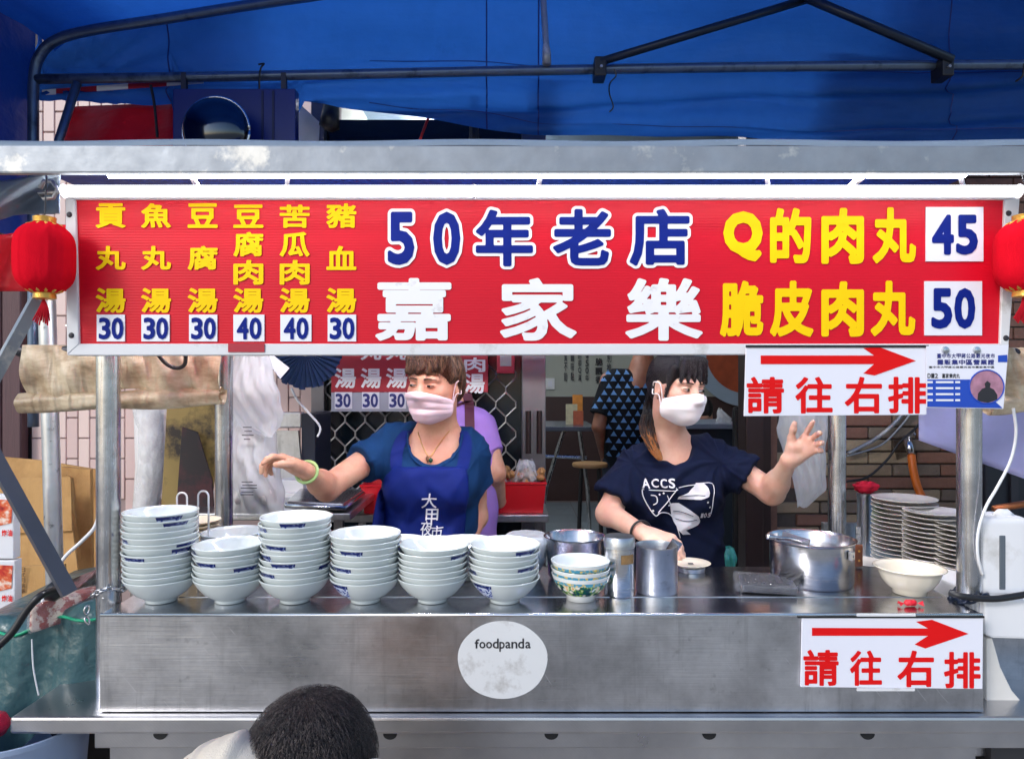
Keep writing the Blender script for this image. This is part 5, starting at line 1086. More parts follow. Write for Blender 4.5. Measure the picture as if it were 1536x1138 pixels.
def np_mesh(name, V, Q, m, parent=None, sm=2):
    if sm:                             # light smoothing of the grid steps
        E = np.concatenate([Q[:, [0, 1]], Q[:, [1, 2]], Q[:, [2, 3]], Q[:, [3, 0]]]); E = np.concatenate([E, E[:, ::-1]])
        for it in range(sm):
            acc = np.zeros_like(V); n = np.zeros(len(V)); np.add.at(acc, E[:, 0], V[E[:, 1]]); np.add.at(n, E[:, 0], 1); V = V+(.5 if it % 2 == 0 else -.52)*(acc/n[:, None]-V)
    me = bpy.data.meshes.new(name); me.from_pydata(V.tolist(), [], Q.tolist()); shade(me)
    for x in (m if isinstance(m, (list, tuple)) else [m]): me.materials.append(x)
    return link(name, me, parent)
def ripple(o, fn):
    me = o.data; n = len(me.vertices); co = np.empty(n*3); me.vertices.foreach_get('co', co); co = co.reshape(-1, 3); no = np.empty(n*3); me.vertices.foreach_get('normal', no); no = no.reshape(-1, 3)
    co += no*fn(co)[:, None]; me.vertices.foreach_set('co', co.ravel()); me.update()
def creases(o, pulls, amp, seed):
    """soft cloth folds: drag lines fanning out from the shoulders plus slack folds round the waist"""
    rs = np.random.default_rng(seed); ph = rs.uniform(0, 6.28, 8)
    def fn(c):
        out = np.zeros(len(c)); wx = c[:, 0]+.012*np.sin(c[:, 2]*31+ph[0]); wz = c[:, 2]+.014*np.sin(c[:, 0]*27+ph[1])
        for k, p in enumerate(pulls):
            dx, dz = wx-p.x, wz-p.z; an = np.arctan2(dz, dx); r = np.hypot(dx, dz); out += np.maximum(0, np.sin(an*9+ph[2+k]+r*9))**2*np.exp(-((r-.13)/.09)**2)
        out += .55*np.maximum(0, np.sin(wz*46+wx*22+ph[5]))**3+.5*np.maximum(0, np.sin(wz*33-wx*40+ph[6]))**3
        return amp*(out-.35)
    ripple(o, fn)
def comb(hair, mats, n, crown, L, w, seed, roots, pull=(0, 0, -1), seg=9, lift=.0012, fl=None, jit=.22):
    """long strands lying on the hair volume, each re-laid on its surface step by step"""
    rs = random.Random(seed); tree = bvh(hair); bs = [MB() for _ in mats]
    for p, nr in surf_points(hair, n, seed, roots):
        q = Vector(p); nn = Vector(nr); ln = L*rs.uniform(.5, 1.15)/seg; ww = w*rs.uniform(.6, 1.3); vs = []; jt = Vector((rs.uniform(-1, 1), rs.uniform(-1, 1), rs.uniform(-1, 1)))*jit; lf = lift*rs.uniform(.3, 2.2)
        for k in range(seg+1):
            f = (q-crown).normalized()*.6+Vector(pull)*.7+jt if fl is None else Vector(fl(q, nn))+jt
            f = f-nn*f.dot(nn); f = f.normalized() if f.length > 1e-5 else Vector((0, 0, -1)); s_ = f.cross(nn).normalized()*ww*(1-.75*(k/seg)**2); base = q+nn*lf; vs += [base-s_, base+nn*ww*.6, base+s_]
            q2 = q+f*ln; h_ = tree.find_nearest(q2)
            if h_[0] is not None and (h_[0]-q2).length < .008: q, nn = h_[0], h_[1]
            else: q = q2
        bs[rs.randrange(len(bs))].add(vs, [f_ for k in range(seg) for f_ in ((3*k, 3*k+1, 3*k+4, 3*k+3), (3*k+1, 3*k+2, 3*k+5, 3*k+4))])
    for b, m in zip(bs, mats): b.build('strands', m, hair, smooth=True)
def collar(nm, m, root, tree, pts, d, r=.0036):
    xs = [(x-768)/F*d for x, y in pts]; zs = [CZ-(y-569)/F*d for x, y in pts]; t_ = np.arange(len(pts))
    ys = np.array([min(onto(tree, x, z, -.001, 1.5, 9), onto(tree, x, z-.006, -.001, 1.5, 9)) for x, z in zip(xs, zs)]); ok = ys < np.median(ys)+.05; co = np.polyfit(t_[ok], ys[ok], 2)
    part(nm, m, root, lambda b: b.tube(spline([Vector((x, float(np.polyval(co, k)), z)) for k, (x, z) in enumerate(zip(xs, zs))], 6), r, 6), smooth=True)
def skin_mat(name, col, blush):
    m, t = newmat(name); b = t.b
    c = t.mix(t.g(t.noise(t.coord(), 13, 4), .38, .66), col, blush); c = t.mix(t.mapr(t.g(t.noise(t.coord(), 130, 3), .52, .75), 0, .22), c, mul(blush, .75)); c2 = t.mix(.12, c, col)
    t.l(c2, b.inputs['Base Color']); b.inputs['Roughness'].default_value = .48; b.inputs['Subsurface Weight'].default_value = .12; b.inputs['Subsurface Radius'].default_value = (1, .4, .25); b.inputs['Subsurface Scale'].default_value = .005
    t.bump(t.mix(.5, t.noise(t.coord(), 260, 3), t.noise(t.coord(), 45, 4)), .35, .004); return m
def hair_mat(name, c1, c2, scale=(90, 90, 6)):
    m, t = newmat(name); b = t.b; n = t.noise(t.coord(scale), 6, 3)
    t.l(t.mix(n, c1, c2), b.inputs['Base Color']); b.inputs['Roughness'].default_value = .38; t.bump(n, .6, .01); return m
def unit(v): v = np.array(v, float); return v/np.linalg.norm(v)
def hand(sd, wrist, direc, normal, side, curl=(.3, .35, .4, .5), spread=.12, L=.17, thumb=(.9, .5), k=.007, fan=(0, 0, 0, 0)):
    """palm and five fingers; normal = out of the palm, side = +1 / -1 which way the thumb sits along cross(direc, normal)"""
    d = unit(direc); nrm = np.array(normal, float); nrm = unit(nrm-d*(nrm@d)); sv = np.cross(d, nrm)*side
    w = np.array(wrist, float); s = L/.17
    sd.cap(w, w+d*.03*s, .024*s, .026*s, .015, sq=(nrm, .72))
    for o_ in (-.022, -.007, .008, .022): sd.cap(w+d*.02*s+sv*o_*.6*s, w+d*.078*s+sv*o_*s*1.05, .016*s, .0125*s, .012)
    sd.ell(w+d*.04*s+sv*.022*s+nrm*.008*s, (.02*s, .02*s, .018*s), None, .012)
    lens = (.066, .074, .069, .054); base = (.026, .009, -.008, -.024)
    for i in range(4):
        p = w+d*(.083-.004*abs(i-1))*s+sv*base[i]*s; ang = 0; sp = (1.5-i)*spread+fan[i]
        fd0 = unit(d*math.cos(sp)+sv*math.sin(sp)); rr = (.0088, .009, .0086, .0077)[i]*s
        for seg, fr in enumerate((.46, .3, .24)):
            ang += curl[i]*(.8, 1.1, .7)[seg]*1.15; fd = fd0*math.cos(ang)+nrm*math.sin(ang); q = p+fd*lens[i]*fr*s
            sd.cap(p, q, rr, rr*.92, k); p = q; rr *= .92
    p = w+d*.026*s+sv*.026*s+nrm*.004*s; a, c = thumb
    t1 = unit(d*math.cos(a)+sv*math.sin(a)+nrm*.25); q = p+t1*.036*s; sd.cap(p, q, .0135*s, .0115*s, .012)
    t2 = unit(t1*math.cos(c)+d*math.sin(c)*.6+nrm*math.sin(c)*.6); q2 = q+t2*.03*s; sd.cap(q, q2, .0112*s, .0102*s, k); q3 = q2+unit(t2+nrm*.2*c)*.022*s; sd.cap(q2, q3, .0102*s, .0085*s, k)
def head_rot(yaw, pitch, roll): return np.array((Euler((0, 0, yaw)).to_matrix() @ Euler((pitch, 0, 0)).to_matrix() @ Euler((0, roll, 0)).to_matrix()))
class Head:
    """local frame: face looks along -y, z up"""
    def __init__(s, c, rot, k=1): s.c = np.array(c, float); s.R = rot; s.k = k
    def w(s, x, y, z): return s.c+s.R@(np.array((x, y, z))*s.k)
    def ell(s, sd, c, r, k=.02, op='u', rot=None): sd.ell(s.w(*c), np.array(r)*s.k, s.R if rot is None else s.R@np.array(rot), k, op)
    def cap(s, sd, a, b, r0, r1, k=.02, op='u', sq=None): sd.cap(s.w(*a), s.w(*b), r0*s.k, r1*s.k, k, op, sq)
    def skull(s, sd, full=1.0):
        s.ell(sd, (0, .018, .035), (.074, .092, .083)); s.ell(sd, (0, -.012, -.03), (.062*full, .078, .088), .03)
        s.ell(sd, (0, -.055, -.095), (.03, .028, .022), .03); s.cap(sd, (-.045, -.01, -.075), (.045, -.01, -.075), .024, .024, .03)
        for x in (-1, 1):
            s.ell(sd, (x*.04, -.052, -.022), (.026, .026, .024), .02); s.cap(sd, (x*.012, -.082, .026), (x*.05, -.066, .022), .0095, .008, .014)
            s.ell(sd, (x*.0325, -.089, .002), (.0185, .0095, .0105), .008, 's'); s.ell(sd, (x*.0325, -.070, .002), (.018, .0155, .0125), .004)
            s.ell(sd, (x*.076, .012, -.008), (.009, .019, .031), .006, rot=Euler((-.15, 0, x*.35)).to_matrix()); s.ell(sd, (x*.0835, .008, -.006), (.005, .010, .018), .004, 's')
        s.cap(sd, (0, -.082, .012), (0, -.100, -.024), .0085, .0115, .012); s.ell(sd, (0, -.094, -.033), (.0175, .013, .010), .012)
    def eye(s, root, x, lids=.5, gaze=0, sock='skin', lid=None):
        dk = MATS['lash']
        c = s.w(x, -.0835, .002)
        def almond(u, v):
            a = 2*math.pi*u; r = v; px = .0155*math.cos(a)*r; pz = .0062*lids*math.sin(a)*r*(1-.25*abs(math.cos(a)))
            return tuple(s.w(x+px, -.0868+.35*(abs(x+px)-.0325)*(1 if abs(x+px) > .0325 else .3)+.004*r*r, .001+pz-.05*abs(px)))
        e = MB().grid(almond, 24, 5).build('eye', MATS['eyewhite'], root, smooth=True)
        ir = .0056
        part('iris', MATS['iris'], e, lambda b: b.add([tuple(s.w(x+gaze, -.0882, .001))]+[tuple(s.w(x+gaze+ir*math.cos(a), -.0876, .001+max(-.0052*lids, min(.0058*lids, ir*math.sin(a))))) for a in [2*math.pi*k/18 for k in range(18)]], [(0, k+1, (k+1) % 18+1) for k in range(18)]))
        up = [s.w(x+.017*q, -.0885+.012*q*q+(.004 if q*x > 0 else -.001)*abs(q), .0015+.0066*lids*(1-q*q)-.0008*abs(q)) for q in (-1, -.6, -.2, .2, .6, 1)]
        part('upper_lid', dk, e, lambda b: b.tube(spline(up, 3), .0011, 5), smooth=True)
        lo_ = [s.w(x+.015*q, -.0875+.012*q*q, .0-.0058*lids*(1-q*q)) for q in (-1, -.4, .4, 1)]
        part('lower_lid', dk, e, lambda b: b.tube(spline(lo_, 3), .0005, 4), smooth=True)
    def brow(s, root, x, m, tilt=0, r=.0022):
        sg = 1 if x > 0 else -1
        pts = [s.w(x+sg*.02*q, -.0905+.010*max(0, q)+.005*max(0, q)**2, .0215+.003*(1-q*q)-tilt*q) for q in (-1, -.4, .3, 1)]
        part('eyebrow', m, root, lambda b: b.tube(spline(pts, 4), [r*.7]+[r]*8+[r*.5]*4, 6), smooth=True)
mat('lash', (.015, .01, .01), .5); mat('eyewhite', hx('d8d2cc'), .25); mat('iris', (.02, .012, .008), .15)
def fill_radius(l, n): return l
def locks(name, root, m, roots, flow, n_seg, length, width, lift, seed, gravity=None, jit=.16):
    """thin tapering strands lying over the hair volume so that its outline breaks up"""
    rs = random.Random(seed); b = MB()
    for p, nr in roots:
        p = Vector(p)+Vector(nr)*.001; f = Vector(flow(p, Vector(nr)))+Vector((rs.uniform(-1, 1), rs.uniform(-1, 1), rs.uniform(-1, 1)))*jit*Vector(flow(p, Vector(nr))).length; f.normalize(); f = (f-Vector(nr)*max(0, f.dot(Vector(nr)))).normalized()
        L = length*rs.uniform(.6, 1.2); side_ = f.cross(Vector(nr)); side_ = side_.normalized()*width*rs.uniform(.5, 1.1) if side_.length > 1e-4 else Vector((width, 0, 0))
        vs = []; q = p.copy(); dr = (f+Vector(nr)*lift).normalized()
        for k in range(n_seg+1):
            t = k/n_seg; vs += [q-side_*(1-t*.9), q+side_*(1-t*.9)]; q = q+dr*(L/n_seg)
            if gravity: dr = (dr+Vector(gravity)*(.35/n_seg)).normalized()
        b.add(vs, [(2*k, 2*k+1, 2*k+3, 2*k+2) for k in range(n_seg)])
    return b.build(name, m, root, smooth=True)
def surf_points(o, n, seed, test=None):
    rs = random.Random(seed); me = o.data; out = []; N = len(me.vertices); tries = 0
    while len(out) < n and tries < n*20:
        tries += 1; v = me.vertices[rs.randrange(N)]
        if test is None or test(v.co, v.normal): out.append((v.co.copy(), v.normal.copy()))
    return out
def bvh(o): return BVHTree.FromPolygons([v.co[:] for v in o.data.vertices], [p.vertices[:] for p in o.data.polygons])
def onto(tree, x, z, gap=.002, y0=0.5, default=2.2):
    h = tree.ray_cast(Vector((x, y0, z)), Vector((0, 1, 0)))[0]; return h.y-gap if h is not None else default
SK_A = skin_mat('skin_tan', hx('d2a286'), hx('c6866e')); SK_B = skin_mat('skin_fair', hx('dab49c'), hx('d29a86')); SK_C = skin_mat('skin_brown', hx('8a5c48'), hx('7a4c3c'))
def wrap_mask(h, root, m, tree, top, bot, bulge, pleats, ridge=0, name='face_mask', amax=80):
    """a mask laid over nose, cheeks and chin: never inside the face, taut between its high points"""
    nu, nv = 40, 26; Rr = np.zeros((nv+1, nu+1)); Z = np.zeros_like(Rr); A = np.zeros_like(Rr)
    for j in range(nv+1):
        for i in range(nu+1):
            q = (i/nu-.5)*2; v = j/nv; a = q*R(amax); z = top+(bot-top)*v-.010*q*q*(1-v)*2.2+.020*q*q*v*1.4+.010*max(0, 1-abs(q)*1.6)*(1-v)
            c = Vector(h.w(0, .0, z)); o_ = Vector(h.w(.25*math.sin(a), -.25*math.cos(a), z)); hit = tree.ray_cast(o_, (c-o_).normalized(), .25)[0]
            r = (hit-c).length/h.k if hit is not None else .05
            if hit is not None and abs(q) > .9: r = min(r, .086)
            Rr[j, i] = r; Z[j, i] = z; A[j, i] = a
    S_ = Rr.copy()
    for _ in range(26):
        S_[1:-1, 1:-1] = np.maximum((S_[:-2, 1:-1]+S_[2:, 1:-1]+S_[1:-1, :-2]+S_[1:-1, 2:])/4, Rr[1:-1, 1:-1]); S_[0, 1:-1] = np.maximum((S_[0, :-2]+S_[0, 2:])/2, Rr[0, 1:-1]); S_[-1, 1:-1] = np.maximum((S_[-1, :-2]+S_[-1, 2:])/2, Rr[-1, 1:-1])
    def f(u, v):
        i, j = round(u*nu), round(v*nv); q = (u-.5)*2; r = S_[j, i]+.005+bulge*math.sin(math.pi*min(1, v*.9+.1))*(1-q*q)
        if pleats: r += .0042*abs(math.sin(v*pleats*math.pi))**.6*(1-q*q)
        if ridge: r += ridge*max(0, 1-abs(v-.45)/.5)*(1-q*q*.8)
        return tuple(h.w(r*math.sin(A[j, i]), -r*math.cos(A[j, i]), Z[j, i]))
    o = MB().grid(f, nu, nv).build(name, m, root, smooth=True, solid=.0018)
    for e, sgn in ((0, -1), (1, 1)):
        for v0, ez in ((.04, .024), (.96, -.03)):
            a = Vector(f(e, v0)); part('ear_loop', m, o, lambda b: b.tube(spline([a, h.w(sgn*.082, -.006, -.008+ez*.7), h.w(sgn*.085, .024, -.004+ez*.75), h.w(sgn*.080, .032, -.004+ez*.2)], 5), .0018, 5), smooth=True)
    return o
def legs(sd, hipc, dx, r=.075, foot=-1):
    hx_, hy, hz = hipc
    for s in (-1, 1):
        hp = (hx_+s*dx, hy, hz-.04); kn = (hx_+s*dx*1.05, hy-.01, .47); an = (hx_+s*dx*1.05, hy+.02, .085)
        sd.cap(hp, kn, r, r*.66, .03); sd.cap(kn, an, r*.66, r*.45, .02); sd.cap((an[0], an[1], .045), (an[0], an[1]+foot*.13, .03), .036, .028, .02)

# ---------------------------------------------- older cook in the blue apron
pa = thing('person', 'woman in a blue apron and pale pink mask reaching out an arm', 'person', (-.26, 2.28, 0))
HA = Head(P(652, 577, 2.20), head_rot(-.42, .05, .05), .93)
NA = P(657, 655, 2.27); SLa = P(578, 672, 2.26); SRa = P(710, 676, 2.31); EL = P(490, 731, 2.06); WL = P(458, 706, 1.90); ER = P(714, 775, 2.36); WR = P(690, 836, 2.18); CH = P(650, 715, 2.28); WA_ = P(648, 800, 2.30); HP = P(645, 868, 2.31)
sd = Sdf((-.78, 1.70, 0), (.14, 2.62, 1.66), .0042)
HA.skull(sd, 1.08); HA.cap(sd, (0, .03, -.05), (0, .035, -.09), .05, .05, .03)
sd.cap(HA.w(0, .028, -.07), NA+Vector((0, .01, .0)), .045, .055, .03); sd.cap(SLa+Vector((.05, 0, .008)), SRa+Vector((-.05, 0, .008)), .055, .055, .04)
sd.cap(NA, CH, .06, .10, .05, sq=((0, 1, 0), .75)); sd.cap(CH+Vector((-.05, 0, .03)), CH+Vector((.05, 0, .03)), .09, .09, .05); sd.cap(CH, HP, .12, .14, .06, sq=((0, 1, 0), .8)); legs(sd, HP, .085)
for a_, b_, r0, r1 in ((SLa, EL, .044, .036), (EL, WL, .036, .0225), (SRa, ER, .044, .036), (ER, WR, .036, .024)): sd.cap(a_, b_, r0, r1, .022)
sd.ell(EL.lerp(WL, .3), (.034, .040, .036), None, .02)
hand(sd, WL, (-.74, -.36, .42), (-.32, -.5, -.8), 1, (.40, .62, .74, .85), .24, .158, (.65, .6)); hand(sd, WR, (-.4, -.7, -.3), (0, .3, -1), 1, (.4, .45, .5, .55), .1, .16)
V, Q = sd.mesh(); body = np_mesh('body', V, Q, SK_A, pa)
TA = fabric('teal_tshirt', hx('0b345f'), .8, 700, .5, 8, .14); AP = fabric('blue_apron', hx('08206e'), .6, 900, .45, 5, .12)
sd = Sdf((-.62, 1.9, .72), (.12, 2.6, 1.40), .0045)
sd.cap(SLa+Vector((.035, .0, .010)), SRa+Vector((-.03, .0, .010)), .069, .069, .04); sd.cap(CH+Vector((-.06, 0, .03)), CH+Vector((.06, 0, .03)), .103, .103, .05); sd.cap(CH, HP, .138, .165, .05, sq=((0, 1, 0), .82))
for x in (-.065, .065): sd.ell(CH+Vector((x, -.085, -.02)), (.07, .06, .068), None, .04)
sd.cap(SLa+Vector((.02, 0, 0)), SLa.lerp(EL, .44), .064, .064, .03, flat=True); sd.cap(SRa+Vector((-.02, 0, 0)), SRa.lerp(ER, .52), .067, .062, .03, flat=True)
sd.ell(NA+Vector((-.006, -.055, .0)), (.077, .10, .082), None, .008, 's'); sd.cap(NA+Vector((0, 0, -.05)), NA+Vector((0, 0, .1)), .062, .07, .01, 's')
V, Q = sd.mesh(); shirt = np_mesh('t_shirt', V, Q, TA, pa)
creases(shirt, [SLa, SRa], .0055, 1)
tr = bvh(shirt)
def apron_edge(py):      # half outline in pixels: where the bib starts and ends
    return np.interp(py, [690, 704, 712, 740, 770, 810, 870], [598, 590, 580, 566, 560, 556, 552]), np.interp(py, [690, 704, 712, 740, 770, 810, 870], [694, 700, 703, 704, 698, 696, 700])
def apron(u, v):
    py = 698+v*172; x0, x1 = apron_edge(py); px = x0+(x1-x0)*u; d = 2.19; X = (px-768)/F*d; Z = CZ-(py-569)/F*d
    return (X, onto(tr, X, Z, .006, 1.5, 2.2)+.003*math.sin(px*.16+py*.05)*v-.02*v*v-.007*max(0, math.sin(px*.075+py*.055+1))**3*min(1, v*3)-.006*max(0, math.sin(px*.11-py*.05))**3*min(1, v*2), Z)
part('apron', AP, pa, lambda b: b.grid(apron, 44, 44), smooth=True, solid=.002)
for pts in ([(598, 702), (597, 680), (603, 658), (612, 646)], [(694, 702), (698, 680), (697, 660), (690, 648)]):
    sp = spline([Vector((*((q[0]-768)/F*2.2, q[1]), 0)) for q in pts], 6)
    def strap(u, v):
        k = u*(len(sp)-1); i = min(int(k), len(sp)-2); p = sp[i].lerp(sp[i+1], k-i); X = p.x+(v-.5)*.036; Z = CZ-(p.y-569)/F*2.2
        return (X, onto(tr, X, Z, .005, 1.5, 2.24), Z)
    part('apron_strap', AP, pa, lambda b: b.grid(strap, 24, 4), smooth=True)
BRUSH = mat('white_brush_print', hx('e4e6ee'), .6)
def onto_print(ch, bx, d, tree, off, parent, m, gap=.011, res=40, skew=0):
    x0, y0, x1, y1 = bx
    def f(u, w_):
        px = x0+(x1-x0)*u+skew*w_; py = y1+(y0-y1)*w_; X = (px-768)/F*d; Z = CZ-(py-569)/F*d; return (X, onto(tree, X, Z, gap, 1.5, d), Z)
    return link('character', print_mesh(ch, off, res, f, m), parent)
apo = [c for c in pa.children if c.name.startswith('apron') and 'strap' not in c.name][0]; tra = bvh(apo)
for ch, bx in (('大', (631, 740, 654, 763)), ('甲', (636, 764, 655, 790)), ('夜', (628, 783, 646, 806)), ('市', (644, 790, 662, 808))): onto_print(ch, bx, 2.13, tra, .008, apo, BRUSH, .003, 40, 2)
collar('collar', fabric('teal_rib', hx('0b3460'), .85), pa, tr, ((611, 650), (614, 670), (625, 689), (647, 699), (673, 692), (688, 674), (693, 652)), 2.2)
# necklace, bracelet, mask, eyes, hair
GOLDC = mat('gold_chain', hx('c8a050'), .3, .9)
trb = bvh(body)
def nk(px, py, d=2.21): X = (px-768)/F*d; Z = CZ-(py-569)/F*d; return Vector((X, min(onto(trb, X, Z, .002, 1.5, 2.2), onto(tr, X, Z, .002, 1.5, 2.9)), Z))
nl = part('necklace', GOLDC, pa, lambda b: b.tube(spline([nk(626, 648), nk(630, 658), nk(637, 672), nk(646, 683), nk(656, 670), nk(666, 656), nk(674, 646)], 5), .0012, 5), smooth=True)
part('pendant', mat('green_jade', hx('1c4a34'), .2), nl, lambda b: b.lathe([(.0005, -.008), (.006, -.004), (.007, .002), (.0005, .008)], 12, nk(648, 688)-Vector((0, .004, 0))), smooth=True)
part('pendant', mat('brown_bead', hx('7a4c30'), .3), nl, lambda b: b.lathe([(.0005, -.01), (.005, -.004), (.005, .004), (.0005, .009)], 12, nk(643, 686)-Vector((0, .004, 0))), smooth=True)
ax = (WL-EL).normalized(); u_ = ax.orthogonal().normalized(); v_ = ax.cross(u_); cc = WL.lerp(EL, .06)
part('bangle', mat('pale_jade', hx('b4d48c'), .25, transl=.2), pa, lambda b: b.tube([cc+(u_*math.cos(t_)+v_*math.sin(t_))*.029 for t_ in [2*math.pi*k/28 for k in range(29)]], .0045, 8), smooth=True)
wrap_mask(HA, pa, fabric('pink_mask', hx('ecd2da'), .85, 1200, .12, 30, .04, (1, 1, 3)), trb, -.025, -.126, .006, 4)
for x in (-.0325, .0325): HA.eye(pa, x, .42, -.004); HA.brow(pa, x, mat('brow_brown', hx('3c281e'), .7), .001)
HAIR_A = hair_mat('brown_hair', hx('30190f'), hx('6a4430'))
sd = Sdf(HA.c-.14, HA.c+.15, .0035)
HA.ell(sd, (0, .022, .043), (.079, .097, .081), .01); HA.ell(sd, (0, .06, -.01), (.07, .06, .07), .03)
for x in (-1, 1): HA.cap(sd, (x*.068, .02, .05), (x*.074, .032, -.012), .020, .009, .02); HA.cap(sd, (x*.055, -.045, .085), (x*.072, -.02, .03), .022, .011, .02)
HA.ell(sd, (0, -.10, -.01), (.064, .08, .058), .012, 's'); [HA.cap(sd, (x*.8+.012, -.064+4*x*x, .102), (x*1.12, -.089+7.5*x*x, .050+.005*math.sin(x*210)+.1*x), .017, .0065, .010) for x in (-.058, -.042, -.026, -.010, .006, .022, .038, .054)]
HA.ell(sd, (0, -.04, -.075), (.10, .075, .07), .012, 's')
V, Q = sd.mesh(); hr = np_mesh('hair', V, Q, HAIR_A, pa)
up = Vector(HA.w(0, .01, .12))
comb(hr, [HAIR_A, hair_mat('brown_hair_light', hx('4a3226'), hx('86644a')), hair_mat('brown_hair_dark', hx('1a100c'), hx('38261c'))], 1900, up, .075, .0013, 21, lambda c, n: n.z > -.1, lift=.002, jit=.42)

def loc_a(c): return np.array(HA.R).T@(np.array(c)-HA.c)/HA.k
locks('fringe_wisps', hr, HAIR_A, surf_points(hr, 130, 41, lambda c, n: (lambda l: l[1] < -.045 and .045 < l[2] < .085)(loc_a(c))), lambda p, n: Vector(HA.R@np.array((-.35, -.1, -1))), 5, .034, .0011, .10, 42, (0, 0, -1), jit=.3)
locks('nape_wisps', hr, HAIR_A, surf_points(hr, 140, 43, lambda c, n: (lambda l: abs(l[0]) > .05 and l[2] < .03)(loc_a(c))), lambda p, n: Vector((0, 0, -1)), 4, .024, .0011, .12, 44, (0, 0, -1), jit=.35)

# ---------------------------------------------- young cook in the printed navy shirt
pb = thing('person', 'young woman in a navy printed T-shirt and white mask with one hand raised', 'person', (.55, 2.33, 0))
HB = Head(P(1016, 582, 2.24), head_rot(.50, .10, .06), .905)
NB = P(1003, 668, 2.31); SLb = P(947, 694, 2.31); SRb = P(1074, 684, 2.32); EBl = P(913, 770, 2.24); WBl = P(966, 800, 2.02); EBr = P(1158, 738, 2.22); WBr = P(1184, 690, 2.10); CHb = P(1008, 738, 2.32); HPb = P(1012, 868, 2.34)
sd = Sdf((.18, 1.78, 0), (1.12, 2.66, 1.66), .0042)
HB.skull(sd, 1.0); HB.cap(sd, (0, .03, -.05), (0, .035, -.09), .048, .048, .03)
sd.cap(HB.w(0, .028, -.07), NB+Vector((.008, .01, 0)), .040, .048, .03); sd.cap(SLb+Vector((.05, 0, .008)), SRb+Vector((-.05, 0, .008)), .05, .05, .04)
sd.cap(NB, CHb, .058, .10, .05, sq=((0, 1, 0), .75)); sd.cap(CHb, HPb, .115, .13, .06, sq=((0, 1, 0), .8)); legs(sd, HPb, .085)
for a_, b_, r0, r1 in ((SLb, EBl, .044, .037), (EBl, WBl, .037, .0225), (SRb, EBr, .044, .037), (EBr, WBr, .036, .0225)): sd.cap(a_, b_, r0, r1, .022)
sd.ell(EBr.lerp(WBr, .3), (.036, .036, .039), None, .02)
hand(sd, WBr, (.66, -.2, .62), (-.1, -.95, .2), -1, (.22, .5, .62, .72), .20, .155, (.75, .25), fan=(.05, -.1, -.2, -.3)); hand(sd, WBl, (.75, -.55, -.15), (.1, .25, -1), -1, (.35, .45, .5, .5), .08, .165, (.5, .4))
V, Q = sd.mesh(); bodyb = np_mesh('body', V, Q, SK_B, pb)
TB = fabric('navy_tshirt', hx('091430'), .85, 800, .6, 7, .12)
sd = Sdf((.2, 1.95, .68), (1.0, 2.7, 1.36), .0045)
sd.cap(SLb+Vector((.045, .0, .006)), SRb+Vector((-.045, .0, .006)), .064, .064, .04); sd.cap(CHb+Vector((-.05, 0, .02)), CHb+Vector((.05, 0, .02)), .108, .108, .05); sd.cap(CHb, HPb, .150, .168, .05, sq=((0, 1, 0), .78))
for x in (-.06, .06): sd.ell(CHb+Vector((x, -.08, -.005)), (.068, .055, .065), None, .04)
sd.cap(SLb+Vector((.02, 0, 0)), SLb.lerp(EBl, .74), .063, .066, .03, flat=True); sd.cap(SRb+Vector((-.02, 0, 0)), SRb.lerp(EBr, .60), .062, .068, .03, flat=True)
sd.ell(NB+Vector((.004, -.055, .008)), (.068, .09, .062), None, .008, 's'); sd.cap(NB+Vector((0, 0, -.04)), NB+Vector((0, 0, .1)), .058, .066, .01, 's')
V, Q = sd.mesh(); shirtb = np_mesh('t_shirt', V, Q, TB, pb)
creases(shirtb, [SLb, SRb], .0105, 2)
trs = bvh(shirtb); DP = 2.19
def pin(px, py, gap=.0025): X = (px-768)/F*DP; Z = CZ-(py-569)/F*DP; return Vector((X, onto(trs, X, Z, gap, 1.5, 2.2), Z))
SHW = mat('shirt_print', hx('d4d4d8'), .7)
for ch, bx in (('A', (965, 719, 976, 733)), ('C', (978, 718, 988, 731)), ('C', (990, 718, 1000, 731)), ('S', (1002, 717, 1012, 731)), ('1', (1051, 769, 1055, 777)), ('0', (1056, 769, 1061, 777)), ('5', (1063, 769, 1068, 777))): onto_print(ch, bx, DP, trs, .02, shirtb, SHW, .003, 26)
def pl_(pts, r=.0016, n=5): part('print_line', SHW, shirtb, lambda b: b.tube([pin(*q) for q in spline2(pts, n)], r, 4))
def spline2(pts, n): return [(v.x, v.y) for v in spline([Vector((x, y, 0)) for x, y in pts], n)]
pl_([(965, 736), (966, 745), (972, 758), (982, 772), (990, 768), (1003, 770), (1012, 778)]); pl_([(965, 735), (1012, 735), (1013, 731)], .0014, 3); pl_([(1018, 731), (1040, 727), (1069, 725), (1069, 745), (1068, 772)], .0014, 4); pl_([(986, 768), (1000, 752), (1014, 733)], .0016, 4)
pl_([(1000, 742), (1010, 770), (1022, 808)], .0012, 4); pl_([(976, 742), (984, 744), (985, 752), (979, 756)], .0018, 4)
def pf_(rows, nm='print_shape'):
    def f(u, v):
        y = rows[0][0]+(rows[-1][0]-rows[0][0])*v; a = np.interp(y, [r[0] for r in rows], [r[1] for r in rows]); b2 = np.interp(y, [r[0] for r in rows], [r[2] for r in rows]); return tuple(pin(a+(b2-a)*u, y, .0022))
    part(nm, SHW, shirtb, lambda b: b.grid(f, 10, 14), smooth=True)
pf_([(724, 1044, 1056), (730, 1040, 1061), (738, 1032, 1063), (744, 1018, 1062), (748, 1016, 1050)]); pf_([(754, 1004, 1018), (764, 1006, 1034), (774, 1008, 1048), (784, 1012, 1053), (790, 1016, 1048), (796, 1019, 1030), (803, 1026, 1038)])
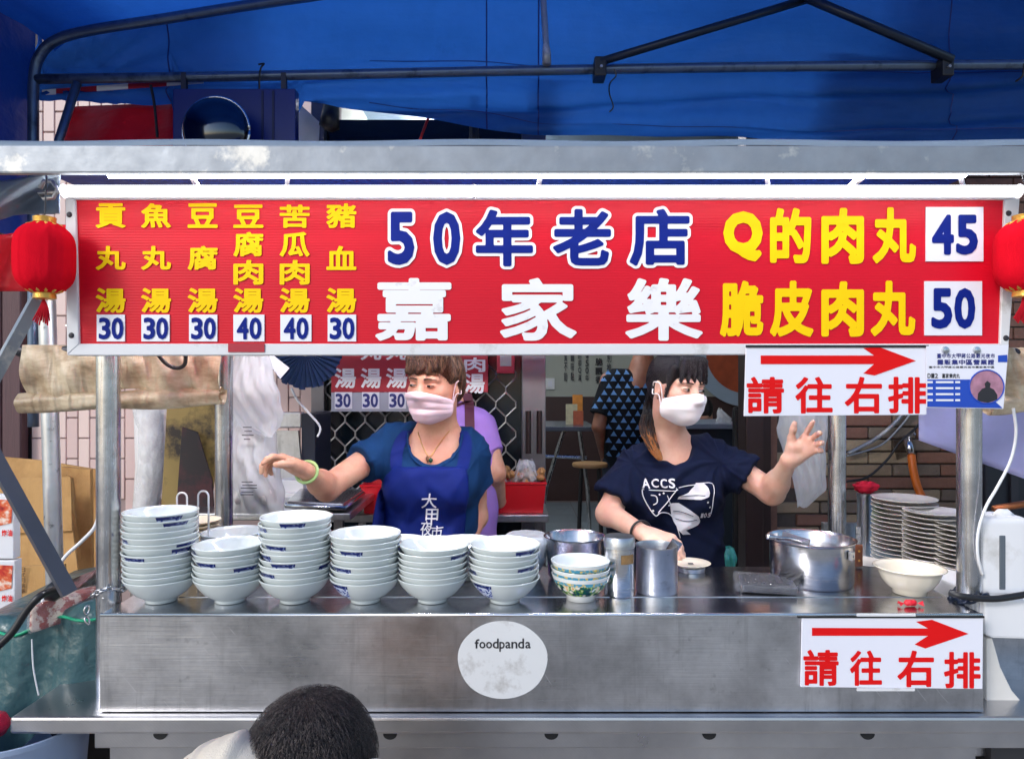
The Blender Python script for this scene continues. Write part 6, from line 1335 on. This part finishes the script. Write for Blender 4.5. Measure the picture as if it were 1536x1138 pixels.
for x, y in ((989, 741), (995, 739), (979, 765), (1003, 757), (1060, 752), (1064, 760)): pf_([(y-1.5, x-.5, x+.5), (y, x-1.6, x+1.6), (y+1.5, x-.5, x+.5)], 'print_star')
DKP = mat('shirt_print_dark', hx('14203c'), .8)
for pts in ([(1010, 766), (1024, 768), (1040, 774)], [(1014, 778), (1030, 782), (1046, 780)], [(1020, 744), (1036, 742), (1056, 742)]): part('print_line', DKP, shirtb, lambda b: b.tube([pin(*q, .0035) for q in spline2(pts, 4)], .0010, 4))
ax = (WBl-EBl).normalized(); u_ = ax.orthogonal().normalized(); v_ = ax.cross(u_); cc = WBl.lerp(EBl, .08)
part('bracelet', BLACK, pb, lambda b: b.tube([cc+(u_*math.cos(t_)+v_*math.sin(t_))*.0315 for t_ in [2*math.pi*k/28 for k in range(29)]], .0035, 7), smooth=True)
wrap_mask(HB, pb, fabric('white_mask', hx('f2f2f4'), .85, 1200, .08, 18, .03), bvh(bodyb), -.018, -.124, .003, 0, .014)
for x in (-.0325, .0325): HB.eye(pb, x, .75, .004); HB.brow(pb, x, mat('brow_dark', hx('1c1412'), .7), .0015, .0018)
HAIR_B = hair_mat('black_hair', hx('070709'), hx('18151b')); HAIR_T = hair_mat('dyed_hair_ends', hx('5c3018'), hx('b87838'))
sd = Sdf(HB.c-.16, HB.c+.16, .0035)
HB.ell(sd, (0, .022, .043), (.082, .098, .083), .01); HB.ell(sd, (0, .065, -.005), (.062, .052, .06), .03)
HB.ell(sd, (0, -.10, -.02), (.062, .08, .055), .012, 's'); HB.ell(sd, (0, -.04, -.08), (.10, .075, .072), .012, 's')
for x, r in ((-.05, .010), (-.03, .011), (-.01, .011), (.012, .011), (.034, .011), (.052, .010)): HB.cap(sd, (x*.8, -.065, .098), (x*1.12, -.091+6.5*x*x, .034-.006*abs(x)/.05), r*1.4, r*.5, .010)
for x in (-1, 1): HB.cap(sd, (x*.066, -.045, .07), (x*.074, -.028, -.03), .011, .004, .012)
V, Q = sd.mesh(); hb = np_mesh('hair', V, Q, HAIR_B, pb)
upb = Vector(HB.w(0, .07, .10))
fw = Vector(HB.R@np.array((0, -1, 0)))
def flow_b(q, n):
    r_ = q-Vector(HB.w(0, .0, .06)); return (fw*.7+(q-Vector(HB.w(0, .02, .13)))*6+Vector((0, 0, -.5))) if r_.dot(fw) > .015 else (-fw*.9+Vector((0, 0, -.55)))
comb(hb, [HAIR_B, hair_mat('black_hair_sheen', hx('100e13'), hx('241f27')), hair_mat('black_hair_deep', hx('050507'), hx('121016'))], 1500, upb, .06, .0012, 22, lambda c, n: n.z > .05, fl=flow_b)
# ponytail hanging over one shoulder, dyed towards its ends
t0 = Vector(HB.w(-.035, .085, .005)); pt = [t0, P(975, 612, 2.33), P(970, 640, 2.29), P(978, 666, 2.235), P(990, 690, 2.205)]
sp = spline(pt, 6)
def tail(nm, m, seg, n, seed, rad):
    rs = random.Random(seed); b = MB()
    for k in range(n):
        a = rs.uniform(0, 6.28); rr = rad*math.sqrt(rs.random()); i0, i1 = seg; pts = []
        for i in range(i0, i1+1):
            q = (i-1)/(len(sp)-1); fat = math.sin(math.pi*min(1, max(.12, q*.85+.15)))**.6; pts.append(sp[i]+Vector((math.cos(a)*rr*fat+.002*math.sin(i+k), math.sin(a)*rr*fat*.7, .002*math.cos(i*1.3+k))))
        b.tube(pts, [.0021]*(len(pts)-1)+[.0004], 4, cap=False)
    return b.build(nm, m, hb, smooth=True)
N_ = len(sp)-1
tail('ponytail', HAIR_B, (0, N_//2+3), 110, 11, .023); tail('ponytail_middle', hair_mat('brown_hair_mid', hx('1c100a'), hx('4a2c18')), (N_//3, N_-4), 90, 14, .023); tail('ponytail_ends', HAIR_T, (N_//2, N_), 80, 12, .021)
part('earring', mat('earring_silver', (.8, .8, .8), .2, 1), pb, lambda b: b.lathe([(.0005, -.003), (.003, 0), (.0005, .003)], 8, HB.w(-.079, .002, -.04)))

# ---------------------------------------------- helper in the lilac shirt, bending away
pc = thing('person', 'person in a lilac shirt with a maroon strap bending behind the older cook', 'person', (-.12, 2.75, 0))
Cc = P(694, 690, 2.72); Hc = P(688, 830, 2.66); Nc = P(676, 604, 2.84); SLc = P(650, 626, 2.80); SRc = P(724, 640, 2.72); Ec = P(741, 708, 2.66); Wc = P(748, 752, 2.80)
sd = Sdf((-.55, 2.45, 0), (.2, 3.2, 1.66), .006)
Hd = Head(P(655, 594, 2.96), head_rot(2.9, .7, 0), .9); Hd.skull(sd); sd.cap(Hd.w(0, .02, -.06), Nc, .045, .055, .03)
sd.cap(Nc, Cc, .07, .12, .05); sd.cap(Cc, Hc, .12, .13, .05); legs(sd, Hc, .08, .075, 1)
for a_, b_, r0, r1 in ((SRc, Ec, .048, .042), (Ec, Wc, .040, .028), (SLc, P(640, 700, 2.86), .045, .04), (P(640, 700, 2.86), P(650, 745, 2.96), .04, .027)): sd.cap(a_, b_, r0, r1, .02)
hand(sd, Wc, (-.3, .8, -.3), (0, 0, -1), 1, (.4, .4, .4, .5)); V, Q = sd.mesh(); np_mesh('body', V, Q, SK_A, pc)
sd = Sdf((-.55, 2.45, .6), (.2, 3.2, 1.5), .006)
sd.cap(SLc+Vector((.03, 0, 0)), SRc+Vector((-.03, 0, 0)), .072, .072, .05); sd.cap(Nc+Vector((0, 0, -.06)), Cc, .085, .13, .05); sd.cap(Cc, Hc, .13, .145, .05); sd.cap(SRc+Vector((-.02, 0, 0)), SRc.lerp(Ec, .62), .060, .060, .03, flat=True); sd.cap(SLc, SLc.lerp(P(640, 700, 2.86), .6), .062, .066, .03, flat=True)
V, Q = sd.mesh(); shc = np_mesh('shirt', V, Q, fabric('lilac_shirt', hx('9c78c4'), .8, 600, .3, 8), pc); ripple(shc, lambda c: .004*np.sin(c[:, 2]*40+c[:, 0]*26)); trc = bvh(shc)
def strapc(pts, w_):
    sp_ = spline([Vector((x, y, 0)) for x, y in pts], 6)
    def f(u, v):
        k = u*(len(sp_)-1); i = min(int(k), len(sp_)-2); p = sp_[i].lerp(sp_[i+1], k-i); X = (p.x+(v-.5)*w_-768)/F*2.62; Z = CZ-(p.y-569)/F*2.62; return (X, onto(trc, X, Z, .004, 1.9, 2.7), Z)
    part('apron_strap', mat('maroon_strap', hx('4c1c30'), .7), pc, lambda b: b.grid(f, 24, 3), smooth=True)
strapc([(698, 590), (702, 610), (704, 640), (704, 680)], 15); strapc([(676, 612), (690, 606), (702, 602)], 12)
sd = Sdf(Hd.c-.14, Hd.c+.15, .006); Hd.ell(sd, (0, .022, .043), (.084, .10, .085)); Hd.ell(sd, (0, -.09, -.02), (.062, .08, .055), .012, 's'); V, Q = sd.mesh(); np_mesh('hair', V, Q, HAIR_B, pc)
sd = Sdf((-.5, 2.4, .05), (.2, 3.0, 1.0), .008); sd.cap(Hc+Vector((0, 0, -.02)), Hc+Vector((0, 0, -.08)), .15, .15, .04); legs(sd, Hc, .08, .088, 1); sd.cut((0, 0, .1), (0, 0, -1)); V, Q = sd.mesh(); np_mesh('trousers', V, Q, fabric('dark_trousers', hx('14161e')), pc)

# ---------------------------------------------- customer in the patterned shirt, back turned
pd_ = thing('person', 'man in a dark shirt with blue triangle motifs standing with his back turned', 'person', (.85, 5.2, 0))
d_ = 5.2; Nd = P(962, 552, d_); Cd = P(945, 610, d_); Hd2 = P(945, 690, d_); SLd = P(912, 570, d_); SRd = P(990, 572, d_); Ed = P(898, 640, 5.15); Wd = P(905, 680, 5.3); Er = P(1003, 640, 5.2); Wr = P(1000, 690, 5.3)
sd = Sdf((.4, 4.85, 0), (1.4, 5.6, 1.95), .007); Hm = Head(P(965, 522, d_+.02), head_rot(2.7, 0, 0), 1.0); Hm.skull(sd); sd.cap(Hm.w(0, .02, -.06), Nd, .052, .062, .03)
sd.cap(Nd, Cd, .08, .14, .06); sd.cap(Cd, Hd2, .14, .15, .06); legs(sd, Hd2, .1, .09, 1)
for a_, b_, r0, r1 in ((SLd, Ed, .058, .048), (Ed, Wd, .046, .032), (SRd, Er, .058, .048), (Er, Wr, .046, .032)): sd.cap(a_, b_, r0, r1, .02)
hand(sd, Wd, (0, .3, -1), (1, 0, 0), 1); hand(sd, Wr, (0, .3, -1), (-1, 0, 0), 1); V, Q = sd.mesh(); np_mesh('body', V, Q, SK_C, pd_)
sd = Sdf((.4, 4.85, .8), (1.4, 5.6, 1.75), .007); sd.cap(SLd+Vector((.05, 0, 0)), SRd+Vector((-.05, 0, 0)), .085, .085, .05); sd.cap(Cd+Vector((-.06, 0, .04)), Cd+Vector((.06, 0, .04)), .135, .135, .05); sd.cap(Cd, Hd2+Vector((0, 0, -.05)), .18, .19, .05, sq=((0, 1, 0), .85))
sd.cap(SLd+Vector((.03, 0, 0)), SLd.lerp(Ed, .75), .08, .085, .03, flat=True); sd.cap(SRd+Vector((-.03, 0, 0)), SRd.lerp(Er, .75), .08, .085, .03, flat=True); sd.cap(Nd+Vector((0, 0, -.03)), Nd+Vector((0, 0, .1)), .07, .08, .01, 's')
V, Q = sd.mesh(); shd = np_mesh('shirt', V, Q, fabric('black_shirt', hx('0c1018'), .85, 400, .3, 7), pd_); trd = bvh(shd); MOT = mat('blue_motif', hx('4c78b0'), .8)
for r in range(14):
    for c_ in range(8):
        px, py = 896+c_*14+(7 if r % 2 else 0), 548+r*10.5; X = (px-768)/F*4.98; Z = CZ-(py-569)/F*4.98; h_ = trd.ray_cast(Vector((X, 4.0, Z)), Vector((0, 1, 0)))
        if h_[0] is None or h_[1].y > -.25: continue
        q = [(0, .024), (-.021, -.012), (.021, -.012)]; vs = []
        for a_, b_ in q+[(-.010, .006), (.010, .006), (0, -.012)]:
            hh = trd.ray_cast(Vector((X+a_, 4.0, Z+b_)), Vector((0, 1, 0)))[0]; vs.append((X+a_, (hh.y if hh else h_[0].y)-.004, Z+b_))
        link('motif', MB().add(vs, [(0, 3, 4), (3, 1, 5), (4, 5, 2), (3, 5, 4)]).mesh('motif', MOT), shd)
sd = Sdf((.4, 4.8, .05), (1.4, 5.7, 1.1), .009); sd.cap(Hd2, Hd2+Vector((0, 0, -.1)), .165, .165, .04); legs(sd, Hd2, .1, .105, 1); sd.cut((0, 0, .12), (0, 0, -1)); V, Q = sd.mesh(); np_mesh('trousers', V, Q, fabric('grey_trousers', hx('262c38')), pd_)
sd = Sdf(Hm.c-.15, Hm.c+.16, .008); Hm.ell(sd, (0, .022, .043), (.082, .10, .085)); Hm.ell(sd, (0, -.09, -.02), (.062, .08, .055), .012, 's'); V, Q = sd.mesh(); np_mesh('hair', V, Q, HAIR_B, pd_)
# ---------------------------------------------- diner seen only by the dark hair behind the young cook
pe = thing('person', 'dark haired diner bent over the inner counter behind the young cook', 'person', (1.28, 5.25, 0))
He = Head(P(1052, 622, 5.15), head_rot(-.3, .5, 0), .95); sd = Sdf((.95, 4.9, .0), (1.75, 5.7, 1.42), .008); He.skull(sd); ne = Vector(He.w(0, .05, -.14)); ce = ne+Vector((0, .1, -.25)); he = ne+Vector((0, .18, -.55))
sd.cap(He.w(0, .03, -.05), ne, .05, .06, .03); sd.cap(ne, ce, .09, .14, .06); sd.cap(ce, he, .14, .15, .05); legs(sd, he, .1, .09)
for s in (-1, 1): sd.cap(ne+Vector((s*.15, .03, -.06)), ne+Vector((s*.19, -.08, -.28)), .05, .045, .03); sd.cap(ne+Vector((s*.19, -.08, -.28)), ne+Vector((s*.06, -.2, -.2)), .043, .03, .02); hand(sd, ne+Vector((s*.06, -.2, -.2)), (-s*.6, -.7, .1), (0, 0, -1), s)
V, Q = sd.mesh(); np_mesh('body', V, Q, SK_B, pe)
sd = Sdf((.95, 4.9, .3), (1.75, 5.7, 1.3), .009); sd.cap(ne+Vector((-.12, .03, -.05)), ne+Vector((.12, .03, -.05)), .075, .075, .05); sd.cap(ne+Vector((0, .03, -.06)), ce, .11, .165, .05); sd.cap(ce, he, .165, .17, .05); V, Q = sd.mesh(); np_mesh('shirt', V, Q, fabric('grey_shirt', hx('2a2c34')), pe)
sd = Sdf(He.c-.15, He.c+.16, .007); He.ell(sd, (0, .02, .043), (.086, .102, .088)); He.ell(sd, (0, -.10, -.03), (.062, .08, .055), .012, 's'); V, Q = sd.mesh(); np_mesh('hair', V, Q, HAIR_B, pe)

# ---------------------------------------------- customer at the front, short cropped hair
pf2 = thing('person', 'short haired customer in a white shirt bending down before the counter', 'person', (-.3, .5, 0))
cH = P(470, 1186, .93); HF = Head(cH, head_rot(math.pi-.12, .25, 0), 1.0)
nF = Vector(HF.w(0, .05, -.12)); cF = nF+Vector((-.03, -.16, -.22)); hF = nF+Vector((-.02, -.22, -.52))
SHF = {-1: P(312, 1200, .86), 1: P(590, 1262, .88)}
sd = Sdf((-.75, .1, 0), (.2, 1.2, 1.12), .005); HF.skull(sd); sd.cap(HF.w(0, .025, -.05), nF, .055, .064, .03); sd.cap(nF, cF, .08, .15, .05); sd.cap(cF, hF, .15, .15, .06)
for s in (-1, 1):
    sh_ = SHF[s]; el = sh_+Vector((s*.05, .06, -.27)); wr = el+Vector((-s*.1, .22, .05)); sd.cap(sh_, el, .055, .046, .03); sd.cap(el, wr, .045, .03, .02); hand(sd, wr, (-s*.3, .9, .1), (0, 0, -1), -s)
    kn = hF+Vector((s*.12, .38, -.02)); an = Vector((kn.x, kn.y+.02, .09)); sd.cap(hF+Vector((s*.09, 0, -.03)), kn, .085, .062, .03); sd.cap(kn, an, .06, .042, .02); sd.cap((an.x, an.y, .045), (an.x, an.y+.14, .03), .036, .028, .02)
V, Q = sd.mesh(); np_mesh('body', V, Q, skin_mat('skin_warm', hx('c0906c'), hx('b87858')), pf2)
sd = Sdf((-.75, .1, .25), (.2, 1.0, 1.1), .005); sd.cap(SHF[-1].lerp(SHF[1], .12), SHF[1].lerp(SHF[-1], .12), .076, .076, .05); sd.cap(nF+Vector((0, -.05, -.05)), cF, .10, .172, .05); sd.cap(cF, hF, .172, .17, .05)
for s in (-1, 1): sh_ = SHF[s]; el = sh_+Vector((s*.05, .06, -.27)); sd.cap(sh_+Vector((-s*.03, 0, .01)), sh_.lerp(el, .65), .074, .078, .03, flat=True)
sd.cap(nF+Vector((0, .03, -.01)), nF+Vector((0, .08, .1)), .068, .072, .01, 's')
V, Q = sd.mesh(); shf = np_mesh('shirt', V, Q, fabric('white_shirt', hx('e8dcc8'), .85, 600, .3, 10), pf2); creases(shf, [SHF[-1], SHF[1]], .008, 5)
part('collar', mat('orange_trim', hx('e08038'), .7), pf2, lambda b: b.tube([nF+Vector((.069*math.cos(a), .012+.03*math.sin(a)*0-.03*0+.066*math.sin(a)*.9, .018+.03*math.sin(a))) for a in [2*math.pi*k/30 for k in range(31)]], .0045, 6), smooth=True)
sd = Sdf(HF.c-.14, HF.c+.16, .004); HF.ell(sd, (0, .020, .038), (.0785, .0965, .087), .01); HF.ell(sd, (0, .055, -.02), (.066, .05, .06), .03); HF.ell(sd, (0, -.10, -.02), (.065, .08, .065), .012, 's'); HF.ell(sd, (0, -.04, -.085), (.11, .085, .07), .012, 's')
V, Q = sd.mesh(); HAIR_F = hair_mat('cropped_hair', hx('0a090b'), hx('1c1718'), (60, 60, 60)); hf = np_mesh('hair', V, Q, HAIR_F, pf2)
crown = Vector(HF.w(0, .05, .125))
HAIR_F2 = hair_mat('cropped_strand', hx('0c0b0d'), hx('4a3c38'), (30, 30, 30))
HAIR_F3 = hair_mat('cropped_strand_light', hx('3a302e'), hx('6e5f58'), (30, 30, 30))
comb(hf, [HAIR_F, HAIR_F2, HAIR_F2, HAIR_F3], 15000, crown, .013, .00032, 31, lambda c, n: n.z > -.6, seg=3, lift=.003, jit=.45)
locks('cropped_strands', hf, HAIR_F2, surf_points(hf, 3500, 8, lambda c, n: n.z > .2), lambda p, n: ((p-crown)-(p-crown).dot(n)*n)*8+Vector((0, 0, -.1)), 2, .010, .0005, .5, 9, jit=.5)
sd = Sdf((-.75, .1, .05), (.2, 1.2, .75), .008); sd.cap(hF+Vector((0, 0, .0)), hF+Vector((0, .02, -.02)), .16, .16, .04)
for s in (-1, 1): kn = hF+Vector((s*.12, .38, -.02)); sd.cap(hF+Vector((s*.09, 0, -.03)), kn, .10, .076, .03); sd.cap(kn, (kn.x, kn.y+.02, .1), .074, .066, .02)
V, Q = sd.mesh(); np_mesh('trousers', V, Q, fabric('navy_trousers', hx('1c2438')), pf2)
st_ = thing('plastic_stool', 'low plastic stool under the short haired customer', 'stool', (hF.x, hF.y, 0)); sz = hF.z-.17
part('seat', REDP, st_, lambda b: b.lathe([(.0005, sz), (.14, sz), (.15, sz-.012), (.145, sz-.03), (.0005, sz-.03)], 28, (hF.x, hF.y, 0)), smooth=40)
for k in range(4): a = R(45+90*k); part('leg', REDP, st_, lambda b: b.tube([(hF.x+.11*math.cos(a), hF.y+.11*math.sin(a), sz-.03), (hF.x+.15*math.cos(a), hF.y+.15*math.sin(a), 0)], .016, 8))
